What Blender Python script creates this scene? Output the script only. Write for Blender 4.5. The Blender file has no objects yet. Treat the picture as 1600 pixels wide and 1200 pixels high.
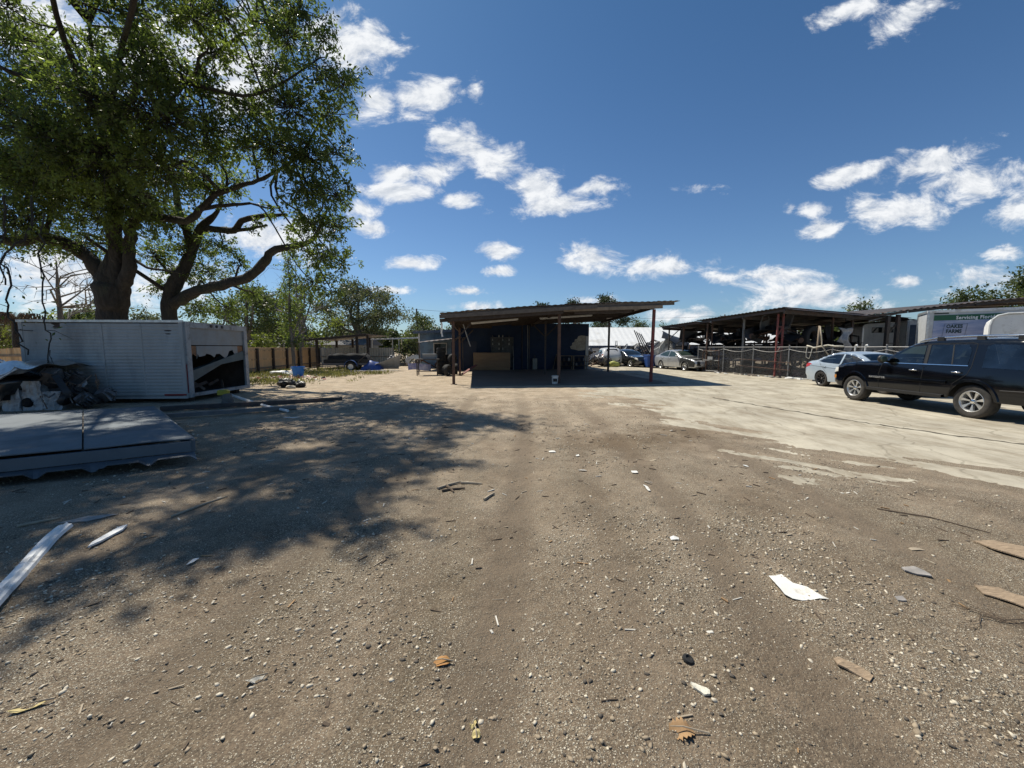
import bpy, bmesh, math, random
import numpy as np
from mathutils import Vector, Matrix, Euler
from mathutils.geometry import delaunay_2d_cdt
PI = math.pi
R = math.radians
C = bpy.context.scene.collection
SC = bpy.context.scene
random.seed(7)
RNG = np.random.default_rng(11)

# ------------------------------------------------------------------ camera
cam_d = bpy.data.cameras.new('camera')
cam_d.sensor_width = 36.0
cam_d.lens = 13.52
cam_d.clip_start = 0.05
cam_d.clip_end = 3000
cam = bpy.data.objects.new('camera', cam_d)
C.objects.link(cam)
cam.location = (0, 0, 1.65)
cam.rotation_euler = (R(90) - math.atan(57 / 601.0), 0, 0)
SC.camera = cam

# ------------------------------------------------------------------ light and exposure
SUN = Vector((-0.46, 0.42, 1.0)).normalized()      # towards the sun
SUN_EL = math.asin(SUN.z)
SUN_AZ = math.atan2(SUN.x, SUN.y)                   # from +Y towards +X
SKY_STRENGTH = 0.066
SUN_STRENGTH = 5.0
sun_d = bpy.data.lights.new('sun', 'SUN')
sun_d.energy = SUN_STRENGTH
sun_d.angle = R(0.53)
sun_d.color = (1.0, 0.93, 0.80)
sun = bpy.data.objects.new('sun', sun_d)
C.objects.link(sun)
sun.rotation_euler = (-SUN).to_track_quat('-Z', 'Y').to_euler()
sun.location = (-30, 30, 60)
SC.view_settings.view_transform = 'Standard'
SC.view_settings.look = 'None'
SC.view_settings.exposure = 0.15
SC.view_settings.gamma = 1.0
SC.view_settings.use_curve_mapping = False
SC.cycles.max_bounces = 6
SC.cycles.diffuse_bounces = 3
SC.cycles.glossy_bounces = 3
SC.cycles.transmission_bounces = 4
SC.cycles.transparent_max_bounces = 12

CLOUDS=[(-0.393,0.726,0.116,0.069,0,1.00),(-0.218,0.611,0.078,0.047,10,1.00),(-0.344,0.589,0.066,0.039,10,1.00),(-0.092,0.485,0.123,0.047,-25,1.00),(-0.175,0.439,0.076,0.032,15,1.00),(-0.294,0.429,0.070,0.022,0,1.00),(-0.287,0.386,0.102,0.026,0,1.00),(-0.385,0.343,0.061,0.027,0,1.00),(-0.354,0.298,0.048,0.023,-10,0.90),(-0.128,0.366,0.054,0.018,0,0.90),(0.064,0.394,0.072,0.045,0,1.00),(0.104,0.355,0.136,0.026,6,1.00),(0.199,0.394,0.064,0.024,10,1.00),(-0.028,0.243,0.049,0.024,8,1.00),(-0.033,0.193,0.039,0.015,0,0.90),(-0.260,0.213,0.068,0.019,0,1.00),(0.227,0.223,0.105,0.032,-8,1.00),(0.357,0.205,0.138,0.028,0,1.00),(-0.310,0.146,0.065,0.011,0,0.80),(-0.114,0.143,0.056,0.010,0,0.70),(-0.090,0.103,0.072,0.015,0,0.90),(0.825,0.814,0.101,0.024,25,0.80),(0.957,0.794,0.115,0.034,30,0.90),(0.866,0.435,0.114,0.024,17,1.00),(1.031,0.447,0.146,0.033,17,1.00),(1.147,0.406,0.147,0.045,8,1.00),(0.962,0.340,0.125,0.045,0,1.00),(0.756,0.346,0.058,0.021,0,0.90),(0.698,0.352,0.022,0.018,20,0.80),(0.789,0.298,0.061,0.024,15,1.00),(1.258,0.343,0.064,0.038,15,1.00),(0.635,0.180,0.155,0.024,0,0.90),(0.735,0.143,0.155,0.023,0,0.80),(0.762,0.119,0.180,0.029,0,1.00),(0.452,0.083,0.131,0.020,0,0.90),(1.230,0.239,0.055,0.018,0,0.90),(1.011,0.167,0.046,0.016,0,0.90),(1.215,0.159,0.171,0.039,0,0.75),(0.470,0.398,0.054,0.014,0,0.55),(-0.086,0.632,0.019,0.025,0,0.70),(-0.667,0.669,0.109,0.124,0,1.00),(-0.581,0.278,0.129,0.055,0,1.00),(-1.135,0.783,0.153,0.077,0,1.00),(-0.880,0.712,0.232,0.093,0,0.90),(-1.157,0.167,0.310,0.082,0,0.85),(-0.897,0.167,0.196,0.065,0,0.80),(0.213,0.119,0.098,0.011,0,0.60)]


def build_world():
    w = bpy.data.worlds.new('World')
    SC.world = w
    w.use_nodes = True
    nt = w.node_tree
    nt.nodes.clear()
    N, L = nt.nodes.new, nt.links.new
    out = N('ShaderNodeOutputWorld')
    bg = N('ShaderNodeBackground')
    bg.inputs['Strength'].default_value = SKY_STRENGTH
    L(bg.outputs[0], out.inputs['Surface'])
    sky = N('ShaderNodeTexSky')
    sky.sky_type = 'NISHITA'
    sky.sun_disc = False
    sky.sun_elevation = SUN_EL
    sky.sun_rotation = SUN_AZ
    sky.altitude = 0
    sky.air_density = 1.0
    sky.dust_density = 0.6
    sky.ozone_density = 2.2
    hsv = N('ShaderNodeMix')
    hsv.data_type = 'RGBA'
    hsv.blend_type = 'MULTIPLY'
    hsv.inputs[0].default_value = 1.0
    hsv.inputs[7].default_value = (0.67, 1.06, 1.31, 1)
    L(sky.outputs[0], hsv.inputs[6])
    grad = None
    geo = N('ShaderNodeTexCoord')
    sep = N('ShaderNodeSeparateXYZ')
    L(geo.outputs['Generated'], sep.inputs[0])

    def math_(op, a, b=None, c=None, clamp=False):
        n = N('ShaderNodeMath')
        n.operation = op
        n.use_clamp = clamp
        for i, v in enumerate((a, b, c)):
            if v is None:
                continue
            if isinstance(v, (int, float)):
                n.inputs[i].default_value = v
            else:
                L(v, n.inputs[i])
        return n.outputs[0]
    ysafe = math_('MAXIMUM', sep.outputs['Y'], 0.05)
    u = math_('DIVIDE', sep.outputs['X'], ysafe)
    v = math_('DIVIDE', sep.outputs['Z'], ysafe)
    uv = N('ShaderNodeCombineXYZ')
    L(u, uv.inputs[0])
    L(v, uv.inputs[1])
    acc = None
    for (cu, cv, ru, rv, rot, st) in CLOUDS:
        mp = N('ShaderNodeMapping')
        mp.vector_type = 'TEXTURE'
        mp.inputs['Location'].default_value = (cu, cv, 0)
        mp.inputs['Rotation'].default_value = (0, 0, R(rot))
        mp.inputs['Scale'].default_value = (ru * 1.25, rv * 1.35, 1)
        L(uv.outputs[0], mp.inputs['Vector'])
        ln = N('ShaderNodeVectorMath')
        ln.operation = 'LENGTH'
        L(mp.outputs[0], ln.inputs[0])
        val = math_('MULTIPLY_ADD', ln.outputs['Value'], -st, st)
        acc = val if acc is None else math_('MAXIMUM', acc, val)
    front = N('ShaderNodeMapRange')
    front.interpolation_type = 'SMOOTHSTEP'
    front.inputs['From Min'].default_value = 0.22
    front.inputs['From Max'].default_value = 0.36
    L(sep.outputs['Y'], front.inputs['Value'])
    # a general field of small clouds on a flat layer, for the sky outside the frame
    zs = math_('MAXIMUM', sep.outputs['Z'], 0.04)
    lx = math_('DIVIDE', sep.outputs['X'], zs)
    ly = math_('DIVIDE', sep.outputs['Y'], zs)
    lay = N('ShaderNodeCombineXYZ')
    L(lx, lay.inputs[0])
    L(ly, lay.inputs[1])
    fn = N('ShaderNodeTexNoise')
    fn.inputs['Scale'].default_value = 1.1
    fn.inputs['Detail'].default_value = 3
    L(lay.outputs[0], fn.inputs['Vector'])
    gen = math_('MULTIPLY_ADD', fn.outputs['Fac'], 4.0, -2.75)
    mixd = N('ShaderNodeMix')
    mixd.data_type = 'FLOAT'
    L(front.outputs[0], mixd.inputs[0])
    L(gen, mixd.inputs[2])
    L(acc, mixd.inputs[3])
    base = mixd.outputs[0]

    def fbm(vec, scale, detail, rough, dist=0.0):
        n = N('ShaderNodeTexNoise')
        n.inputs['Scale'].default_value = scale
        n.inputs['Detail'].default_value = detail
        n.inputs['Roughness'].default_value = rough
        n.inputs['Distortion'].default_value = dist
        L(vec, n.inputs['Vector'])
        return n.outputs['Fac']
    sc = N('ShaderNodeVectorMath')
    sc.operation = 'MULTIPLY'
    sc.inputs[1].default_value = (1.0, 1.75, 1.0)
    L(uv.outputs[0], sc.inputs[0])
    off = N('ShaderNodeVectorMath')
    off.operation = 'ADD'
    off.inputs[1].default_value = (-0.012, 0.022, 0.0)
    L(sc.outputs[0], off.inputs[0])
    n1 = fbm(sc.outputs[0], 9.0, 9, 0.66, 0.35)
    n2 = fbm(off.outputs[0], 9.0, 9, 0.66, 0.35)
    d = math_('MULTIPLY_ADD', n1, 2.7, -1.36)
    d = math_('ADD', base, d)
    dens = N('ShaderNodeMapRange')
    dens.interpolation_type = 'SMOOTHSTEP'
    dens.inputs['From Min'].default_value = 0.04
    dens.inputs['From Max'].default_value = 0.76
    L(d, dens.inputs['Value'])
    lit = math_('SUBTRACT', n1, n2)
    lit = math_('MULTIPLY_ADD', lit, 3.2, 0.72, clamp=True)
    cc = N('ShaderNodeMix')
    cc.data_type = 'RGBA'
    cc.inputs[6].default_value = (6.6, 7.4, 8.6, 1)
    cc.inputs[7].default_value = (13.2, 13.4, 13.6, 1)
    L(lit, cc.inputs[0])
    # clouds only above the horizon
    hz = N('ShaderNodeMapRange')
    hz.inputs['From Min'].default_value = 0.0
    hz.inputs['From Max'].default_value = 0.05
    L(sep.outputs['Z'], hz.inputs['Value'])
    dd = math_('MULTIPLY', dens.outputs[0], hz.outputs[0])
    dd = math_('MULTIPLY', dd, 0.95)
    # the blue deepens towards the zenith
    gr = N('ShaderNodeMapRange')
    gr.interpolation_type = 'SMOOTHSTEP'
    gr.inputs['From Min'].default_value = 0.04
    gr.inputs['From Max'].default_value = 0.75
    gr.inputs['To Min'].default_value = 1.14
    gr.inputs['To Max'].default_value = 0.86
    L(sep.outputs['Z'], gr.inputs['Value'])
    gr.inputs['To Min'].default_value = 0.0
    gr.inputs['To Max'].default_value = 1.0
    gc = N('ShaderNodeMix')
    gc.data_type = 'RGBA'
    gc.inputs[6].default_value = (1.36, 1.09, 1.07, 1)
    gc.inputs[7].default_value = (0.82, 0.86, 0.88, 1)
    L(gr.outputs[0], gc.inputs[0])
    dp = N('ShaderNodeVectorMath')
    dp.operation = 'MULTIPLY'
    L(hsv.outputs[2], dp.inputs[0])
    L(gc.outputs[2], dp.inputs[1])
    mx = N('ShaderNodeMix')
    mx.data_type = 'RGBA'
    L(dd, mx.inputs[0])
    L(dp.outputs[0], mx.inputs[6])
    L(cc.outputs[2], mx.inputs[7])
    L(mx.outputs[2], bg.inputs['Color'])
build_world()

# ------------------------------------------------------------------ helpers
MATS = {}

def M(name, col, rough=0.6, metal=0.0, var=0.12, scale=3.0, col2=None, fac=0.5, bump=0.0, bscale=25.0, bdist=0.02,
      spec=0.5, coat=0.0, stain=None, stain_scale=1.5, stain_amt=0.5, stretch=(1, 1, 1)):
    """A procedural material: a base colour that varies with noise, stains of a second colour, fine bump."""
    if name in MATS:
        return MATS[name]
    m = bpy.data.materials.new(name)
    m.use_nodes = True
    nt = m.node_tree
    N, L = nt.nodes.new, nt.links.new
    b = nt.nodes['Principled BSDF']
    b.inputs['Roughness'].default_value = rough
    b.inputs['Metallic'].default_value = metal
    b.inputs['Specular IOR Level'].default_value = spec
    b.inputs['Coat Weight'].default_value = coat
    b.inputs['Coat Roughness'].default_value = 0.05
    tc = N('ShaderNodeTexCoord')
    mp = N('ShaderNodeMapping')
    mp.inputs['Scale'].default_value = stretch
    L(tc.outputs['Object'], mp.inputs['Vector'])
    n = N('ShaderNodeTexNoise')
    n.inputs['Scale'].default_value = scale
    n.inputs['Detail'].default_value = 5
    n.inputs['Roughness'].default_value = 0.65
    L(mp.outputs[0], n.inputs['Vector'])
    mix = N('ShaderNodeMix')
    mix.data_type = 'RGBA'
    c = np.array(col, float)
    if col2 is None:
        a, d = c * (1 - var), np.clip(c * (1 + var), 0, 1)
    else:
        a, d = c, np.array(col2, float)
    mix.inputs[6].default_value = (*a, 1)
    mix.inputs[7].default_value = (*d, 1)
    rr = N('ShaderNodeMapRange')
    rr.inputs['From Min'].default_value = 0.32
    rr.inputs['From Max'].default_value = 0.68
    L(n.outputs['Fac'], rr.inputs['Value'])
    L(rr.outputs[0], mix.inputs[0])
    last = mix.outputs[2]
    if stain is not None:
        n3 = N('ShaderNodeTexNoise')
        n3.inputs['Scale'].default_value = stain_scale
        n3.inputs['Detail'].default_value = 7
        n3.inputs['Roughness'].default_value = 0.7
        L(mp.outputs[0], n3.inputs['Vector'])
        r3 = N('ShaderNodeMapRange')
        r3.inputs['From Min'].default_value = 0.62 - 0.3 * stain_amt
        r3.inputs['From Max'].default_value = 0.74 - 0.2 * stain_amt
        r3.inputs['To Max'].default_value = 0.85
        L(n3.outputs['Fac'], r3.inputs['Value'])
        m3 = N('ShaderNodeMix')
        m3.data_type = 'RGBA'
        L(r3.outputs[0], m3.inputs[0])
        L(last, m3.inputs[6])
        m3.inputs[7].default_value = (*stain, 1)
        last = m3.outputs[2]
    L(last, b.inputs['Base Color'])
    if bump:
        n2 = N('ShaderNodeTexNoise')
        n2.inputs['Scale'].default_value = bscale
        n2.inputs['Detail'].default_value = 4
        L(mp.outputs[0], n2.inputs['Vector'])
        bp = N('ShaderNodeBump')
        bp.inputs['Strength'].default_value = bump
        bp.inputs['Distance'].default_value = bdist
        L(n2.outputs['Fac'], bp.inputs['Height'])
        L(bp.outputs[0], b.inputs['Normal'])
    MATS[name] = m
    return m


def tag(o, label=None, cat=None, group=None, kind=None):
    if label:
        o['label'] = label
    if cat:
        o['category'] = cat
    if group:
        o['group'] = group
    if kind or cat:
        o['kind'] = kind or 'thing'
    return o


def thing(name, label, cat, loc=(0, 0, 0), rz=0.0, group=None, rot=None, scale=None):
    o = bpy.data.objects.new(name, None)
    o.empty_display_size = 0.2
    C.objects.link(o)
    o.location = loc
    o.rotation_euler = rot if rot else (0, 0, rz)
    if scale:
        o.scale = scale
    return tag(o, label, cat, group)


def kids(o):
    return [c for c in C.objects if c.parent == o]


def copy_tree(o, parent=None):
    c = o.copy()
    C.objects.link(c)
    if parent is not None:
        c.parent = parent
    for ch in kids(o):
        copy_tree(ch, c)
    return c


class MB:
    """Collects geometry and links it as ONE mesh object."""
    def __init__(self):
        self.v, self.f, self.mi, self.cur = [], [], [], 0

    def add(self, vs, fs):
        k = len(self.v)
        self.v += [tuple(p) for p in vs]
        self.f += [tuple(i + k for i in q) for q in fs]
        self.mi += [self.cur] * len(fs)
        return self

    def box(self, c, s, rot=None, taper=1.0):
        hx, hy, hz = s[0] / 2, s[1] / 2, s[2] / 2
        vs = []
        for z in (-hz, hz):
            t = taper if z > 0 else 1.0
            for x, y in ((-hx, -hy), (hx, -hy), (hx, hy), (-hx, hy)):
                vs.append(Vector((x * t, y * t, z)))
        if rot is not None:
            e = Euler(rot) if not isinstance(rot, Matrix) else rot
            for q in vs:
                q.rotate(e)
        c = Vector(c)
        return self.add([q + c for q in vs], [(0, 3, 2, 1), (4, 5, 6, 7), (0, 1, 5, 4), (1, 2, 6, 5), (2, 3, 7, 6), (3, 0, 4, 7)])

    def bar(self, a, b, w, h=None, up=(0, 0, 1)):
        h = h or w
        a, b = Vector(a), Vector(b)
        d = (b - a).normalized()
        u = Vector(up)
        if abs(d.dot(u)) > 0.98:
            u = Vector((0, 1, 0))
        s = d.cross(u).normalized()
        t = s.cross(d).normalized()
        vs = []
        for p in (a, b):
            for x, y in ((-1, -1), (1, -1), (1, 1), (-1, 1)):
                vs.append(p + s * (x * w / 2) + t * (y * h / 2))
        return self.add(vs, [(0, 1, 2, 3), (7, 6, 5, 4), (0, 4, 5, 1), (1, 5, 6, 2), (2, 6, 7, 3), (3, 7, 4, 0)])

    def tube(self, pts, radii, n=8, cap=True):
        pts = [Vector(p) for p in pts]
        if isinstance(radii, (int, float)):
            radii = [radii] * len(pts)
        ref = Vector((0, 0, 1))
        rings = []
        pa = None
        for i, p in enumerate(pts):
            d = (pts[min(i + 1, len(pts) - 1)] - pts[max(i - 1, 0)]).normalized()
            if pa is None:
                a = d.cross(ref)
                if a.length < 0.05:
                    a = d.cross(Vector((1, 0, 0)))
            else:
                a = pa - d * pa.dot(d)
            a.normalize()
            pa = a
            b = d.cross(a)
            rings.append([p + (a * math.cos(2 * PI * k / n) + b * math.sin(2 * PI * k / n)) * radii[i] for k in range(n)])
        vs = [q for r_ in rings for q in r_]
        fs = []
        for i in range(len(rings) - 1):
            for k in range(n):
                k2 = (k + 1) % n
                fs.append((i * n + k, i * n + k2, (i + 1) * n + k2, (i + 1) * n + k))
        if cap:
            fs.append(tuple(range(n - 1, -1, -1)))
            fs.append(tuple((len(rings) - 1) * n + k for k in range(n)))
        return self.add(vs, fs)

    def lathe(self, prof, n=20, origin=(0, 0, 0), axis='z', closed=False):
        vs, fs = [], []
        o = Vector(origin)
        for (r_, z) in prof:
            for k in range(n):
                a = 2 * PI * k / n
                p = Vector((r_ * math.cos(a), r_ * math.sin(a), z))
                if axis == 'y':
                    p = Vector((p.x, p.z, p.y))
                elif axis == 'x':
                    p = Vector((p.z, p.x, p.y))
                vs.append(o + p)
        m = len(prof)
        for i in range(m if closed else m - 1):
            j = (i + 1) % m
            for k in range(n):
                k2 = (k + 1) % n
                fs.append((i * n + k, i * n + k2, j * n + k2, j * n + k))
        return self.add(vs, fs)

    def prism(self, poly, y0, y1, plane='xz'):
        """extrude a 2-D polygon along the third axis"""
        n = len(poly)
        def P3(a, b, t):
            return (a, t, b) if plane == 'xz' else ((a, b, t) if plane == 'xy' else (t, a, b))
        vs = [P3(a, b, y0) for a, b in poly] + [P3(a, b, y1) for a, b in poly]
        fs = [tuple(range(n)), tuple(range(2 * n - 1, n - 1, -1))]
        for i in range(n):
            j = (i + 1) % n
            fs.append((i, i + n, j + n, j))
        return self.add(vs, fs)

    def sheet(self, fn, nu, nv, thick=0.0):
        vs = [Vector(fn(i / nu, j / nv)) for j in range(nv + 1) for i in range(nu + 1)]
        W = nu + 1
        fs = [(j * W + i, j * W + i + 1, (j + 1) * W + i + 1, (j + 1) * W + i) for j in range(nv) for i in range(nu)]
        if not thick:
            return self.add(vs, fs)
        n = len(vs)
        nor = []
        for j in range(nv + 1):
            for i in range(nu + 1):
                a = vs[j * W + min(i + 1, nu)] - vs[j * W + max(i - 1, 0)]
                b = vs[min(j + 1, nv) * W + i] - vs[max(j - 1, 0) * W + i]
                c = a.cross(b)
                nor.append(c.normalized() if c.length > 1e-9 else Vector((0, 0, 1)))
        vs2 = vs + [p - q * thick for p, q in zip(vs, nor)]
        fs2 = fs + [tuple(n + k for k in reversed(q)) for q in fs]
        edge = [i for i in range(W)] + [j * W + nu for j in range(1, nv + 1)] + [nv * W + i for i in range(nu - 1, -1, -1)] + [j * W for j in range(nv - 1, 0, -1)]
        for a, b in zip(edge, edge[1:] + edge[:1]):
            fs2.append((b, a, a + n, b + n))
        return self.add(vs2, fs2)

    def blob(self, c, r, jit=0.15, sub=2, rnd=random):
        bm = bmesh.new()
        bmesh.ops.create_icosphere(bm, subdivisions=sub, radius=1.0)
        vs = [Vector((v.co.x * r[0], v.co.y * r[1], v.co.z * r[2])) * (1 + rnd.uniform(-jit, jit)) + Vector(c) for v in bm.verts]
        bm.verts.index_update()
        fs = [tuple(v.index for v in f.verts) for f in bm.faces]
        bm.free()
        return self.add(vs, fs)

    def build(self, name, mat, parent=None, smooth=False, loc=None, rot=None, recalc=True):
        me = bpy.data.meshes.new(name)
        me.from_pydata(self.v, [], self.f)
        mats = mat if isinstance(mat, (list, tuple)) else [mat]
        for m in mats:
            me.materials.append(m)
        if len(mats) > 1:
            me.polygons.foreach_set('material_index', self.mi)
        if recalc:
            bm = bmesh.new()
            bm.from_mesh(me)
            bmesh.ops.recalc_face_normals(bm, faces=bm.faces)
            bm.to_mesh(me)
            bm.free()
        if smooth is True:
            me.polygons.foreach_set('use_smooth', [True] * len(me.polygons))
        elif smooth:
            me.polygons.foreach_set('use_smooth', [True] * len(me.polygons))
            me.set_sharp_from_angle(angle=R(smooth))
        me.update()
        o = bpy.data.objects.new(name, me)
        C.objects.link(o)
        if parent is not None:
            o.parent = parent
        if loc is not None:
            o.location = loc
        if rot is not None:
            o.rotation_euler = rot
        return o


def np_mesh(name, verts, faces, mat, parent=None, smooth=False, mi=None, loc=None):
    """fast mesh from numpy arrays; faces (n, k)"""
    me = bpy.data.meshes.new(name)
    nf, k = faces.shape
    me.vertices.add(len(verts))
    me.vertices.foreach_set('co', np.ascontiguousarray(verts, dtype=np.float32).ravel())
    me.loops.add(nf * k)
    me.loops.foreach_set('vertex_index', faces.astype(np.int32).ravel())
    me.polygons.add(nf)
    me.polygons.foreach_set('loop_start', np.arange(0, nf * k, k, dtype=np.int32))
    me.polygons.foreach_set('loop_total', np.full(nf, k, dtype=np.int32))
    mats = mat if isinstance(mat, (list, tuple)) else [mat]
    for m in mats:
        me.materials.append(m)
    if mi is not None:
        me.polygons.foreach_set('material_index', mi.astype(np.int32))
    if smooth:
        me.polygons.foreach_set('use_smooth', np.ones(nf, dtype=bool))
    me.update(calc_edges=True)
    o = bpy.data.objects.new(name, me)
    C.objects.link(o)
    if parent is not None:
        o.parent = parent
    if loc is not None:
        o.location = loc
    return o


def vnoise(x, y, seed=0):
    """value noise in [-1, 1], vectorised"""
    xi, yi = np.floor(x).astype(np.int64), np.floor(y).astype(np.int64)
    xf, yf = x - xi, y - yi
    u = xf * xf * xf * (xf * (xf * 6 - 15) + 10)
    v = yf * yf * yf * (yf * (yf * 6 - 15) + 10)

    def h(a, b):
        n = (a * 374761393 + b * 668265263 + seed * 974634777) & 0xFFFFFFFF
        n = ((n ^ (n >> 13)) * 1274126177) & 0xFFFFFFFF
        n = n ^ (n >> 16)
        return (n & 0xFFFF) / 32767.5 - 1
    a, b = h(xi, yi), h(xi + 1, yi)
    c, d = h(xi, yi + 1), h(xi + 1, yi + 1)
    return (a * (1 - u) + b * u) * (1 - v) + (c * (1 - u) + d * u) * v


def fbm(x, y, octs=4, seed=0, gain=0.5):
    s, a, t = 0, 1.0, 0
    for o in range(octs):
        s = s + a * vnoise(x * 2 ** o + 13.7 * o, y * 2 ** o - 7.3 * o, seed + o)
        t += a
        a *= gain
    return s / t

# ------------------------------------------------------------------ ground
XB_Y = np.array([-5, 3.9, 4.3, 4.9, 6.2, 8.5, 11, 14, 16, 19, 40, 400])
XB_X = np.array([30, 9.0, 6.8, 5.1, 4.3, 3.9, 3.6, 3.2, 2.4, 7.2, 7.4, 7.4])
SLOPE_Y = np.linspace(-5, 60, 400)
SLOPE = np.convolve(np.pad(np.gradient(np.interp(SLOPE_Y, XB_Y, XB_X), SLOPE_Y), 6, mode='edge'), np.ones(13) / 13, 'valid')


def conc_mask(x, y):
    """1 well inside the concrete yard, 0 well outside, about 2 m of ragged edge"""
    xb = np.interp(y, XB_Y, XB_X)
    sl = np.interp(y, SLOPE_Y, SLOPE)
    d = (x - xb) / np.sqrt(1 + sl * sl) + 0.9 * fbm(x * 0.7, y * 0.9, 4, 40)
    far = np.clip((41 - y) / 6, 0, 1)
    return np.clip(d / 2.8 + 0.35, 0, 1) * far


def ground_h(x, y):
    near = np.clip(1.15 - np.hypot(x * 0.6, y) / 26, 0.12, 1)
    h = 0.030 * fbm(x * 0.55, y * 0.55, 3, 1) + 0.016 * fbm(x * 2.1, y * 2.1, 3, 5)
    h += 0.016 * fbm(x * 7.5, y * 7.5, 3, 9) * (0.6 + 0.4 * fbm(x * 0.8, y * 0.8, 2, 77))
    # wheel ruts that lead towards the yard
    xs = x - 0.04 * y - 0.25 * np.sin(y * 0.22)
    for c, w, d in ((-1.9, 0.2, 0.016), (-0.3, 0.22, 0.02), (1.35, 0.2, 0.018), (2.9, 0.25, 0.02), (-3.6, 0.25, 0.014)):
        h -= d * np.exp(-((xs - c) / w) ** 2) * (0.65 + 0.35 * vnoise(y * 1.3, x * 0.3, int(c * 10) + 60))
        h += 0.35 * d * np.exp(-((xs - c - 2.1 * w) / (w * 0.8)) ** 2)
    h = h * near
    m = conc_mask(x, y)
    return h * (1 - 0.75 * m) - 0.030 * m + 0.004


def axis(lim_lo, lim_hi, d0, grow):
    out = [0.0]
    while out[-1] < lim_hi:
        out.append(out[-1] + max(d0, grow * out[-1]))
    neg = [0.0]
    while neg[-1] > lim_lo:
        neg.append(neg[-1] - max(d0, grow * -neg[-1]))
    return np.array(neg[:0:-1] + out)


def grid_mesh(name, xs, ys, zf, mat, loc=None):
    X, Y = np.meshgrid(xs, ys)
    Z = zf(X, Y)
    nx, ny = len(xs), len(ys)
    V = np.stack([X, Y, Z], -1).reshape(-1, 3)
    idx = np.arange(nx * ny).reshape(ny, nx)
    F = np.stack([idx[:-1, :-1], idx[:-1, 1:], idx[1:, 1:], idx[1:, :-1]], -1).reshape(-1, 4)
    return np_mesh(name, V, F, mat, smooth=True)


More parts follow.
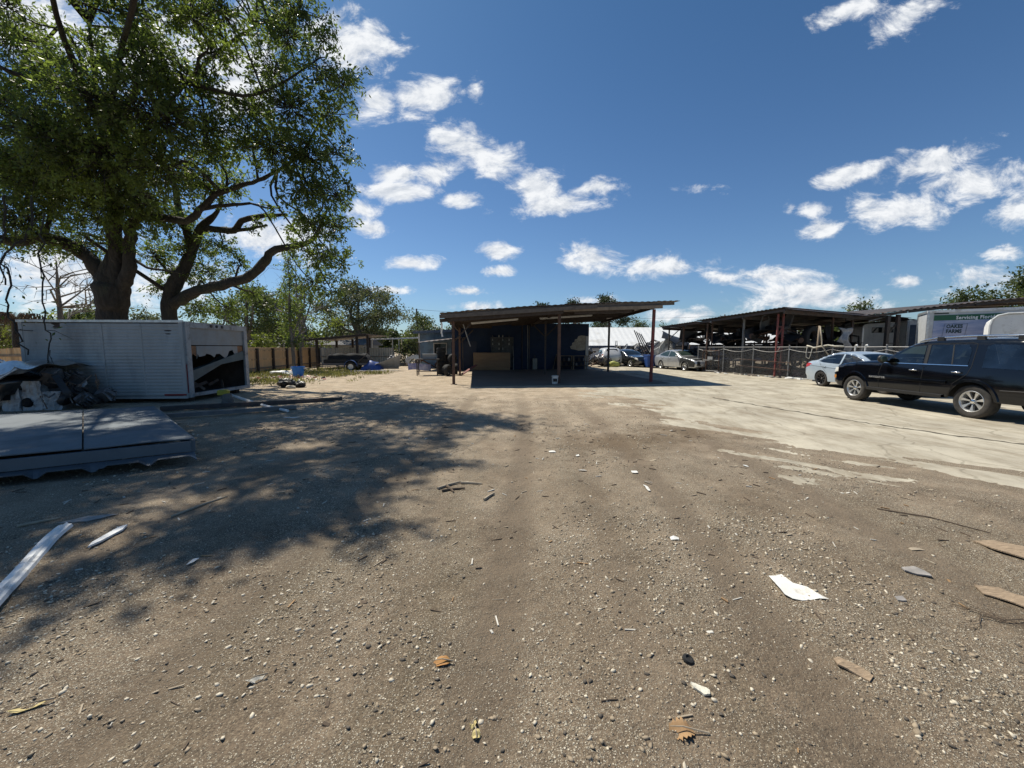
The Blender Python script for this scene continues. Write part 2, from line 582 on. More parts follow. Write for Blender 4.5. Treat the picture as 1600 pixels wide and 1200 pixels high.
def ground_material():
    m = bpy.data.materials.new('dirt_ground')
    m.use_nodes = True
    nt = m.node_tree
    N, L = nt.nodes.new, nt.links.new
    b = nt.nodes['Principled BSDF']
    b.inputs['Roughness'].default_value = 0.95
    b.inputs['Specular IOR Level'].default_value = 0.25
    tc = N('ShaderNodeTexCoord')
    P = tc.outputs['Object']

    def noise(scale, detail=4, rough=0.6, vec=P, dist=0):
        n = N('ShaderNodeTexNoise')
        n.inputs['Scale'].default_value = scale
        n.inputs['Detail'].default_value = detail
        n.inputs['Roughness'].default_value = rough
        n.inputs['Distortion'].default_value = dist
        L(vec, n.inputs['Vector'])
        return n.outputs['Fac']

    def rng(v, a, b_, c=0, d=1):
        n = N('ShaderNodeMapRange')
        n.inputs['From Min'].default_value = a
        n.inputs['From Max'].default_value = b_
        n.inputs['To Min'].default_value = c
        n.inputs['To Max'].default_value = d
        L(v, n.inputs['Value'])
        return n.outputs[0]

    def mix(f, a, b_, blend='MIX'):
        n = N('ShaderNodeMix')
        n.data_type = 'RGBA'
        n.blend_type = blend
        for s, v in ((0, f), (6, a), (7, b_)):
            if isinstance(v, (int, float)):
                n.inputs[s].default_value = v
            elif isinstance(v, tuple):
                n.inputs[s].default_value = (*v, 1)
            else:
                L(v, n.inputs[s])
        return n.outputs[2]

    def mth(op, a, b_=None):
        n = N('ShaderNodeMath')
        n.operation = op
        for i, v in enumerate((a, b_)):
            if v is None:
                continue
            if isinstance(v, (int, float)):
                n.inputs[i].default_value = v
            else:
                L(v, n.inputs[i])
        return n.outputs[0]
    big = noise(0.28, 4, 0.6, dist=0.6)
    mid = noise(1.7, 6, 0.68)
    fine = noise(14, 5, 0.7)
    grit = noise(90, 3, 0.7)
    # long streaks along the way the trucks drive
    mp = N('ShaderNodeMapping')
    mp.inputs['Scale'].default_value = (1.5, 0.13, 1)
    mp.inputs['Rotation'].default_value = (0, 0, R(4))
    L(P, mp.inputs['Vector'])
    streak = noise(1.0, 5, 0.6, vec=mp.outputs[0], dist=0.3)
    c = mix(rng(mid, 0.33, 0.67), (0.116, 0.087, 0.060), (0.240, 0.183, 0.128))
    c = mix(rng(big, 0.38, 0.62), c, mix(0.5, c, (0.24, 0.185, 0.126)))
    c = mix(rng(streak, 0.48, 0.66, 0, 0.7), c, (0.125, 0.098, 0.064))
    c = mix(rng(fine, 0.50, 0.70, 0, 0.65), c, (0.085, 0.069, 0.05))
    c = mix(rng(grit, 0.54, 0.68, 0, 0.75), c, (0.06, 0.048, 0.035))
    c = mix(rng(grit, 0.45, 0.32, 0, 0.6), c, (0.44, 0.37, 0.26))
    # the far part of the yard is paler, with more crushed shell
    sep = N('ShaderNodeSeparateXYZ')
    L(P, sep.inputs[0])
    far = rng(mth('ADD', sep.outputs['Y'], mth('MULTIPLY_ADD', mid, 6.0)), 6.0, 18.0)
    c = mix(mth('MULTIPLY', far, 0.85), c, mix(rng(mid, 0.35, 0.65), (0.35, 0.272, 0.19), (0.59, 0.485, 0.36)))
    # shell gravel in patches, at three sizes
    patch = noise(0.9, 4, 0.6)
    heights = []
    for sc_, thr, lo, hi in ((38, 0.30, 0.47, 0.66), (75, 0.38, 0.36, 0.60), (150, 0.45, 0.30, 0.56)):
        v = N('ShaderNodeTexVoronoi')
        v.inputs['Scale'].default_value = sc_
        v.inputs['Randomness'].default_value = 1.0
        L(P, v.inputs['Vector'])
        sp = N('ShaderNodeSeparateColor')
        L(v.outputs['Color'], sp.inputs[0])
        on = mth('LESS_THAN', sp.outputs[0], rng(patch, lo, hi, 0.03, 0.62))
        disc = rng(v.outputs['Distance'], thr, thr * 0.72)
        k = mth('MULTIPLY', on, disc)
        stone = mix(sp.outputs[1], (0.26, 0.22, 0.16), (0.72, 0.65, 0.51))
        c = mix(mth('MULTIPLY', k, 0.9), c, stone)
        heights.append(mth('MULTIPLY', k, 1.2 / sc_))
    # wheel tracks: packed, darker, with few stones
    tk = N('ShaderNodeAttribute')
    tk.attribute_name = 'track'
    c = mix(mth('MULTIPLY', tk.outputs['Fac'], rng(mid, 0.3, 0.6, 0.35, 0.85)), c, mix(rng(mid, 0.35, 0.65), (0.124, 0.094, 0.066), (0.182, 0.140, 0.098)))
    # brown organic patch in the middle distance
    for (px, py, rx, ry) in ((1.9, 6.6, 1.7, 1.0), (3.4, 7.4, 1.3, 0.8), (4.9, 12.3, 1.4, 0.8)):
        vm = N('ShaderNodeMapping')
        vm.vector_type = 'TEXTURE'
        vm.inputs['Location'].default_value = (px, py, 0)
        vm.inputs['Scale'].default_value = (rx, ry, 1)
        L(P, vm.inputs['Vector'])
        ln = N('ShaderNodeVectorMath')
        ln.operation = 'LENGTH'
        L(vm.outputs[0], ln.inputs[0])
        dd = mth('ADD', ln.outputs['Value'], mth('MULTIPLY', mid, 1.2))
        c = mix(rng(dd, 1.6, 0.9, 0, 0.6), c, (0.13, 0.09, 0.052))
    L(c, b.inputs['Base Color'])
    h = mth('ADD', mth('ADD', mth('MULTIPLY', fine, 0.022), mth('MULTIPLY', grit, 0.010)), mth('MULTIPLY', noise(34, 3, 0.6), 0.014))
    for q in heights:
        h = mth('ADD', h, mth('MULTIPLY', q, 0.35))
    bp = N('ShaderNodeBump')
    bp.inputs['Strength'].default_value = 0.9
    bp.inputs['Distance'].default_value = 1.0
    L(h, bp.inputs['Height'])
    L(bp.outputs[0], b.inputs['Normal'])
    return m


ground_mat = ground_material()
gx = axis(-420, 420, 0.026, 0.019)
gy = [1.0]
while gy[-1] < 700:
    gy.append(gy[-1] + max(0.017, 0.0052 * gy[-1] ** 1.55))
gyn = axis(-60, 0.5, 0.25, 0.1)
gyn = gyn[gyn < 0.9]
def track_mask(x, y):
    xs = x - 0.04 * y - 0.25 * np.sin(y * 0.22)
    t = 0
    for c, w, a in ((-1.9, 0.17, .9), (-0.3, 0.19, 1.0), (1.35, 0.18, 1.0), (2.95, 0.2, .9), (-3.6, 0.2, .6), (0.55, 0.14, .5)):
        t = np.maximum(t, a * np.exp(-((xs - c) / w) ** 4))
    return np.clip(t * (0.75 + 0.5 * fbm(x * 0.5, y * 0.25, 3, 82)), 0, 1) * np.clip((16 - y) / 5, 0, 1) * (1 - conc_mask(x, y))


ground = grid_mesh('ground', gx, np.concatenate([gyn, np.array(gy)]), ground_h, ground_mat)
gco = np.empty(len(ground.data.vertices) * 3, dtype=np.float32)
ground.data.vertices.foreach_get('co', gco)
gco = gco.reshape(-1, 3).astype(float)
ga = ground.data.attributes.new('track', 'FLOAT', 'POINT')
ga.data.foreach_set('value', track_mask(gco[:, 0], gco[:, 1]).astype(np.float32))
tag(ground, 'brown dirt and crushed shell ground of the yard', kind='structure')


def concrete_material():
    m = bpy.data.materials.new('old_concrete')
    m.use_nodes = True
    nt = m.node_tree
    N, L = nt.nodes.new, nt.links.new
    b = nt.nodes['Principled BSDF']
    b.inputs['Roughness'].default_value = 0.9
    b.inputs['Specular IOR Level'].default_value = 0.3
    tc = N('ShaderNodeTexCoord')
    P = tc.outputs['Object']
    def noise(scale, detail, rough, vec=P):
        n = N('ShaderNodeTexNoise')
        n.inputs['Scale'].default_value = scale
        n.inputs['Detail'].default_value = detail
        n.inputs['Roughness'].default_value = rough
        L(vec, n.inputs['Vector'])
        return n.outputs['Fac']
    def rng(v, a, b_, c=0, d=1):
        n = N('ShaderNodeMapRange')
        n.inputs['From Min'].default_value = a
        n.inputs['From Max'].default_value = b_
        n.inputs['To Min'].default_value = c
        n.inputs['To Max'].default_value = d
        L(v, n.inputs['Value'])
        return n.outputs[0]
    def mix(f, a, b_):
        n = N('ShaderNodeMix')
        n.data_type = 'RGBA'
        for s, v in ((0, f), (6, a), (7, b_)):
            if isinstance(v, (int, float)):
                n.inputs[s].default_value = v
            elif isinstance(v, tuple):
                n.inputs[s].default_value = (*v, 1)
            else:
                L(v, n.inputs[s])
        return n.outputs[2]
    mp = N('ShaderNodeMapping')
    mp.inputs['Scale'].default_value = (1.0, 0.35, 1)
    mp.inputs['Rotation'].default_value = (0, 0, R(-12))
    L(P, mp.inputs['Vector'])
    a = noise(0.7, 6, 0.65)
    s = noise(2.2, 7, 0.72, mp.outputs[0])
    g = noise(60, 4, 0.7)
    c = mix(rng(a, 0.35, 0.65), (0.37, 0.335, 0.265), (0.53, 0.485, 0.385))
    c = mix(rng(s, 0.45, 0.66, 0, 0.85), c, (0.25, 0.208, 0.148))
    c = mix(rng(g, 0.58, 0.72, 0, 0.55), c, (0.18, 0.155, 0.12))
    # cracks
    w = N('ShaderNodeTexNoise')
    w.inputs['Scale'].default_value = 1.5
    w.inputs['Detail'].default_value = 4
    L(P, w.inputs['Vector'])
    ad = N('ShaderNodeMix')
    ad.data_type = 'VECTOR'
    ad.inputs[0].default_value = 0.35
    L(P, ad.inputs[4])
    L(w.outputs['Color'], ad.inputs[5])
    v = N('ShaderNodeTexVoronoi')
    v.feature = 'DISTANCE_TO_EDGE'
    v.inputs['Scale'].default_value = 0.85
    L(ad.outputs[1], v.inputs['Vector'])
    c = mix(rng(v.outputs['Distance'], 0.012, 0.003, 0, 0.35), c, (0.10, 0.085, 0.06))
    L(c, b.inputs['Base Color'])
    bp = N('ShaderNodeBump')
    bp.inputs['Strength'].default_value = 0.5
    bp.inputs['Distance'].default_value = 0.01
    L(g, bp.inputs['Height'])
    L(bp.outputs[0], b.inputs['Normal'])
    return m


conc_mat = concrete_material()


def conc_h(x, y):
    m = conc_mask(x, y)
    streak = fbm((0.66 * x + 0.75 * y) * 2.7, (0.75 * x - 0.66 * y) * 0.75, 6, 29, 0.62)
    d = 0.055 * (m - 0.42) + 0.050 * streak * np.clip(1.25 - m, 0.12, 1)
    d = np.clip(d, -0.06, 0.030)
    d = np.where(m < 0.02, -0.08, d)
    return ground_h(x, y) + d + 0.004 * fbm(x * 3.0, y * 1.6, 3, 23) * np.clip(m * 2 - 0.6, 0, 1)


cy = [2.9]
while cy[-1] < 40:
    cy.append(cy[-1] + max(0.03, 0.0048 * cy[-1] ** 1.5))
yard = grid_mesh('concrete_yard', np.arange(1.6, 19, 0.045), np.array(cy), conc_h, conc_mat)
tag(yard, 'pale worn concrete yard with ragged dirt edges in front of the black SUV', kind='structure')


# loose shell stones on the dirt
def stones():
    ico = bmesh.new()
    bmesh.ops.create_icosphere(ico, subdivisions=1, radius=1.0)
    iv = np.array([v.co[:] for v in ico.verts])
    ico.verts.index_update()
    ifa = np.array([[v.index for v in f.verts] for f in ico.faces])
    ico.free()
    ov = np.array([(1, 0, 0), (-1, 0, 0), (0, 1, 0), (0, -1, 0), (0, 0, 1), (0, 0, -1)], float)
    of = np.array([(0, 2, 4), (2, 1, 4), (1, 3, 4), (3, 0, 4), (2, 0, 5), (1, 2, 5), (3, 1, 5), (0, 3, 5)])
    mats = [M('shell_white', (0.60, 0.535, 0.42), 0.9, var=0.25, scale=40), M('shell_tan', (0.33, 0.265, 0.185), 0.95, var=0.3, scale=40),
            M('stone_dark', (0.10, 0.085, 0.068), 0.95, var=0.3, scale=40)]

    def make(name, y0, y1, n, base_v, base_f, smin, smax, label):
        # more stones where the ground noise says patch
        xs, ys = [], []
        have = 0
        while have < n:
            k = n * 3
            y = np.sqrt(RNG.uniform(y0 ** 2, y1 ** 2, k))
            x = RNG.uniform(-1.5, 1.5, k) * y
            p = 0.05 + 0.95 * np.clip(0.5 + 1.5 * fbm(x * 0.9, y * 0.9, 4, 91), 0, 1) ** 1.8
            p *= 1 - 0.72 * track_mask(x, y)
            p *= 1 - 0.93 * np.clip(conc_mask(x, y) * 1.8, 0, 1)
            ok = RNG.uniform(0, 1, k) < p
            xs.append(x[ok])
            ys.append(y[ok])
            have += ok.sum()
        x, y = np.concatenate(xs)[:n], np.concatenate(ys)[:n]
        s = smin * (smax / smin) ** (RNG.uniform(0, 1, n) ** 3.2)
        nv = len(base_v)
        V = np.repeat(base_v[None], n, 0) * RNG.uniform(0.55, 1.45, (n, nv, 1))
        V = V * np.stack([s * RNG.uniform(0.8, 1.7, n), s * RNG.uniform(0.7, 1.1, n), s * RNG.uniform(0.35, 0.75, n)], -1)[:, None, :]
        a = RNG.uniform(0, 2 * PI, n)
        ca, sa = np.cos(a)[:, None], np.sin(a)[:, None]
        t = RNG.uniform(-0.35, 0.35, n)[:, None]
        vx, vy, vz = V[..., 0], V[..., 1], V[..., 2] + t * V[..., 0]
        V = np.stack([vx * ca - vy * sa, vx * sa + vy * ca, vz], -1)
        z = ground_h(x, y)
        V += np.stack([x, y, z + s * 0.22], -1)[:, None, :]
        F = (base_f[None] + (np.arange(n) * nv)[:, None, None]).reshape(-1, 3)
        pick = RNG.choice(3, n, p=(0.34, 0.50, 0.16))
        o = np_mesh(name, V.reshape(-1, 3), F, mats, mi=np.repeat(pick, len(base_f)), smooth=False)
        tag(o, label, kind='stuff')
    make('gravel', 1.2, 3.6, 21000, iv, ifa, 0.0019, 0.012, 'loose crushed shell and pebbles strewn over the dirt')
    make('gravel', 3.3, 12.5, 40000, ov, of, 0.0034, 0.015, 'loose crushed shell and pebbles strewn over the dirt farther off')
stones()

# ------------------------------------------------------------------ trees
def leaf_material(name, col, trans, rough=0.45, tmix=0.45, yellow=None):
    m = bpy.data.materials.new(name)
    m.use_nodes = True
    nt = m.node_tree
    N, L = nt.nodes.new, nt.links.new
    b = nt.nodes['Principled BSDF']
    out = nt.nodes['Material Output']
    b.inputs['Roughness'].default_value = rough
    b.inputs['Specular IOR Level'].default_value = 0.4
    tc = N('ShaderNodeTexCoord')
    n = N('ShaderNodeTexNoise')
    n.inputs['Scale'].default_value = 0.7
    n.inputs['Detail'].default_value = 6
    L(tc.outputs['Object'], n.inputs['Vector'])
    rr = N('ShaderNodeMapRange')
    rr.inputs['From Min'].default_value = 0.35
    rr.inputs['From Max'].default_value = 0.65
    L(n.outputs['Fac'], rr.inputs['Value'])
    def mixc(c):
        mx = N('ShaderNodeMix')
        mx.data_type = 'RGBA'
        L(rr.outputs[0], mx.inputs[0])
        c = np.array(c)
        mx.inputs[6].default_value = (*(c * 0.65), 1)
        mx.inputs[7].default_value = (*(c * (1.3, 1.25, 1.1)), 1)
        return mx.outputs[2]
    L(mixc(col), b.inputs['Base Color'])
    t = N('ShaderNodeBsdfTranslucent')
    L(mixc(trans), t.inputs['Color'])
    s = N('ShaderNodeMixShader')
    s.inputs[0].default_value = tmix
    L(b.outputs[0], s.inputs[1])
    L(t.outputs[0], s.inputs[2])
    L(s.outputs[0], out.inputs['Surface'])
    return m


def leaf_mesh(name, pos, size, mat, parent, rng, aspect=0.42, droop=0.35, axis=None):
    """rhombic leaves, one quad folded a little along its length, at the given points"""
    n = len(pos)
    d = rng.normal(size=(n, 3))
    if axis is not None:
        d = d * 0.8 + axis * 1.0
    d[:, 2] -= droop
    d /= np.linalg.norm(d, axis=1)[:, None]
    r = rng.normal(size=(n, 3))
    s = np.cross(d, r)
    s /= np.linalg.norm(s, axis=1)[:, None]
    nn = np.cross(s, d)
    ln = (size * rng.uniform(0.5, 1.5, n))[:, None]
    w = ln * aspect * 0.5
    p0 = pos
    p1 = pos + d * ln * 0.5 + s * w + nn * ln * 0.06
    p2 = pos + d * ln
    p3 = pos + d * ln * 0.5 - s * w + nn * ln * 0.06
    V = np.stack([p0, p1, p2, p3], 1).reshape(-1, 3)
    F = np.arange(n * 4).reshape(n, 4)
    return np_mesh(name, V, F, mat, parent)


def spray_points(clumps, per_r2, leaves, spread, rng, flat=0.75, shell=0.55):
    """sprays scattered through each clump, leaves scattered along each spray; returns leaf points, spray axes, spray roots"""
    P, A, S, B = [], [], [], []
    for (x, y, z, r) in clumps:
        n = max(4, int(per_r2 * r ** 2.2))
        q = rng.normal(size=(n, 3))
        q /= np.linalg.norm(q, axis=1)[:, None]
        q *= (shell + (1 - shell) * rng.uniform(0, 1, n))[:, None] * rng.uniform(0.35, 1.1, n)[:, None] * r
        q[:, 2] *= flat
        c = np.array((x, y, z))
        ax = q / (np.linalg.norm(q, axis=1)[:, None] + 1e-6) + rng.normal(size=(n, 3)) * 0.6
        ax[:, 2] -= 0.25
        ax /= np.linalg.norm(ax, axis=1)[:, None]
        ctr = c + q
        k = leaves
        t = rng.uniform(-0.6, 1.0, (n, k))
        pts = ctr[:, None, :] + ax[:, None, :] * (t * spread * 1.5)[..., None] + rng.normal(size=(n, k, 3)) * spread * 0.36
        P.append(pts.reshape(-1, 3))
        A.append(np.repeat(ax, k, 0))
        S.append(ctr)
        B.append(np.repeat(c[None], n, 0))
    return np.concatenate(P), np.concatenate(A), np.concatenate(S), np.concatenate(B)


bark = M('oak_bark', (0.028, 0.024, 0.020), 0.95, var=0.5, scale=6, bump=1.0, bscale=11, bdist=0.07, stretch=(1, 1, 0.35), col2=(0.062, 0.054, 0.045), stain=(0.055, 0.062, 0.036), stain_amt=0.35)
bark_grey = M('grey_bark', (0.16, 0.145, 0.125), 0.95, var=0.3, scale=8, bump=0.6, bscale=20)
leaf_oak = leaf_material('oak_leaf', (0.082, 0.114, 0.042), (0.215, 0.305, 0.055), tmix=0.45)
leaf_mid = leaf_material('mid_green_leaf', (0.065, 0.090, 0.038), (0.12, 0.165, 0.04), tmix=0.40)
leaf_pale = leaf_material('pale_grey_leaf', (0.10, 0.125, 0.065), (0.15, 0.18, 0.07), tmix=0.36)
leaf_bright = leaf_material('bright_leaf', (0.10, 0.135, 0.030), (0.21, 0.27, 0.04), tmix=0.5)
leaf_dark = leaf_material('pine_needle_green', (0.035, 0.055, 0.026), (0.06, 0.09, 0.025), tmix=0.3)

LIMBS = {
 'A_trunk': [(-17.3, 16.6, -0.3, 0.735), (-17.15, 16.6, 1.18, 0.665), (-16.97, 16.5, 2.27, 0.574), (-16.91, 16.5, 3.08, 0.518), (-16.75, 16.4, 3.73, 0.56), (-16.75, 16.4, 4.35, 0.56), (-16.6, 16.35, 4.9, 0.385), (-16.4, 16.25, 5.5, 0.21)],
 'A_left': [(-16.85, 16.45, 3.2, 0.24), (-16.91, 16.4, 4.23, 0.374), (-17.11, 16.2, 4.93, 0.299), (-17.65, 16.0, 5.64, 0.25), (-18.25, 15.5, 5.91, 0.206), (-18.89, 15.0, 5.63, 0.162), (-19.39, 14.0, 5.76, 0.125)],
 'A_mid': [(-16.8, 16.45, 3.1, 0.262), (-16.64, 16.4, 4.23, 0.363), (-16.25, 16.2, 5.13, 0.292), (-15.75, 15.8, 6.53, 0.246), (-15.21, 15.2, 7.75, 0.211), (-14.52, 14.5, 9.0, 0.105), (-13.77, 13.6, 10.15, 0.077), (-13.18, 13.0, 11.65, 0.042)],
 'A_right': [(-16.6, 16.45, 3.2, 0.2), (-16.33, 16.4, 4.13, 0.262), (-15.78, 16.2, 4.75, 0.225), (-15.43, 16.0, 5.84, 0.2), (-15.05, 15.8, 6.65, 0.174), (-14.02, 15.6, 6.76, 0.156), (-12.62, 15.4, 6.5, 0.138), (-11.81, 15.3, 7.04, 0.118), (-11.04, 15.2, 7.52, 0.1), (-9.92, 15.0, 7.72, 0.081), (-8.89, 14.8, 7.97, 0.062), (-7.52, 14.4, 8.52, 0.05), (-6.47, 14.0, 9.58, 0.038)],
 'A_stub': [(-11.96, 15.3, 6.92, 0.081), (-11.34, 15.4, 7.07, 0.075), (-10.14, 15.5, 7.21, 0.05)],
 'A_top': [(-15.21, 15.2, 7.75, 0.152), (-14.11, 13.6, 8.95, 0.087), (-13.74, 12.6, 9.53, 0.073), (-14.17, 12.0, 9.47, 0.061), (-14.76, 11.5, 9.67, 0.044)],
 'A_topr': [(-14.79, 14.8, 8.71, 0.152), (-12.57, 13.4, 9.63, 0.08), (-11.14, 12.8, 9.93, 0.073), (-9.71, 12.6, 9.67, 0.058), (-8.39, 12.8, 9.47, 0.047), (-7.28, 13.0, 9.97, 0.036), (-6.03, 13.0, 10.72, 0.022)],
 'A_near': [(-14.52, 14.5, 9.0, 0.152), (-11.75, 12.2, 9.63, 0.08), (-9.37, 10.4, 10.23, 0.065), (-7.11, 8.8, 10.6, 0.051)],
 'A_near2': [(-14.52, 14.5, 9.0, 0.129), (-12.94, 12.0, 10.54, 0.073), (-11.17, 10.0, 11.01, 0.058), (-9.43, 8.0, 10.96, 0.044)],
 'A_up': [(-15.21, 15.2, 7.75, 0.14), (-13.44, 15.0, 9.7, 0.073), (-10.61, 14.6, 11.83, 0.055), (-8.27, 14.2, 12.77, 0.036), (-7.06, 14.0, 13.01, 0.026)],
 'B_trunk': [(-15.8, 17.8, -0.3, 0.385), (-15.73, 17.8, 1.15, 0.35), (-15.58, 17.7, 2.61, 0.294), (-15.46, 17.6, 3.6, 0.28), (-15.07, 17.5, 4.44, 0.294), (-14.66, 17.5, 4.99, 0.252), (-14.07, 17.4, 5.94, 0.196), (-13.42, 17.2, 6.83, 0.168), (-12.54, 17.0, 7.43, 0.078), (-12.04, 16.7, 8.33, 0.05), (-11.84, 16.5, 9.33, 0.02)],
 'B_limb': [(-15.8, 17.7, 3.0, 0.12), (-15.35, 17.6, 3.52, 0.24), (-14.14, 17.3, 4.07, 0.216), (-12.62, 17.0, 4.33, 0.208), (-11.29, 16.7, 4.6, 0.2), (-10.39, 16.5, 5.14, 0.176), (-9.89, 16.3, 5.59, 0.16), (-8.79, 16.0, 5.74, 0.128), (-7.8, 15.6, 5.93, 0.08), (-6.97, 15.0, 6.75, 0.048)],
 'B_up': [(-13.43, 17.2, 6.7, 0.144), (-12.73, 17.0, 6.69, 0.136), (-11.84, 16.9, 6.61, 0.128), (-11.39, 16.8, 6.97, 0.112), (-10.59, 16.7, 7.12, 0.096), (-9.32, 16.5, 7.13, 0.056)],
 'B_up2': [(-12.25, 16.9, 6.58, 0.09), (-11.22, 16.8, 6.63, 0.068), (-10.32, 16.8, 6.79, 0.038)],
 'B_top': [(-14.07, 17.4, 5.94, 0.165), (-14.17, 17.0, 7.43, 0.135), (-13.89, 16.5, 8.77, 0.09)],
 'A_low': [(-15.72, 16.2, 5.39, 0.071), (-14.91, 16.1, 4.91, 0.053), (-14.18, 16.0, 4.78, 0.041), (-13.41, 16.0, 4.66, 0.023)],
}
CLUMPS = [(-16.8, 14.0, 12.0, 1.6), (-17.2, 14.0, 10.0, 2.0), (-18.8, 15.0, 8.3, 2.2), (-18.5, 15.0, 6.5, 1.9), (-14.5, 13.0, 10.0, 1.7), (-14.7, 13.0, 8.4, 2.1), (-17.0, 15.0, 7.4, 2.2), (-19.7, 16.5, 6.1, 1.2), (-12.0, 12.0, 8.8, 1.8), (-12.9, 13.0, 7.8, 2.1), (-15.0, 15.0, 6.9, 2.1), (-17.6, 16.2, 5.8, 1.3), (-10.6, 12.0, 9.7, 1.5), (-10.5, 12.0, 8.4, 1.9), (-11.3, 13.0, 7.5, 1.7), (-14.5, 16.0, 7.2, 1.3), (-10.8, 12.0, 11.2, 1.0), (-9.2, 12.0, 11.1, 1.2), (-10.1, 13.0, 10.0, 1.5), (-10.2, 13.5, 9.0, 1.4), (-11.8, 15.0, 8.1, 1.2), (-10.9, 15.0, 8.8, 1.1), (-15.9, 17.5, 5.7, 1.1), (-16.2, 18.0, 4.4, 0.8), (-8.3, 12.0, 11.2, 1.0), (-9.3, 13.0, 10.9, 1.0), (-13.4, 13.0, 11.1, 1.0), (-11.5, 12.0, 11.2, 0.8), (-6.6, 13.0, 12.1, 1.0), (-7.3, 13.5, 11.7, 1.2), (-8.1, 14.0, 11.0, 1.2), (-6.0, 13.0, 10.3, 1.1), (-5.2, 12.8, 9.9, 0.75), (-8.9, 14.0, 9.8, 1.3), (-7.3, 13.5, 9.5, 1.5), (-6.0, 13.5, 9.3, 0.95), (-8.3, 14.0, 8.6, 1.5), (-7.0, 14.0, 8.3, 1.4), (-5.8, 13.5, 8.2, 0.75), (-7.1, 14.0, 7.2, 1.4), (-6.3, 14.0, 7.0, 0.95), (-5.6, 13.8, 7.1, 0.4), (-7.3, 14.5, 6.1, 1.2), (-6.4, 14.5, 6.0, 0.9), (-7.3, 15.0, 5.1, 1.2), (-6.5, 15.0, 4.8, 0.75), (-7.8, 15.5, 4.2, 0.9), (-6.9, 15.0, 3.8, 0.6), (-9.6, 14.5, 8.9, 0.9), (-11.1, 16.0, 8.2, 0.9), (-12.0, 16.0, 7.8, 0.9), (-9.5, 16.0, 7.2, 0.55), (-12.5, 17.0, 6.0, 0.9), (-14.1, 17.5, 6.1, 1.2), (-15.1, 18.0, 5.1, 1.0), (-13.8, 18.0, 5.1, 1.0), (-14.9, 18.5, 3.5, 1.1), (-13.5, 18.5, 3.5, 0.9), (-10.7, 16.5, 6.8, 0.5), (-12.1, 17.5, 5.4, 0.7), (-9.1, 16.5, 5.8, 0.5), (-11.9, 18.0, 4.1, 0.7), (-14.3, 17.0, 7.0, 1.1), (-5.9, 13.0, 11.3, 0.7), (-15.7, 13.0, 12.2, 1.0), (-16.4, 14.0, 7.9, 2.0), (-14.3, 13.5, 7.9, 2.0), (-13.9, 14.5, 7.2, 1.8)]



def smooth_path(pts, sub=4):
    """Catmull-Rom through points with radius"""
    P = [np.array(p, float) for p in pts]
    P = [2 * P[0] - P[1]] + P + [2 * P[-1] - P[-2]]
    out = []
    for i in range(1, len(P) - 2):
        for k in range(sub):
            t = k / sub
            a, b, c, d = P[i - 1], P[i], P[i + 1], P[i + 2]
            q = 0.5 * (2 * b + (c - a) * t + (2 * a - 5 * b + 4 * c - d) * t * t + (3 * b - a - 3 * c + d) * t ** 3)
            q[3] = max(0.015, q[3])
            out.append(q)
    out.append(P[-2])
    return np.array(out)


def limb(mb, pts, rng, n=9, wob=0.12):
    q = smooth_path(pts)
    m = len(q)
    j = rng.normal(size=(m, 3)) * (q[:, 3:4] * wob)
    j[0] = 0
    mb.tube([tuple(a[:3] + b) for a, b in zip(q, j)], [float(a[3] * (1 + rng.normal() * 0.05)) for a in q], n)
    return q


def make_branches(mb, skel, clumps, sprays, roots, rng):
    """a bough from the nearest limb to every clump, twigs from the clump to its sprays"""
    sk = np.concatenate(skel)
    for (x, y, z, r) in clumps:
        c = np.array((x, y, z))
        d = np.linalg.norm(sk[:, :3] - c, axis=1) - 2.0 * sk[:, 3]
        k = int(np.argmin(d))
        s = sk[k]
        v = c - s[:3]
        ln = np.linalg.norm(v)
        mid1 = s[:3] + v * 0.35 + rng.normal(size=3) * 0.13 * ln + np.array((0, 0, 0.10 * ln))
        mid2 = s[:3] + v * 0.7 + rng.normal(size=3) * 0.10 * ln + np.array((0, 0, 0.08 * ln))
        r0 = min(0.09, s[3] * 0.8, 0.02 + 0.025 * ln)
        pts = [(*s[:3], r0), (*mid1, r0 * 0.8), (*mid2, r0 * 0.6), (*c, r0 * 0.4)]
        q = smooth_path(pts, 3)
        mb.tube([tuple(a[:3]) for a in q], [float(a[3]) for a in q], 5)
    step = max(1, len(sprays) // 5200)
    for s, c in list(zip(sprays, roots))[::step]:
        v = s - c
        ln = np.linalg.norm(v)
        b = c + v * 0.2 + rng.normal(size=3) * 0.05 * ln
        m_ = c + v * 0.65 + rng.normal(size=3) * 0.10 * ln
        mb.tube([tuple(b), tuple(m_), tuple(s)], [0.016, 0.011, 0.006], 3, cap=False)


rngt = np.random.default_rng(5)


def oak(name, label, trunk_keys, clumps, base, per, leaves, size, spread, group=None):
    root = thing(name, label, 'tree', base, group=group)
    tb = MB()
    skel = []
    for k in trunk_keys:
        pts = [(a - base[0], b - base[1], c - base[2], r_) for a, b, c, r_ in LIMBS[k]]
        skel.append(limb(tb, pts, rngt, 12 if 'trunk' in k else 9, 0.03 if 'trunk' in k else 0.14))
    tb.build('trunk', bark, root, smooth=True)
    cl = [(a - base[0], b - base[1], c - base[2], r_) for a, b, c, r_ in clumps]
    P, A, S, B = spray_points(cl, per, leaves, spread, rngt)
    bb = MB()
    make_branches(bb, skel, cl, S, B, rngt)
    bb.build('branches', bark, root, smooth=True)['kind'] = 'stuff'
    leaf_mesh('crown', P, size, leaf_oak, root, rngt, axis=A)
    return root


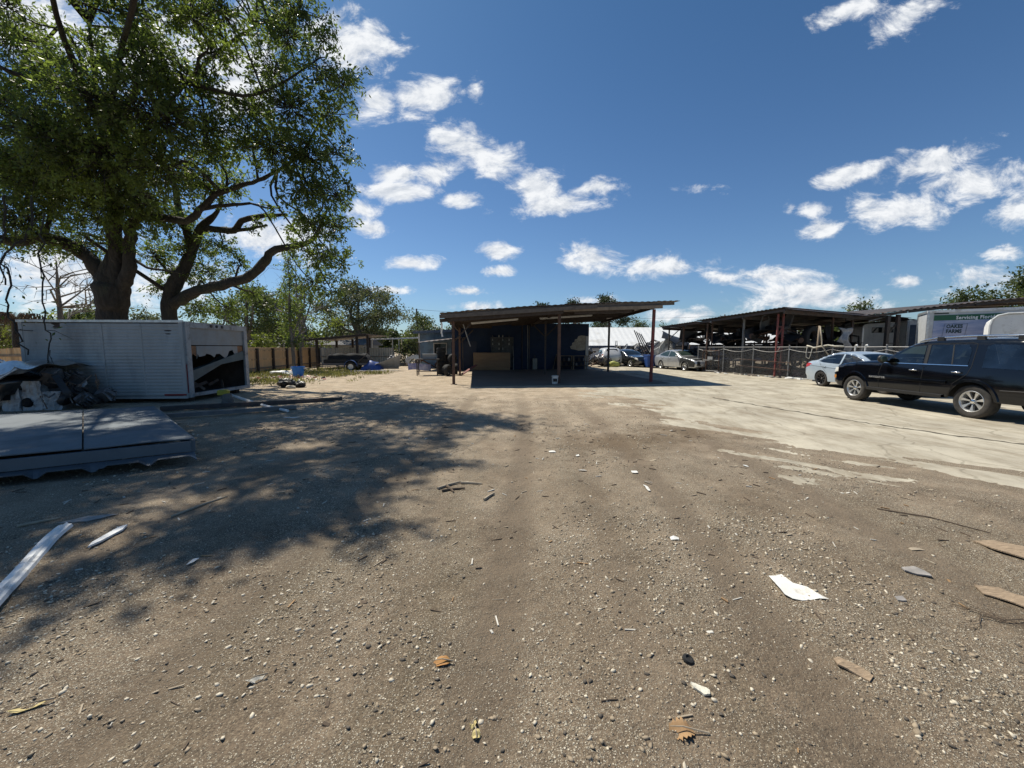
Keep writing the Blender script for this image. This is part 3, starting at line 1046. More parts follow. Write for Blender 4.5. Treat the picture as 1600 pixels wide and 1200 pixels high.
# clumps that hang over the camera's upper left, outside the frame, and throw the dappled shade
over = []
rr_ = np.random.default_rng(23)
EDGE_Y = (2.3, 2.6, 3.0, 5.0, 6.8, 8.6)
EDGE_X = (-2.9, -1.7, -1.0, -1.15, -1.2, -0.4)
while len(over) < 105:
    gy_ = rr_.uniform(2.3, 6.8)
    gx_ = float(np.interp(gy_, EDGE_Y, EDGE_X)) - 0.05 - 6.6 * rr_.uniform(0, 1) ** 1.2
    z = max(8.3, (gy_ + 2.2) / 0.58) + rr_.uniform(-0.2, 1.0)
    over.append((gx_ - 0.46 * z, gy_ + 0.42 * z, z, rr_.uniform(0.45, 0.98)))
top = [(-16 + 2.2 * i + rr_.uniform(-.6, .6), 15 + rr_.uniform(-2, 3), 14.6 + rr_.uniform(-1, 1.2), rr_.uniform(1.1, 1.8)) for i in range(5)]
B_SEL = lambda c: c[1] >= 16.4
oak('oak_tree', 'huge spreading oak with a forked trunk behind the white storage box, filling the upper left',
    ['A_trunk', 'A_left', 'A_mid', 'A_right', 'A_stub', 'A_top', 'A_topr', 'A_near', 'A_near2', 'A_up', 'A_low'],
    [c for c in CLUMPS if not B_SEL(c)] + over + top, (-17.1, 16.6, 0), 39, 24, 0.12, 0.16)
oak('oak_tree', 'smaller dark oak with one arching mossy limb, right of the huge oak trunk',
    ['B_trunk', 'B_limb', 'B_up', 'B_up2', 'B_top'], [c for c in CLUMPS if B_SEL(c)], (-15.7, 17.8, 0), 46, 24, 0.115, 0.16)


def wild_tree(name, label, base, h, r, leaf, n_cl=14, per=16, leaves=14, size=0.2, trunk_r=0.2, crown0=0.35, open_=False, group=None,
              seed=1, br=bark_grey, spread=0.35, lean=0.0, flat=0.75, cat='tree', clr=0.34):
    rg = np.random.default_rng(seed)
    root = thing(name, label, cat, base, group=group)
    cl = []
    for i in range(n_cl):
        a = 2 * PI * i / n_cl * 2.618 + rg.uniform(0, 1)
        t = (i + 0.5) / n_cl
        zz = h * (crown0 + (1 - crown0) * (0.12 + 0.80 * t))
        prof = math.sin(PI * min(1, 0.18 + 0.82 * t) ** 1.1) * 0.9 + 0.12
        rr = r * prof * rg.uniform(0.35, 0.85)
        cl.append((rr * math.cos(a) + lean * zz, rr * math.sin(a) * 0.8, zz, r * rg.uniform(0.8, 1.2) * clr))
    tb = MB()
    top_ = h * (crown0 + (1 - crown0) * 0.75)
    tp = [(0, 0, -0.1, trunk_r * 1.25), (lean * h * .2 + rg.normal() * .1, rg.normal() * .1, h * 0.2, trunk_r), (lean * h * .45 + rg.normal() * .15, rg.normal() * .15, top_ * 0.6, trunk_r * .75), (lean * top_, 0, top_, trunk_r * 0.3)]
    skel = [limb(tb, tp, rg, 8)]
    for i in range(5):
        c = cl[int(rg.integers(0, len(cl)))]
        s = skel[0][int(len(skel[0]) * rg.uniform(0.3, 0.7))]
        m_ = (np.array(c[:3]) + s[:3]) / 2 + rg.normal(size=3) * 0.08 * h
        skel.append(limb(tb, [(*s[:3], trunk_r * 0.55), (*m_, trunk_r * 0.4), (*c[:3], trunk_r * 0.15)], rg, 6))
    tb.build('trunk', br, root, smooth=True)
    P, A, S, B = spray_points(cl, per, leaves, spread, rg, flat=flat)
    bb = MB()
    make_branches(bb, skel, cl, S[::3], B[::3], rg)
    bb.build('branches', br, root, smooth=True)['kind'] = 'stuff'
    leaf_mesh('crown', P, size, leaf, root, rg, axis=A, aspect=0.55)
    return root


def bare_tree(name, label, base, h, r, n, seed, tr=0.09, mat=bark_grey, lean=0.0, up=0.6):
    rg = np.random.default_rng(seed)
    root = thing(name, label, 'tree', base)
    tb = MB()
    q = limb(tb, [(0, 0, -0.1, tr), (lean * h * .3 + .06, 0, h * .35, tr * .8), (lean * h * .6 - .05, .05, h * .7, tr * .55), (lean * h, 0, h, tr * .15)], rg, 7)
    tb.build('trunk', mat, root, smooth=True)
    bb = MB()
    def grow(p, d, ln, rad, lev):
        m1 = p + d * ln * .5 + rg.normal(size=3) * ln * .10
        e = p + d * ln + rg.normal(size=3) * ln * .14
        bb.tube([tuple(p), tuple(m1), tuple(e)], [rad, rad * .75, rad * .4], 4, cap=False)
        if lev:
            for k in range(3):
                dd = d + rg.normal(size=3) * .65
                dd /= np.linalg.norm(dd)
                grow(m1 + (e - m1) * rg.uniform(0, 1), dd, ln * rg.uniform(.45, .7), rad * .5, lev - 1)
    for i in range(n):
        s = q[int(len(q) * rg.uniform(0.3, 0.97))]
        a = rg.uniform(0, 2 * PI)
        d = np.array((math.cos(a), math.sin(a), up * rg.uniform(0.3, 1.6)))
        d /= np.linalg.norm(d)
        grow(s[:3], d, r * rg.uniform(.5, 1.0), max(0.012, s[3] * .5), 2)
    bb.build('branches', mat, root, smooth=True)['kind'] = 'stuff'
    return root
wild_tree('oak_tree', 'broad pale leafy oak with open branches behind the left lean-to shed', (-18.8, 48, 0), 9.8, 7.0, leaf_pale, 30, 13, 12, 0.24, 0.35, 0.26, seed=3, spread=0.42, clr=0.25)
wild_tree('tree', 'dark round tree between the pale oak and the utility pole', (-13.2, 57, 0), 6.4, 3.6, leaf_mid, 12, 16, 14, 0.26, 0.2, 0.2, seed=4, spread=0.5)
wild_tree('tree', 'small far tree left of the carport roof corner', (-15.5, 74, 0), 5.6, 3.4, leaf_mid, 9, 15, 13, 0.3, 0.2, 0.2, seed=5, spread=0.5)
wild_tree('tree', 'small far tree right behind the utility pole', (-11.4, 76, 0), 5.9, 3.0, leaf_mid, 9, 15, 13, 0.3, 0.2, 0.2, seed=15, spread=0.5)
wild_tree('tree', 'mid green bushy tree standing behind the wooden fence near the storage box', (-22.4, 33, 0), 7.2, 3.6, leaf_mid, 16, 16, 14, 0.2, 0.22, 0.12, seed=6, spread=0.42)
wild_tree('tree', 'yellowish green tree behind the far half of the wooden fence', (-19.6, 36, 0), 8.0, 3.2, leaf_bright, 14, 13, 13, 0.2, 0.22, 0.15, seed=7, spread=0.42)
wild_tree('tree', 'dark tree far behind the wooden fence under the arching limb', (-26.5, 42, 0), 7.8, 5.0, leaf_mid, 16, 15, 14, 0.24, 0.25, 0.12, seed=8, spread=0.5)
wild_tree('vine_column', 'slim dead trunk wrapped in dark hanging vines left of the bare tree', (-14.7, 26, 0), 8.2, 0.65, leaf_oak, 14, 60, 14, 0.12, 0.10, 0.1, seed=9, spread=0.2, cat='tree', clr=0.9)
bare_tree('bare_tree', 'tall thin grey leafless tree right of the vine wrapped trunk', (-16.2, 29.5, 0), 7.8, 2.0, 16, 12, 0.10)
bare_tree('bare_tree', 'pale leafless crooked tree rising behind the left end of the storage box', (-23.4, 20, 0), 6.0, 2.6, 16, 13, 0.16, lean=0.05)
wild_tree('bush', 'bright yellow green bush poking over the wooden fence', (-17.5, 27, 0), 2.7, 0.95, leaf_bright, 9, 50, 13, 0.15, 0.04, 0.1, seed=16, spread=0.22, cat='bush', clr=0.5)
for i, (x, y, h, r, lf, lab) in enumerate((
        (-31.5, 27, 3.9, 2.2, leaf_bright, 'bright green bush showing over the left end of the storage box roof'),
        (-28.6, 26, 4.2, 2.0, leaf_mid, 'mid green bush over the storage box roof, left of the huge oak trunk'),
        (-33.5, 36, 5.0, 2.6, leaf_pale, 'grey green bush seen between the two oak trunks'),
        (-37.0, 34, 5.0, 3.0, leaf_mid, 'dull green bush behind the leafless crooked tree'),
        (-29.2, 22, 3.0, 1.6, leaf_bright, 'yellow green bush at the left edge above the low fence'))):
    wild_tree('bush', lab, (x, y, 0), h, r, lf, 12, 22, 14, 0.2, 0.06, 0.05, seed=30 + i, spread=0.35, cat='bush', clr=0.5)
wild_tree('pine_tree', 'flat topped dark tree peeking over the middle of the carport roof', (5.9, 76, 0), 10.4, 3.6, leaf_dark, 12, 18, 14, 0.3, 0.3, 0.55, seed=40, spread=0.5, flat=0.55)
wild_tree('pine_tree', 'dark tree crown over the carport roof just left of the tallest pine', (11.8, 74, 0), 10.6, 3.4, leaf_dark, 12, 18, 14, 0.3, 0.3, 0.55, seed=41, spread=0.5, flat=0.55)
wild_tree('pine_tree', 'tallest pine with open limbs above the right slope of the carport roof', (14.8, 60, 0), 10.0, 3.3, leaf_dark, 20, 20, 14, 0.24, 0.24, 0.30, seed=42, spread=0.42, flat=0.6)
wild_tree('tree', 'round green treetop behind the white roof, left of the red carport post', (26.0, 80, 0), 7.2, 3.6, leaf_mid, 12, 16, 14, 0.3, 0.25, 0.3, seed=43, spread=0.5)
wild_tree('tree', 'low green treetop behind the white roof and the leaning bars', (34.0, 86, 0), 6.6, 3.0, leaf_mid, 9, 15, 14, 0.3, 0.2, 0.3, seed=44, spread=0.5)
wild_tree('tree', 'dark treetop above the right end of the fenced shed roof', (40.5, 45, 0), 6.9, 2.9, leaf_mid, 12, 16, 14, 0.24, 0.2, 0.35, seed=45, spread=0.42)
wild_tree('tree', 'wide green tree filling the gap under the right end of the fenced shed roof', (33.0, 40, 0), 4.6, 4.4, leaf_mid, 16, 15, 14, 0.24, 0.2, 0.12, seed=46, spread=0.45)
wild_tree('tree', 'green tree over the far shed roof, left of the biggest treetop at the right edge', (48.0, 41, 0), 7.6, 3.4, leaf_mid, 14, 16, 14, 0.24, 0.25, 0.3, seed=47, spread=0.42)
wild_tree('tree', 'biggest dark green treetop at the right edge over the far shed roof', (51.8, 38, 0), 9.4, 5.0, leaf_mid, 22, 16, 14, 0.24, 0.3, 0.3, seed=48, spread=0.45)


def far_wood():
    rg = np.random.default_rng(77)
    cl = []
    for i in range(150):
        a = R(-74 + 148 * i / 149)
        d = rg.uniform(105, 130)
        h = rg.uniform(1.4, 3.6) + (1.8 if -60 < math.degrees(a) < -14 else 0)
        cl.append((d * math.sin(a), d * math.cos(a), h, rg.uniform(2.2, 3.4)))
        cl.append((d * math.sin(a) + rg.uniform(-2, 2), d * math.cos(a), h * 0.35, 2.6))
    P, A, S, B = spray_points(cl, 5.5, 10, 0.9, rg)
    o = leaf_mesh('far_wood', P, 0.75, leaf_mid, None, rg, axis=A, aspect=0.6)
    tag(o, 'low belt of far trees along the skyline', kind='stuff')
far_wood()


# ------------------------------------------------------------------ shared materials
rust = M('rusty_steel', (0.085, 0.050, 0.036), 0.85, col2=(0.15, 0.085, 0.06), scale=9, bump=0.3, stain=(0.05, 0.035, 0.03))
red_paint = M('faded_red_paint', (0.20, 0.045, 0.040), 0.7, var=0.25, scale=7, stain=(0.09, 0.05, 0.04), stain_scale=4)
dark_steel = M('dark_steel', (0.055, 0.050, 0.048), 0.7, var=0.3, scale=6, stain=(0.10, 0.06, 0.045))
galv = M('galvanised_steel', (0.24, 0.24, 0.24), 0.55, 0.4, var=0.2, scale=8)
roof_metal = M('old_roof_metal', (0.22, 0.20, 0.19), 0.55, 0.35, var=0.2, scale=2, stain=(0.16, 0.09, 0.06), stain_amt=0.5)
roof_dark = M('dark_roof_metal', (0.050, 0.046, 0.046), 0.6, 0.2, var=0.25, scale=2, stain=(0.12, 0.07, 0.05), stain_amt=0.4)
white_roof = M('white_roof_metal', (0.80, 0.80, 0.78), 0.4, 0.0, var=0.06, scale=2, stain=(0.55, 0.53, 0.48), stain_scale=0.5, stain_amt=0.25)
wood_old = M('weathered_wood', (0.19, 0.145, 0.105), 0.9, col2=(0.30, 0.235, 0.17), scale=5, bump=0.4, stretch=(1, 1, 0.15))
wood_grey = M('grey_timber', (0.135, 0.115, 0.098), 0.9, var=0.25, scale=6, bump=0.3)
wood_dark = M('dark_timber', (0.060, 0.045, 0.036), 0.9, var=0.3, scale=6)
picket_mat = M('fence_picket_wood', (0.56, 0.37, 0.19), 0.9, col2=(0.72, 0.50, 0.28), scale=4, bump=0.3, stretch=(2.5, 2.5, 0.3), stain=(0.24, 0.16, 0.09))
ply = M('plywood', (0.22, 0.145, 0.085), 0.85, col2=(0.30, 0.205, 0.125), scale=3, stretch=(0.3, 1, 2))
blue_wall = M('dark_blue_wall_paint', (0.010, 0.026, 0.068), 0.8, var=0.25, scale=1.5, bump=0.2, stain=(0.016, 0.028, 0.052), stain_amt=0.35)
mid_blue = M('mid_blue_wall_paint', (0.030, 0.062, 0.150), 0.7, var=0.2, scale=1.5, stain=(0.05, 0.06, 0.09))
pale_blue = M('pale_blue_wall_paint', (0.17, 0.26, 0.36), 0.8, var=0.15, scale=2, stain=(0.12, 0.15, 0.19))
white_paint = M('white_paint', (0.78, 0.78, 0.76), 0.5, var=0.05, scale=3, stain=(0.5, 0.48, 0.43), stain_scale=2.5, stain_amt=0.3)
dirty_white = M('dirty_white_siding', (0.37, 0.375, 0.365), 0.55, var=0.12, scale=1.2, stain=(0.22, 0.23, 0.225), stain_scale=0.9, stain_amt=0.45, stretch=(1, 1, 0.35))
beige = M('beige_panel', (0.56, 0.50, 0.40), 0.7, var=0.08, scale=2, stain=(0.32, 0.30, 0.24), stain_amt=0.35)
black_plastic = M('black_plastic', (0.012, 0.012, 0.013), 0.45, var=0.3, scale=5)
black_rubber = M('black_rubber', (0.022, 0.022, 0.022), 0.85, var=0.3, scale=8)
shade_cloth = M('dark_shade_cloth', (0.014, 0.015, 0.019), 0.9, var=0.45, scale=3, stretch=(1, 1, 0.4))


def see_through(m, share):
    """loosely woven cloth: lets a share of what lies behind show between its threads"""
    nt = m.node_tree
    out = nt.nodes['Material Output']
    tr = nt.nodes.new('ShaderNodeBsdfTransparent')
    mx = nt.nodes.new('ShaderNodeMixShader')
    mx.inputs[0].default_value = share
    nt.links.new(nt.nodes['Principled BSDF'].outputs[0], mx.inputs[1])
    nt.links.new(tr.outputs[0], mx.inputs[2])
    nt.links.new(mx.outputs[0], out.inputs['Surface'])


see_through(shade_cloth, 0.42)
slab_mat = M('stained_shade_dark_floor', (0.13, 0.118, 0.10), 0.9, col2=(0.19, 0.172, 0.145), scale=1.2, bump=0.25, stain=(0.11, 0.095, 0.08), stain_scale=0.6, stain_amt=0.55)  # stained concrete, base tone lowered to deepen the shade under the roof
plaster = M('bare_plaster', (0.42, 0.38, 0.30), 0.9, var=0.2, scale=4, stain=(0.27, 0.235, 0.185), stain_scale=3)
blue_plastic = M('bright_blue_plastic', (0.010, 0.17, 0.56), 0.4, var=0.1)
bin_blue = M('navy_bin_plastic', (0.020, 0.065, 0.24), 0.4, var=0.1)
steel_scrap = M('scrap_metal', (0.20, 0.20, 0.205), 0.45, 0.7, var=0.35, scale=5, stain=(0.08, 0.05, 0.04))
alu = M('bare_aluminium', (0.55, 0.55, 0.54), 0.4, 0.8, var=0.25, scale=9)


def bilin(c, u, v):
    a, b, d, e = [Vector(q) for q in c]           # FL, FR, BR, BL
    return (a * (1 - u) + b * u) * (1 - v) + (e * (1 - u) + d * u) * v


def corrugated(mb, c, ribs, along='v', amp=0.03, bow=0.0, sag=0.0, thick=0.012):
    """a corrugated sheet over four corners, ribs running along v (front to back) or u"""
    n = ribs * 4
    prof = (0.0, 0.9, 1.0, 0.1)
    def fn(u, v):
        p = bilin(c, u, v)
        t = u if along == 'v' else v
        k = int(round(t * n)) % 4
        p.z += amp * prof[k] + bow * math.sin(PI * u) + sag * math.sin(PI * v)
        return p
    if along == 'v':
        mb.sheet(fn, n, 6, thick)
    else:
        mb.sheet(fn, 6, n, thick)


# ------------------------------------------------------------------ carport with the dark blue workshop
cp = thing('carport', 'long dark carport with a sloping metal roof before the dark blue workshop', 'carport', (2.1, 17.7, 0))
o_ = Vector((2.1, 17.7, 0))
FL, FR, BR, BL = (-3.12, 16.75, 3.13), (7.75, 18.15, 3.80), (7.45, 29.3, 3.78), (-4.2, 28.4, 3.05)
cor = [Vector(q) - o_ for q in (FL, FR, BR, BL)]
for i in range(10):
    mb = MB()
    u0, u1 = i / 10, (i + 1) / 10 + 0.006
    cs = [bilin(cor, u0, 0), bilin(cor, u1, 0), bilin(cor, u1, 1), bilin(cor, u0, 1)]
    for q, uu in zip(cs, (u0, u1, u1, u0)):
        q.z += 0.10 * math.sin(PI * uu) + 0.016 * (i % 2)
    corrugated(mb, cs, 4, 'v', 0.02)
    mb.build('roof_sheet', roof_metal, cp)
for j, v in enumerate((0.012, 0.17, 0.33, 0.5, 0.66, 0.83, 0.985)):   # purlins across the slope
    for (u0, u1, dz) in ((0.005, 0.5, 0.0), (0.502, 0.985 - 0.03 * (j % 3), 0.0)):
        mb = MB()
        a, b = bilin(cor, u0, v), bilin(cor, u1, v)
        a.z += 0.10 * math.sin(PI * u0) - 0.09
        b.z += 0.10 * math.sin(PI * u1) - 0.09
        mb.bar(a, b, 0.06, 0.14)
        mb.build('purlin', wood_grey if j == 0 else wood_dark, cp)
for (u0, u1, v, dz, h, mt) in ((0.0, 0.64, -0.006, -0.16, 0.16, wood_grey), (0.0, 0.50, 0.006, -0.32, 0.15, wood_dark), (0.50, 0.93, 0.004, -0.24, 0.15, wood_old), (0.55, 0.80, 0.02, -0.38, 0.12, wood_dark)):
    mb = MB()
    a, b = bilin(cor, u0, v), bilin(cor, u1, v)
    a.z += 0.10 * math.sin(PI * u0) + dz
    b.z += 0.10 * math.sin(PI * u1) + dz
    mb.bar(a, b, 0.045, h)
    mb.build('fascia_board', mt, cp)
for (u0, u1) in ((0.03, 0.03), (0.49, 0.485), (0.90, 0.93)):       # beams on the post rows
    mb = MB()
    a, b = bilin(cor, u0, 0.02), bilin(cor, u1, 0.985)
    a.z += 0.10 * math.sin(PI * u0) - 0.235
    b.z += 0.10 * math.sin(PI * u1) - 0.235
    mb.bar(a, b, 0.09, 0.15)
    mb.build('beam', wood_dark, cp)
posts = ((-2.6, 17.1, 2.86, 0.115, rust), (2.15, 17.7, 3.2, 0.135, rust), (6.66, 18.4, 3.44, 0.12, red_paint), (6.55, 26.2, 3.4, 0.12, dark_steel),
         (-3.05, 22.5, 2.8, 0.11, rust), (1.2, 27.2, 3.2, 0.07, dark_steel), (2.0, 23.2, 3.2, 0.10, dark_steel))
for k, (x, y, h, w, mt) in enumerate(posts):
    mb = MB()
    lean = 0.05 if k == 2 else 0.01
    mb.bar((x - o_.x, y - o_.y, -0.05), (x - o_.x + lean, y - o_.y, h), w)
    mb.box((x - o_.x, y - o_.y, 0.012), (w * 2.1, w * 2.1, 0.024))
    mb.build('post', mt, cp)
for (x, y, dx, h) in ((-2.6, 17.16, 0.75, 2.7), (-3.05, 22.56, 0.8, 2.7), (2.0, 23.26, -0.8, 3.1), (2.0, 23.14, 0.8, 3.1)):
    mb = MB()
    mb.bar((x - o_.x + 0.06 * (1 if dx > 0 else -1), y - o_.y, h - 0.75), (x - o_.x + dx, y - o_.y, h - 0.03), 0.05)
    mb.build('brace', wood_dark, cp)
for (a, b) in (((-2.0, 19.0, 2.84), (0.3, 19.3, 3.06)), ((1.5, 21.0, 3.22), (4.4, 21.4, 3.42))):
    mb = MB()
    mb.bar(Vector(a) - o_, Vector(b) - o_, 0.13, 0.055)
    tl = mb.build('light_fixture', M('fixture_white', (0.6, 0.6, 0.58), 0.5), cp)
    mb = MB()
    for s in (-0.035, 0.035):
        mb.tube([Vector(a) - o_ + Vector((0.03, s, -0.045)), Vector(b) - o_ + Vector((-0.03, s, -0.045))], 0.016, 6)
    mb.build('tube_lamp', white_paint, tl)
mb = MB()
mb.tube([Vector(p) - o_ for p in ((-3.12, 16.9, 2.86), (-3.05, 16.9, 2.65), (-3.08, 16.95, 2.3), (-3.04, 16.95, 2.12))], 0.035, 8)
mb.build('downpipe', white_paint, cp)
mb = MB()
mb.bar(Vector((-2.25, 17.9, 2.72)) - o_, Vector((-1.95, 18.1, 1.7)) - o_, 0.035)
mb.build('hanging_rod', galv, cp)

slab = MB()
slab.sheet(lambda u, v: bilin([Vector((-1.72, 16.15, 0.02)), Vector((7.3, 17.6, 0.02)), Vector((6.2, 29.2, 0.03)), Vector((-2.95, 28.2, 0.03))], u, v), 12, 14, 0.12)  # left edge follows the roof's cast shadow, so the dark floor fills only shade
tag(slab.build('concrete_floor', slab_mat), 'stained concrete floor slab under the carport, toned dark and cut to the roof shadow', kind='structure')

ws = thing('workshop', 'dark blue workshop building at the back of the carport with a bare plaster patch', 'building', (0.7, 28.6, 0))
w0 = Vector((0.7, 28.6, 0))
dirw = Vector((0.99, 0.11, 0)).normalized()
nrm = Vector((0.11, -0.99, 0)).normalized()       # faces the camera
def wp(x, out, z):                                 # x from -5.1 to 5.1 along the wall
    return dirw * x + nrm * out + Vector((0, 0, z))
def wbox(mb, x0, x1, z0, z1, out0, out1):
    c = wp((x0 + x1) / 2, (out0 + out1) / 2, (z0 + z1) / 2)
    mb.box(c, (x1 - x0, out1 - out0, z1 - z0), (0, 0, math.atan2(dirw.y, dirw.x)))
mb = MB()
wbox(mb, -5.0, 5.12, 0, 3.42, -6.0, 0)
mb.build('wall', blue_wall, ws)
mb = MB()
poly = [(3.75, 1.55), (4.02, 1.5), (4.35, 1.42), (4.86, 1.46), (4.86, 2.52), (4.55, 2.56), (4.3, 2.5), (4.22, 2.3), (4.05, 2.26), (4.0, 2.08), (3.85, 1.98), (3.82, 1.8), (3.68, 1.72)]
k = len(poly)
mb.add([wp(a, 0.004, b) for a, b in poly] + [wp(a, 0.001, b) for a, b in poly], [tuple(range(k)), tuple(range(2 * k - 1, k - 1, -1))] + [(i, i + k, (i + 1) % k + k, (i + 1) % k) for i in range(k)])
tag(mb.build('plaster_patch', plaster, ws), 'bare plaster patch where the blue paint has fallen off')
mb = MB()
wbox(mb, 4.88, 5.10, 0.02, 2.5, 0.003, 0.03)
mb.build('corner_board', M('grey_corner_board', (0.5, 0.5, 0.48), 0.7), ws)
mb = MB()
wbox(mb, -4.98, -2.2, 3.05, 3.2, 0.002, 0.05)
mb.build('wall_plate', wood_dark, ws)
for x in (0.05, 0.45):
    mb = MB()
    mb.tube([wp(x, 0.05, 0.05), wp(x, 0.05, 3.3)], 0.03, 8)
    mb.build('conduit', galv if x > 0.2 else dark_steel, ws)
mb = MB()
wbox(mb, -4.4, -3.3, 0.02, 2.1, 0.003, 0.05)
d = mb.build('door', M('navy_door', (0.012, 0.02, 0.05), 0.5), ws)
mb = MB()
mb.tube([wp(-3.42, 0.06, 1.0), wp(-3.42, 0.11, 1.0), wp(-3.55, 0.11, 1.0)], 0.014, 6)
mb.build('handle', galv, d)

# things under the carport
def wall_thing(name, label, cat, x, out, group=None):
    return thing(name, label, cat, tuple(w0 + wp(x, out, 0.025)), math.atan2(dirw.y, dirw.x), group)
t = wall_thing('plywood_crate', 'long wide plywood crate standing in front of the dark blue workshop wall', 'crate', -2.25, 0.65)
for z in (0.32, 0.935):
    MB().box((0, -0.30, z), (2.62, 0.02, 0.60)).build('plywood_sheet', ply, t)
for x in (-1.24, 0, 1.24):
    MB().box((x, -0.27, 0.625), (0.09, 0.04, 1.23)).build('batten', wood_old, t)
MB().box((0, 0.02, 1.255), (2.62, 0.66, 0.02)).build('lid', ply, t)
for x in (-1.30, 1.30):
    MB().box((x, 0.02, 0.62), (0.02, 0.60, 1.23)).build('side_panel', ply, t)
MB().box((0, 0.32, 0.62), (2.58, 0.02, 1.2)).build('back_panel', ply, t)
MB().box((-1.5, -0.2, 0.09), (0.5, 0.5, 0.10)).build('skid', wood_old, t)

t = wall_thing('shelf_cabinet', 'dark perforated shelf cabinet behind the plywood crate with small bottles on top', 'cabinet', -1.45, 0.03)
pg = M('pegboard_grey', (0.12, 0.125, 0.13), 0.8, var=0.3, scale=6)
MB().box((0, -0.01, 1.25), (1.62, 0.02, 2.2)).build('back_panel', pg, t)
for x in (-0.80, 0.0, 0.80):
    MB().box((x, -0.13, 1.25), (0.03, 0.22, 2.25)).build('upright', pg, t)
for z in (0.5, 1.0, 1.45, 1.8, 2.1, 2.36):
    MB().box((0, -0.13, z), (1.64, 0.24, 0.025)).build('shelf', pg, t)
for i in range(16):
    x = -0.7 + 0.37 * (i % 4) + (0.1 if i % 2 else 0)
    mb = MB()
    mb.lathe([(0, 0), (0.035, 0), (0.035, 0.10), (0.012, 0.14), (0.012, 0.17), (0, 0.17)], 8)
    p = w0 + wp(-1.45 + x, 0.16 + 0.02 * (i % 3), 0.025 + (1.4625, 1.8125, 2.1125, 2.3725)[i // 4])
    b = mb.build('bottle', M('bottle_plastic', (0.55, 0.55, 0.52), 0.4) if i % 3 else M('bottle_dark', (0.08, 0.07, 0.07), 0.4), None, smooth=40, loc=p)
    tag(b, 'small bottle standing on the cabinet shelves behind the plywood crate', 'bottle', 'bottles on the shelf cabinet')

t = wall_thing('gas_meter', 'small grey cabinet with a round top valve at the foot of the wall conduit', 'cabinet', 0.95, 0.25)
MB().box((0, 0, 0.42), (0.36, 0.26, 0.82)).build('case', M('cabinet_grey', (0.17, 0.17, 0.16), 0.6), t)
MB().box((0, -0.135, 0.42), (0.30, 0.012, 0.72)).build('door', M('cabinet_grey_light', (0.24, 0.24, 0.22), 0.6), t)
mb = MB()
mb.tube([(0, 0, 0.83), (0, 0, 0.98)], 0.03, 8)
mb.lathe([(0.0, 0.98), (0.07, 0.98), (0.07, 1.02), (0, 1.02)], 10)
mb.build('valve', dark_steel, t, smooth=40)
t = wall_thing('pipe', 'pale pipe standing upright against the wall right of the plywood crate', 'pipe', -0.62, 0.12)
MB().tube([(0, -0.05, 0), (-0.02, 0.03, 1.75)], 0.035, 8).build('tube', M('pipe_grey', (0.42, 0.42, 0.42), 0.5), t, smooth=40)
MB().tube([(-0.011, -0.010, 0.9), (-0.012, -0.007, 0.98)], 0.045, 8).build('coupling', dark_steel, t)
for i, (x, ln, tl) in enumerate(((2.3, 1.15, 0.35), (2.75, 0.8, -0.12), (3.0, 0.75, 0.15))):
    t = wall_thing('plank', ('long grey plank leaning steeply on the wall left of the wooden rack', 'short dark plank leaning on the wall beside the long grey one', 'short stub plank leaning on the left end of the wooden rack')[i], 'plank', x, 0.35)
    mb = MB()
    mb.bar((0, 0, 0), (tl, 0.28, ln), 0.09, 0.03)
    mb.build('board', wood_grey if i == 0 else wood_dark, t)

t = wall_thing('wooden_rack', 'low two tier wooden rack below the plaster patch on the workshop wall', 'rack', 3.75, 0.5)
for x in (-1.0, 0.0, 1.0):
    for y in (-0.3, 0.25):
        MB().box((x, y, 0.5), (0.08, 0.06, 1.0)).build('upright', wood_old, t)
for z in (0.28, 0.62, 1.015):
    MB().box((0, -0.02, z), (2.12, 0.66, 0.035)).build('shelf', wood_old if z > 1 else wood_dark, t)
rj = random.Random(3)
for i in range(11):
    x, z = -0.85 + 0.19 * (i % 10), (0.30, 0.64)[i % 2]
    mb = MB()
    s = rj.uniform(0.10, 0.15)
    mb.box((0, 0, s * 0.8), (s * 1.2, s * 1.6, s * 1.6), taper=0.85)
    mb.tube([(0, 0, s * 1.6), (0, 0, s * 1.6 + 0.04)], 0.03, 8)
    p = w0 + wp(3.75 + x, 0.55, 0.025 + z)
    tag(mb.build('parts_box', dark_steel if i % 3 else steel_scrap, None, loc=p), 'dark tin stored on a tier of the low wooden rack', 'tin', 'tins on the wooden rack')
for i, (x, y, h) in enumerate(((-2.55, 25.6, 0.55), (-1.9, 26.2, 0.4))):
    pass
t = thing('red_plank', 'dark red plank leaning at the foot of the left carport side', 'plank', (-3.0, 22.9, 0))
MB().bar((0, 0, 0.05), (0.75, 1.2, 0.06 + 0.5), 0.2, 0.04).build('board', red_paint, t)

t = thing('bucket', 'white plastic bucket with a dark label at the foot of the middle carport post', 'bucket', (1.93, 17.25, 0.02))
MB().lathe([(0, 0.005), (0.125, 0.005), (0.15, 0.34), (0.158, 0.34), (0.158, 0.37), (0.145, 0.37), (0.12, 0.03), (0, 0.03)], 20).build('pail', M('pail_white', (0.72, 0.71, 0.67), 0.45, stain=(0.35, 0.33, 0.3), stain_scale=6), t, smooth=40)
mb = MB()
mb.tube([(0.155 * math.cos(a), -0.155 * abs(math.sin(a)) * 0.5 - 0.02, 0.34 - 0.16 * math.sin(a)) for a in [PI * i / 10 for i in range(11)]], 0.005, 5)
mb.build('handle', dark_steel, t)
mb = MB()
mb.sheet(lambda u, v: (0.1385 * math.cos(R(-130 + 80 * u)) * (1 + 0.03 * v), 0.1385 * math.sin(R(-130 + 80 * u)) * (1 + 0.03 * v), 0.11 + 0.14 * v), 8, 2, -0.003)
mb.build('label_sticker', black_plastic, t)

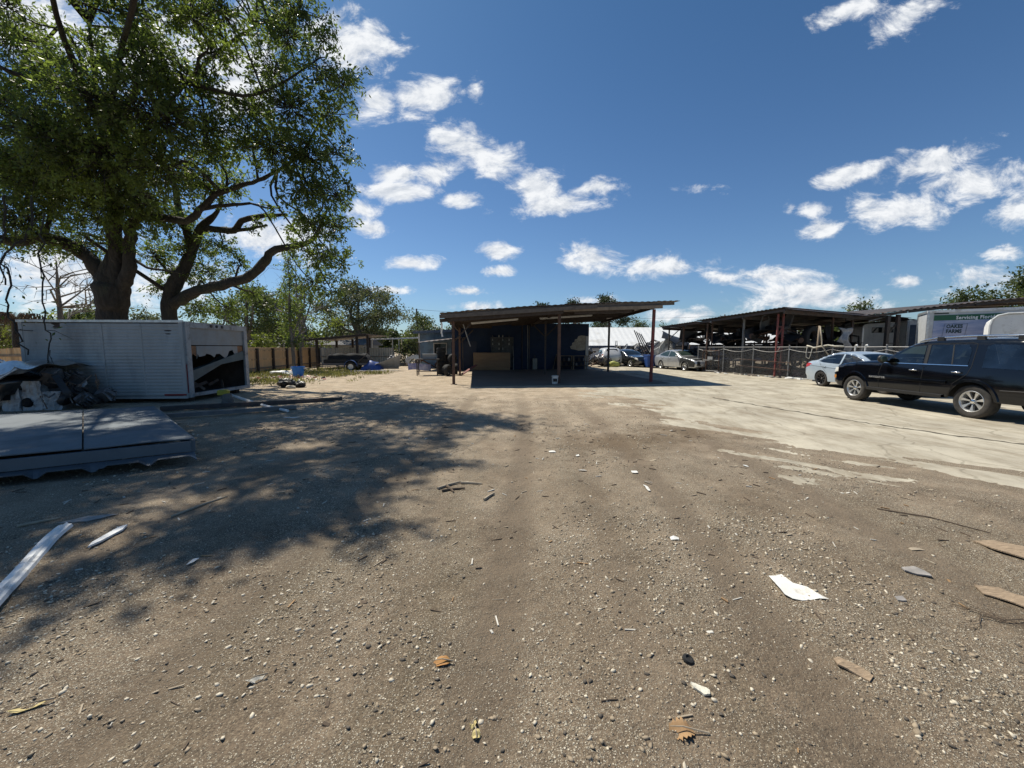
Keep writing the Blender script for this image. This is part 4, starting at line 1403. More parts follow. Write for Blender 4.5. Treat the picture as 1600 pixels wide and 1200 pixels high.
# ------------------------------------------------------------------ far blue building with the white roof
fb = thing('warehouse', 'long low blue warehouse with a white metal roof beyond the parked wrecks', 'building', (26, 48, 0))
fo = Vector((26, 48, 0))
mb = MB()
mb.box((0, 4, 0.95), (36, 8, 1.9))
mb.build('wall', mid_blue, fb)
for i in range(18):
    mb = MB()
    x0 = -18.3 + 2.033 * i
    corrugated(mb, [(x0, -0.4, 1.86), (x0 + 2.028, -0.4, 1.86), (x0 + 2.028, 4.6, 4.35), (x0, 4.6, 4.35)], 3, 'v', 0.018)
    mb.build('roof_sheet', white_roof, fb)
mb = MB()
corrugated(mb, [(-18.3, 4.62, 4.345), (18.3, 4.62, 4.345), (18.3, 9, 2.4), (-18.3, 9, 2.4)], 40, 'v', 0.05)
mb.build('roof_sheet', white_roof, fb)
mb = MB()
mb.box((0, -0.46, 1.84), (36.6, 0.1, 0.10))
mb.build('gutter', mid_blue, fb)
mb = MB()
mb.box((-15.6, -0.03, 0.78), (0.95, 0.06, 1.56))
mb.build('door', M('grey_door', (0.42, 0.43, 0.43), 0.6), fb)
f = MB().box((-13.6, -0.03, 0.98), (0.75, 0.06, 0.6)).build('window', M('window_frame_white', (0.6, 0.6, 0.6), 0.5), fb)
MB().box((-13.6, -0.065, 0.98), (0.6, 0.02, 0.46)).build('pane', M('dark_glass', (0.01, 0.012, 0.014), 0.08), f)
MB().box((-10.9, -0.2, 1.66), (0.22, 0.3, 0.16)).build('wall_lamp', white_paint, fb)

# ------------------------------------------------------------------ left: blue shop, sheds, fences
bs = thing('shop_building', 'pale blue shop with a low metal awning left of the carport', 'building', (-6.2, 31.5, 0))
MB().box((0.6, 3, 1.45), (4.0, 6, 2.9)).build('wall', pale_blue, bs)
mb = MB()
corrugated(mb, [(-1.7, -0.6, 2.95), (2.9, -0.6, 3.15), (2.9, 6.3, 3.3), (-1.7, 6.3, 3.1)], 12, 'v', 0.03)
mb.build('roof_sheet', roof_metal, bs)
MB().box((0.6, -0.62, 2.94), (4.6, 0.04, 0.2), (0, R(-2.5), 0)).build('fascia_board', M('blue_grey_fascia', (0.10, 0.13, 0.17), 0.7), bs)
w = MB().box((0.35, -0.03, 1.55), (1.1, 0.06, 0.95)).build('window', M('window_frame_white', (0.6, 0.6, 0.6), 0.5), bs)
MB().box((0.35, -0.07, 1.55), (0.95, 0.02, 0.8)).build('pane', M('dark_glass', (0.01, 0.012, 0.014), 0.08), w)
MB().box((1.7, -0.03, 1.05), (0.9, 0.06, 2.05)).build('door', mid_blue, bs)
MB().bar((-1.35, -0.02, 0.02), (-1.35, -0.02, 2.85), 0.12).build('corner_board', white_paint, bs)
aw = thing('awning', 'thin metal awning on dark posts in front of the pale blue shop', 'awning', (-5.2, 28.5, 0))
mb = MB()
corrugated(mb, [(-1.6, -1.2, 1.98), (1.9, -1.2, 2.35), (1.9, 2.85, 2.55), (-1.6, 2.85, 2.2)], 9, 'v', 0.025)
mb.build('roof_sheet', roof_metal, aw)
for x, z in ((-1.4, 2.0), (1.7, 2.32)):
    MB().bar((x, -1.05, 0), (x, -1.05, z), 0.07).build('post', dark_steel, aw)

lt = thing('lean_to_shed', 'open lean-to shed on dark timber posts over the covered trailer', 'shed', (-13.3, 31.5, 0))
mb = MB()
corrugated(mb, [(-2.75, -1.6, 2.28), (2.0, -1.6, 2.72), (2.3, 3.4, 2.66), (-2.75, 3.4, 2.25)], 12, 'v', 0.025)
mb.build('roof_sheet', roof_metal, lt)
MB().bar((-2.75, -1.64, 2.20), (2.05, -1.64, 2.63), 0.05, 0.16).build('fascia_board', wood_dark, lt)
for (x, y) in ((-1.95, -1.3), (-0.75, 2.6), (0.55, 3.1), (1.15, -1.2), (1.85, -0.8), (-2.3, 2.9)):
    z = 2.22 + (x + 2.75) * 0.092
    MB().bar((x, y, -0.05), (x, y, z), 0.16).build('post', wood_dark, lt)
mb = MB()
mb.lathe([(0, 0), (0.13, 0), (0.10, 0.1), (0, 0.12)], 10, (0.85, -1.0, 2.3))
mb.build('lamp_shade', white_paint, lt)

pc = thing('carport', 'pale flat roofed carport on thin white poles beyond the lean-to shed', 'carport', (-9.6, 37, 0))
mb = MB()
corrugated(mb, [(-3.4, -1.8, 2.42), (2.9, -1.8, 2.66), (2.9, 3.6, 2.7), (-3.4, 3.6, 2.5)], 14, 'v', 0.025)
mb.build('roof_sheet', M('pale_roof_metal', (0.48, 0.47, 0.44), 0.6, var=0.1, stain=(0.33, 0.31, 0.27)), pc)
for (x, y) in ((-3.2, -1.6), (-1.9, 3.2), (-0.75, -1.6), (-1.4, -1.4), (0.4, 3.2), (2.6, -1.6)):
    MB().tube([(x, y, 0), (x, y, 2.42 + (x + 3.4) * .038)], 0.045, 8).build('post', white_paint, pc)
MB().bar((-3.4, -1.83, 2.36), (2.9, -1.83, 2.6), 0.04, 0.1).build('fascia_board', white_paint, pc)

# wooden fence along the left side: panels of pickets between dark posts
wf = thing('wooden_fence', 'brown wooden board fence with dark posts beyond the storage box', 'fence', (-15.9, 22.3, 0))
fd = Vector((-0.95, 11.2, 0))
L_ = fd.length
fd.normalize()
fn_ = Vector((fd.y, -fd.x, 0))                      # towards the yard
ang = math.atan2(fd.y, fd.x)
rf = random.Random(8)
n_p = 6
for i in range(n_p):
    a = L_ * i / n_p
    for j in range(12):
        pw = L_ / n_p / 12
        x = a + pw * (j + 0.5)
        h = 1.66 + rf.uniform(-0.02, 0.02)
        mb = MB()
        mb.prism([(-pw / 2 + 0.006, 0.03), (pw / 2 - 0.006, 0.03), (pw / 2 - 0.006, h - 0.03), (pw / 2 - 0.03, h), (-pw / 2 + 0.03, h), (-pw / 2 + 0.006, h - 0.03)], -0.009, 0.009)
        mb.build('picket', picket_mat, wf, loc=fd * x + fn_ * rf.uniform(-0.006, 0.006), rot=(0, rf.uniform(-.006, .006), ang))
    for z in (0.35, 0.9, 1.45):
        mb = MB()
        mb.bar(fd * (a + 0.08) + fn_ * 0.04 + Vector((0, 0, z)), fd * (a + L_ / n_p - 0.08) + fn_ * 0.04 + Vector((0, 0, z)), 0.04, 0.09)
        mb.build('rail', picket_mat if z > .5 else wood_old, wf)
for i in range(n_p + 1):
    mb = MB()
    p = fd * (L_ * i / n_p) + fn_ * 0.09
    mb.bar(p + Vector((0, 0, -0.1)), p + Vector((0, 0, 1.6)), 0.13)
    mb.build('post', wood_dark, wf)

bf = thing('panel_fence', 'beige sheet panel fence behind the covered trailer', 'fence', (-16.8, 34.0, 0))
for i in range(5):
    x = 1.28 * i
    mb = MB()
    mb.sheet(lambda u, v: (x + 1.25 * u, -0.015 + 0.03 * ((int(round(u * 12)) % 2)), 0.05 + 1.58 * v), 12, 1, 0.01)
    mb.build('panel', beige, bf)
    MB().box((x + 0.62, -0.05, 0.86), (1.27, 0.04, 0.06)).build('rail', wood_old, bf)
for i in range(6):
    MB().box((1.28 * i - 0.015, 0.05, 0.85), (0.07, 0.07, 1.7)).build('post', wood_dark, bf)
lf = thing('wooden_fence', 'dark low wooden fence at the left edge behind the wrecked car', 'fence', (-24, 16.8, 0))
for j in range(22):
    MB().box((0.06 + j * 0.30, 0.0, 0.82 + 0.02 * (j % 3)), (0.285, 0.02, 1.56)).build('plank', picket_mat, lf)
for z in (0.4, 1.3):
    MB().box((3.3, -0.035, z), (6.5, 0.04, 0.09)).build('rail', wood_old, lf)

hs = thing('house', 'low house with a grey roof just showing above the wooden fence', 'house', (-21.5, 44, 0))
MB().box((0, 2, 1.0), (9.5, 5, 2.0)).build('wall', M('house_wall_grey', (0.3, 0.3, 0.29), 0.8), hs)
mb = MB()
mb.prism([(-3.1, 1.95), (0, 2.75), (3.1, 1.95), (3.1, 1.9), (-3.1, 1.9)], -5.1, 5.1, plane='yz')
mb.build('roof', M('grey_shingle', (0.13, 0.13, 0.135), 0.9, var=0.2, scale=8), hs, loc=(0, 2, 0))
MB().lathe([(0, 0), (0.12, 0), (0.12, 0.5), (0.2, 0.52), (0.2, 0.6), (0, 0.66)], 10, (2.4, 0.6, 2.2)).build('chimney', galv, hs)

# utility poles and wires
def pole(x, y, h, label, arm=True):
    t = thing('utility_pole', label, 'pole', (x, y, 0))
    MB().tube([(0, 0, -0.2), (0, 0, h)], [0.16, 0.11], 8).build('shaft', wood_grey, t, smooth=40)
    if arm:
        MB().box((0, 0, h - 0.35), (2.0, 0.09, 0.11)).build('crossarm', wood_grey, t)
        for s in (-0.85, 0, 0.85):
            MB().lathe([(0, 0), (0.04, 0), (0.06, 0.08), (0.03, 0.16), (0, 0.16)], 8, (s, 0, h - 0.295)).build('insulator', galv, t)
    return t
pole(-14.2, 58, 7.4, 'slim utility pole rising left of the carport roof', False)
pole(41, 75, 8.0, 'far utility pole with a crossarm above the fenced shed roof')
def wire(a, b, sag, label):
    a, b = Vector(a), Vector(b)
    pts = [a.lerp(b, t / 24) - Vector((0, 0, sag * 4 * (t / 24) * (1 - t / 24))) for t in range(25)]
    o = MB().tube([p - a for p in pts], 0.018, 4, cap=False).build('power_line', M('wire_black', (0.03, 0.03, 0.03), 0.6), None, loc=a)
    tag(o, label, 'wire')
wire((-14.2, 58, 7.3), (41, 75, 7.75), 0.9, 'thin power line running behind the carport roof between the two poles')
wire((-14.2, 58, 7.25), (-62, 50, 7.6), 0.7, 'thin power line running left from the slim pole behind the trees')
wire((41, 75, 7.8), (120, 80, 8.6), 0.9, 'thin power line running right from the far pole over the shed roofs')

# ------------------------------------------------------------------ vehicles
def paint_mat(name, col, rough=0.35, coat=1.0, metal=0.0, dust=0.25):
    return M(name, col, rough, metal, var=0.06, scale=2, coat=coat, stain=tuple(np.array(col) * 0.7 + np.array((0.09, 0.08, 0.065)) * 0.7), stain_scale=2.5, stain_amt=dust)


def glass_mat(name, col=(0.012, 0.016, 0.016), rough=0.04):
    return M(name, col, rough, 0.0, var=0.4, scale=1.2, spec=0.6)


def clear_glass(name, tint, refl=0.12):
    """thin car glass: tinted see-through with a fresnel reflection"""
    m = bpy.data.materials.new(name)
    m.use_nodes = True
    nt = m.node_tree
    N, L = nt.nodes.new, nt.links.new
    out = nt.nodes['Material Output']
    nt.nodes.remove(nt.nodes['Principled BSDF'])
    tr = N('ShaderNodeBsdfTransparent')
    tr.inputs['Color'].default_value = (*tint, 1)
    gl = N('ShaderNodeBsdfGlossy')
    gl.inputs['Roughness'].default_value = 0.03
    lw = N('ShaderNodeFresnel')
    lw.inputs['IOR'].default_value = 1.5
    tc = N('ShaderNodeTexCoord')
    ns = N('ShaderNodeTexNoise')
    ns.inputs['Scale'].default_value = 3.0
    L(tc.outputs['Object'], ns.inputs['Vector'])
    ad = N('ShaderNodeMath')
    ad.operation = 'MULTIPLY_ADD'
    ad.inputs[1].default_value = refl
    L(ns.outputs['Fac'], ad.inputs[0])
    L(lw.outputs[0], ad.inputs[2])
    mx = N('ShaderNodeMixShader')
    L(ad.outputs[0], mx.inputs[0])
    L(tr.outputs[0], mx.inputs[1])
    L(gl.outputs[0], mx.inputs[2])
    L(mx.outputs[0], out.inputs['Surface'])
    return m


glass_front = clear_glass('clear_green_glass', (0.55, 0.66, 0.60))
glass_tint = clear_glass('smoked_glass', (0.16, 0.18, 0.18))
glass_dark = glass_mat('tinted_glass')
glass_green = glass_mat('greenish_glass', (0.035, 0.055, 0.048))
chrome = M('chrome', (0.75, 0.75, 0.76), 0.12, 1.0, var=0.05)
trim_black = M('black_trim', (0.015, 0.015, 0.016), 0.5, var=0.2)
rim_silver = M('alloy_silver', (0.60, 0.60, 0.59), 0.3, 0.7, var=0.1, scale=8)
rim_dark = M('alloy_dark', (0.05, 0.05, 0.052), 0.35, 0.5, var=0.1)
lamp_red = M('tail_lamp_red', (0.45, 0.012, 0.015), 0.12, var=0.2)
lamp_clear = M('lamp_clear', (0.62, 0.60, 0.54), 0.1, var=0.15)
under_mat = M('underbody_black', (0.008, 0.008, 0.008), 0.9)
tyre_mat = M('tyre_rubber', (0.026, 0.025, 0.024), 0.9, var=0.25, scale=10, stain=(0.07, 0.06, 0.05), stain_scale=3)


def cdt(outline, step, holes=()):
    """triangulate a closed 2-D outline with a grid of inner points"""
    xs = [p[0] for p in outline]
    zs = [p[1] for p in outline]
    pts = [Vector(p) for p in outline]
    n = len(pts)

    def inside(x, z):
        c = False
        j = n - 1
        for i in range(n):
            a, b = outline[i], outline[j]
            if (a[1] > z) != (b[1] > z) and x < (b[0] - a[0]) * (z - a[1]) / (b[1] - a[1]) + a[0]:
                c = not c
            j = i
        return c
    nx, nz = int((max(xs) - min(xs)) / step) + 1, int((max(zs) - min(zs)) / step) + 1
    for i in range(nx + 1):
        for j in range(nz + 1):
            x, z = min(xs) + i * step, min(zs) + (j + 0.37) * step
            if inside(x, z):
                if min((x - p[0]) ** 2 + (z - p[1]) ** 2 for p in outline) > (step * 0.45) ** 2:
                    pts.append(Vector((x, z)))
    edges = [(i, (i + 1) % n) for i in range(n)]
    for h in holes:
        k = len(pts)
        hp = dens_line(h, 0.08, close=True)
        pts += [Vector(p) for p in hp]
        edges += [(k + i, k + (i + 1) % len(hp)) for i in range(len(hp))]
    r = delaunay_2d_cdt(pts, edges, [list(range(n))], 1, 1e-5)
    vv, ff = [tuple(v) for v in r[0]], [tuple(f) for f in r[2]]
    if holes:
        def inpoly(x, z, poly):
            c = False
            j = len(poly) - 1
            for i in range(len(poly)):
                a, b = poly[i], poly[j]
                if (a[1] > z) != (b[1] > z) and x < (b[0] - a[0]) * (z - a[1]) / (b[1] - a[1]) + a[0]:
                    c = not c
                j = i
            return c
        ff = [q for q in ff if not any(inpoly(sum(vv[i][0] for i in q) / len(q), sum(vv[i][1] for i in q) / len(q), h) for h in holes)]
    return vv, ff


def dens_line(pts, step, close=False):
    out = []
    q = list(pts) + ([pts[0]] if close else [])
    for a, b in zip(q, q[1:]):
        k = max(1, int(math.hypot(b[0] - a[0], b[1] - a[1]) / step))
        for i in range(k):
            t = i / k
            out.append((a[0] + (b[0] - a[0]) * t, a[1] + (b[1] - a[1]) * t))
    if not close:
        out.append(q[-1])
    return out


def catmull2(pts, sub=5):
    P = [np.array(p, float) for p in pts]
    P = [2 * P[0] - P[1]] + P + [2 * P[-1] - P[-2]]
    out = []
    for i in range(1, len(P) - 2):
        a, b, c, d = P[i - 1:i + 3]
        for k in range(sub):
            t = k / sub
            out.append(tuple(0.5 * (2 * b + (c - a) * t + (2 * a - 5 * b + 4 * c - d) * t * t + (3 * b - a - 3 * c + d) * t ** 3)))
    out.append(tuple(P[-2]))
    return out


class Car:
    """prof: the outline over the top from the front bumper bottom to the rear bumper bottom; belt: waist height"""
    def __init__(self, root, prof, W, belt, wheels, wr, tumble, bottom, rnd=0.10, taper=(0.14, 0.10), crown=0.05, sub=4, arch=1.13):
        self.root, self.W, self.belt, self.tumble, self.rnd = root, W, belt, tumble, rnd
        self.wheels, self.wr, self.taper, self.crown = wheels, wr, taper, crown
        self.prof = catmull2(prof, sub)
        self.x1, self.x0 = max(p[0] for p in prof), min(p[0] for p in prof)
        self.bottom = bottom
        self.arch = arch
        self.px = np.array([p[0] for p in self.prof])
        self.pz = np.array([p[1] for p in self.prof])

    def edge_dist(self, x, z):
        return float(np.min(np.hypot(self.px - x, self.pz - z)))

    def yside(self, x, z):
        xc = (self.x0 + self.x1) / 2
        hl = (self.x1 - self.x0) / 2
        t = (x - xc) / hl
        w = self.W * (1 - (self.taper[0] if t > 0 else self.taper[1]) * abs(t) ** 3.2)
        if z > self.belt:
            w -= self.tumble * (z - self.belt)
        w -= 0.05 * ((z - 0.68) / 0.45) ** 2 * (1 if z < self.belt else 0)
        if z > self.belt:
            w -= 0.05 * ((self.belt - 0.68) / 0.45) ** 2
        d = self.edge_dist(x, z)
        if d < self.rnd:
            k = 1 - d / self.rnd
            w -= self.rnd * (1 - math.sqrt(max(0, 1 - k * k)))
        return w

    def outline(self):
        top = list(self.prof)
        b = self.bottom
        bot = []
        x = top[-1][0]
        ws = sorted(self.wheels)
        ra = self.wr * self.arch
        pts = [(top[-1][0] + 0.03, b)]
        for xw in ws:
            dz = self.wr - b
            half = math.sqrt(max(0.01, ra * ra - dz * dz))
            a0 = math.atan2(b - self.wr, -half)
            a1 = math.atan2(b - self.wr, half)
            a0 = a0 if a0 > 0 else a0 + 2 * PI
            pts.append((xw - half, b))
            for k in range(1, 14):
                a = a0 + (a1 - a0) * k / 14
                pts.append((xw + ra * math.cos(a), self.wr + ra * math.sin(a)))
            pts.append((xw + half, b))
        pts.append((top[0][0] - 0.03, b))
        bot = dens_line(pts, 0.12)
        return top + bot

    def body(self, paint, name='body', holes=(), screens=()):
        mb = MB()
        o = self.outline()
        v, f = cdt(o, 0.075, holes)
        for s in (1, -1):
            mb.add([(x, s * self.yside(x, z), z) for x, z in v], f)
        P = self.prof
        nY = 10
        vs = []
        for (x, z) in P:
            ye = self.yside(x, z)
            for k in range(nY + 1):
                t = -1 + 2 * k / nY
                vs.append((x + self.bow(x, t), ye * t, z + self.crown * (1 - t * t) * self.up(x)))
        fs = []
        for i in range(len(P) - 1):
            xm, zm = (P[i][0] + P[i + 1][0]) / 2, (P[i][1] + P[i + 1][1]) / 2
            open_ = any(a < xm < b for a, b in screens) and zm > self.belt - 0.05
            for k in range(nY):
                if open_ and 1 <= k <= nY - 2:
                    continue
                a = i * (nY + 1) + k
                fs.append((a, a + 1, a + nY + 2, a + nY + 1))
        mb.add(vs, fs)
        ob = mb.build(name, paint, self.root, smooth=True)
        me = ob.data
        bm = bmesh.new()
        bm.from_mesh(me)
        bmesh.ops.remove_doubles(bm, verts=bm.verts, dist=0.002)
        bmesh.ops.recalc_face_normals(bm, faces=bm.faces)
        bm.to_mesh(me)
        bm.free()
        me.polygons.foreach_set('use_smooth', [True] * len(me.polygons))
        me.set_sharp_from_angle(angle=R(50))
        u = MB()
        u.box(((self.x0 + self.x1) / 2, 0, (self.bottom + self.belt) / 2 - 0.06), (self.x1 - self.x0 - 0.35, self.W * 2 - 0.52, self.belt - self.bottom - 0.14))
        u.build('underbody', under_mat, self.root)
        return ob

    def bow(self, x, t):
        # nose and tail bulge forward in plan
        if x > self.x1 - 0.5:
            return 0.10 * (1 - t * t) * (x - self.x1 + 0.5) / 0.5
        if x < self.x0 + 0.4:
            return -0.07 * (1 - t * t) * (self.x0 + 0.4 - x) / 0.4
        return 0

    def up(self, x):
        return 1.0 if self.x0 + 0.25 < x < self.x1 - 0.25 else 0.2

    def patch(self, name, poly, mat, off=0.006, sides=(1, -1), step=0.09, parent=None, thick=0.006):
        """a panel that follows the side of the body: a window, a lamp, a seam"""
        o = dens_line(poly, 0.08, close=True)
        v, f = cdt(o, step)
        out = []
        for s in sides:
            mb = MB()
            n = len(v)
            mb.add([(x, s * (self.yside(x, z) + off), z) for x, z in v] + [(x, s * (self.yside(x, z) + off - thick - 0.004), z) for x, z in o],
                   f + [])
            ob = mb.build(name, mat, parent or self.root, smooth=True)
            out.append(ob)
        return out

    def ribbon(self, name, pts, w, mat, off=0.003, sides=(1, -1), h=None, parent=None):
        pts = dens_line(pts, 0.07)
        for s in sides:
            mb = MB()
            vs, fs = [], []
            for i, (x, z) in enumerate(pts):
                a = pts[max(0, i - 1)]
                b = pts[min(len(pts) - 1, i + 1)]
                dx, dz = b[0] - a[0], b[1] - a[1]
                l = math.hypot(dx, dz) or 1
                nx_, nz_ = -dz / l, dx / l
                ht = off if h is None else h
                for q, yo in ((-0.5, 0.0), (-0.35, ht), (0.35, ht), (0.5, 0.0)):
                    X, Z = x + nx_ * w * q, z + nz_ * w * q
                    vs.append((X, s * (self.yside(X, Z) + yo + 0.002), Z))
            for i in range(len(pts) - 1):
                for k in range(3):
                    fs.append((4 * i + k, 4 * i + k + 1, 4 * i + 5 + k, 4 * i + 4 + k))
            mb.add(vs, fs)
            mb.build(name, mat, parent or self.root, smooth=60)

    def screen(self, name, i0, i1, mat, inset=0.10, off=0.008):
        """windscreen or rear glass: a patch of the top skin between profile x positions"""
        xs = [p for p in self.prof if min(i0, i1) <= p[0] <= max(i0, i1) and p[1] > self.belt - 0.12]
        vs, fs = [], []
        nY = 10
        for i, (x, z) in enumerate(xs):
            a, b = xs[max(0, i - 1)], xs[min(len(xs) - 1, i + 1)]
            dx, dz = b[0] - a[0], b[1] - a[1]
            l = math.hypot(dx, dz) or 1
            nx_, nz_ = dz / l, -dx / l
            if nz_ < 0:
                nx_, nz_ = -nx_, -nz_
            ye = self.yside(x, z) - inset
            for k in range(nY + 1):
                t = -1 + 2 * k / nY
                tt = t * ye / (ye + inset)
                vs.append((x + nx_ * off, ye * t, z + nz_ * off + self.crown * (1 - tt * tt) * self.up(x)))
        for i in range(len(xs) - 1):
            for k in range(nY):
                a = i * (nY + 1) + k
                fs.append((a, a + 1, a + nY + 2, a + nY + 1))
        return MB().add(vs, fs).build(name, mat, self.root, smooth=True)

    def wheel(self, x, side, rim_mat, spokes=7, rim_r=0.62, width=0.24, wide=0.5, hub=None):
        r = self.wr
        y = side * (self.W - 0.05 - width / 2)
        w = bpy.data.objects.new('wheel', None)
        C.objects.link(w)
        w.parent = self.root
        w.location = (x, y, r)
        w.rotation_euler = (0, 0, 0 if side > 0 else PI)
        h = width / 2
        rr = r * rim_r
        MB().lathe([(rr, -h), (r * 0.93, -h), (r * 0.985, -h * 0.8), (r, -h * 0.4), (r, h * 0.4), (r * 0.985, h * 0.8), (r * 0.93, h), (r * 0.80, h * 1.04), (rr, h * 0.9)], 32, axis='y', closed=True).build('tyre', tyre_mat, w, smooth=50)
        mb = MB()
        mb.lathe([(rr, h * 0.92), (rr * 0.97, h * 0.95), (rr * 0.90, h * 0.8), (rr * 0.86, h * 0.2), (rr * 0.84, -h)], 32, axis='y')
        mb.lathe([(0.0, h * 0.72), (rr * 0.13, h * 0.72), (rr * 0.20, h * 0.6), (rr * 0.24, h * 0.35)], 20, axis='y')
        for k in range(spokes):
            a = 2 * PI * k / spokes + 0.2
            e = 0.5 * wide * 2 * PI / spokes
            pts = []
            for (q, da, yy) in ((0.18, 0.9, 0.55), (0.5, 0.62, 0.68), (0.93, 0.75, 0.80)):
                for s in (-1, 1):
                    pts.append((q * rr * math.cos(a + s * e * da), h * yy, q * rr * math.sin(a + s * e * da)))
            lo = [(p[0], p[1] - h * 0.35, p[2]) for p in pts]
            mb.add(pts + lo, [(0, 1, 3, 2), (2, 3, 5, 4), (6, 8, 9, 7), (8, 10, 11, 9), (0, 2, 8, 6), (2, 4, 10, 8), (1, 7, 9, 3), (3, 9, 11, 5)])
        mb.build('rim', rim_mat, w, smooth=35)
        MB().lathe([(0, -h * 0.2), (rr * 0.84, -h * 0.2), (rr * 0.84, -h * 0.25), (0, -h * 0.25)], 20, axis='y').build('brake_disc', trim_black, w)
        if hub:
            MB().lathe([(0, h * 0.80), (rr * 0.15, h * 0.79), (rr * 0.2, h * 0.72), (rr * 0.2, h * 0.6)], 16, axis='y').build('hub_cap', hub, w, smooth=40)
        return w


leather = M('dark_seat_leather', (0.060, 0.056, 0.052), 0.6, var=0.2)
dash_mat = M('dashboard_grey', (0.085, 0.083, 0.080), 0.7, var=0.2)


def cabin(root, dash_x, rows, y, belt, floor):
    """seats, dashboard and steering wheel seen through the glass"""
    MB().box((dash_x - 0.05, 0, belt + 0.02), (0.40, 1.45, 0.16), (0, 0.1, 0)).build('dashboard', dash_mat, root)
    MB().lathe([(0.17, -0.014), (0.19, 0), (0.17, 0.014), (0.155, 0)], 20, closed=True).build('steering_wheel', trim_black, root, smooth=50, loc=(dash_x - 0.36, y, belt + 0.04), rot=(0, R(-62), 0))
    for x in rows:
        for s in (1, -1):
            mb = MB()
            mb.box((x - 0.22, s * y, belt - 0.08), (0.16, 0.5, 0.72), (0, R(-14), 0), taper=0.85)
            mb.box((x + 0.06, s * y, belt - 0.42), (0.52, 0.5, 0.16))
            mb.box((x - 0.315, s * y, belt + 0.40), (0.09, 0.26, 0.2), (0, R(-14), 0), taper=0.85)
            mb.build('seat', leather, root)


# ---- black SUV
t = thing('suv', 'long black SUV with chrome trim and silver alloy wheels at the right edge', 'car', (11.68, 10.42, 0), R(90))
suv_paint = M('black_car_paint', (0.0028, 0.0034, 0.0055), 0.12, coat=0.35, spec=0.35, var=0.2, scale=2)
SUV = Car(t, [(2.36, .42), (2.46, .50), (2.50, .72), (2.48, .98), (2.36, 1.100), (2.0, 1.170), (1.4, 1.230), (0.92, 1.268), (0.78, 1.305), (0.30, 1.625), (0.05, 1.753), (-0.25, 1.813), (-0.9, 1.845), (-1.8, 1.845), (-2.35, 1.808), (-2.56, 1.680), (-2.68, 1.296), (-2.74, 1.000), (-2.76, .62), (-2.66, .44)],
          1.0, 1.20, (1.60, -1.50), 0.392, 0.24, 0.42, rnd=0.09, crown=0.045, arch=1.17)
SUV_GLASS = (('front_window', [(0.72, 1.235), (0.30, 1.570), (0.12, 1.662), (-0.30, 1.703), (-0.34, 1.235)], glass_front),
                     ('rear_window', [(-0.47, 1.235), (-0.44, 1.708), (-1.24, 1.721), (-1.33, 1.570), (-1.33, 1.235)], glass_tint),
                     ('quarter_window', [(-1.62, 1.190), (-1.60, 1.680), (-1.68, 1.726), (-2.35, 1.703), (-2.50, 1.525), (-2.56, 1.220), (-2.4, 1.170)], glass_tint))
SUV.body(suv_paint, holes=[q[1] for q in SUV_GLASS], screens=((0.10, 0.74),))
cabin(t, 0.74, (0.05, -0.95), 0.44, 1.12, 0.42)
for nm, poly, gm in SUV_GLASS:
    SUV.patch(nm, poly, gm)
SUV.ribbon('window_divider', [(-1.02, 1.240), (-0.93, 1.712)], 0.035, trim_black, 0.010)
SUV.ribbon('door_frame', [(-0.405, 1.220), (-0.37, 1.726)], 0.085, trim_black, 0.008)
SUV.ribbon('belt_trim', [(0.80, 1.222), (-1.36, 1.222)], 0.024, chrome, 0.014)
for pts in ([(0.74, 1.200), (0.78, 0.900), (0.74, 0.460)], [(-0.40, 1.200), (-0.40, 0.460)], [(-1.40, 1.735), (-1.42, 1.200), (-1.38, 1.020), (-1.12, 0.780), (-1.02, 0.460)], [(0.72, 1.259), (0.28, 1.607), (0.1, 1.703), (-0.4, 1.744), (-1.3, 1.762), (-1.40, 1.735)]):
    SUV.ribbon('door_seam', pts, 0.012, under_mat, 0.0015)
SUV.ribbon('side_moulding', [(1.10, 0.800), (-0.99, 0.800)], 0.075, suv_paint, 0.022)
SUV.ribbon('running_board', [(1.08, 0.445), (-0.96, 0.445)], 0.10, trim_black, 0.07, h=0.07)
for xw in SUV.wheels:
    ra = SUV.wr * 1.17 + 0.03
    SUV.ribbon('wheel_arch', [(xw + ra * math.cos(R(a)), SUV.wr + ra * math.sin(R(a))) for a in range(6, 176, 8)], 0.085, suv_paint, 0.028)
for x in (-0.18, -1.17):
    for s in (1, -1):
        mb = MB()
        y = SUV.yside(x, 1.05)
        mb.tube([(x + 0.10, s * (y + 0.005), 1.055), (x + 0.07, s * (y + 0.045), 1.06), (x - 0.07, s * (y + 0.045), 1.06), (x - 0.10, s * (y + 0.005), 1.055)], [0.016, 0.02, 0.02, 0.016], 8)
        mb.build('door_handle', chrome, t, smooth=True)
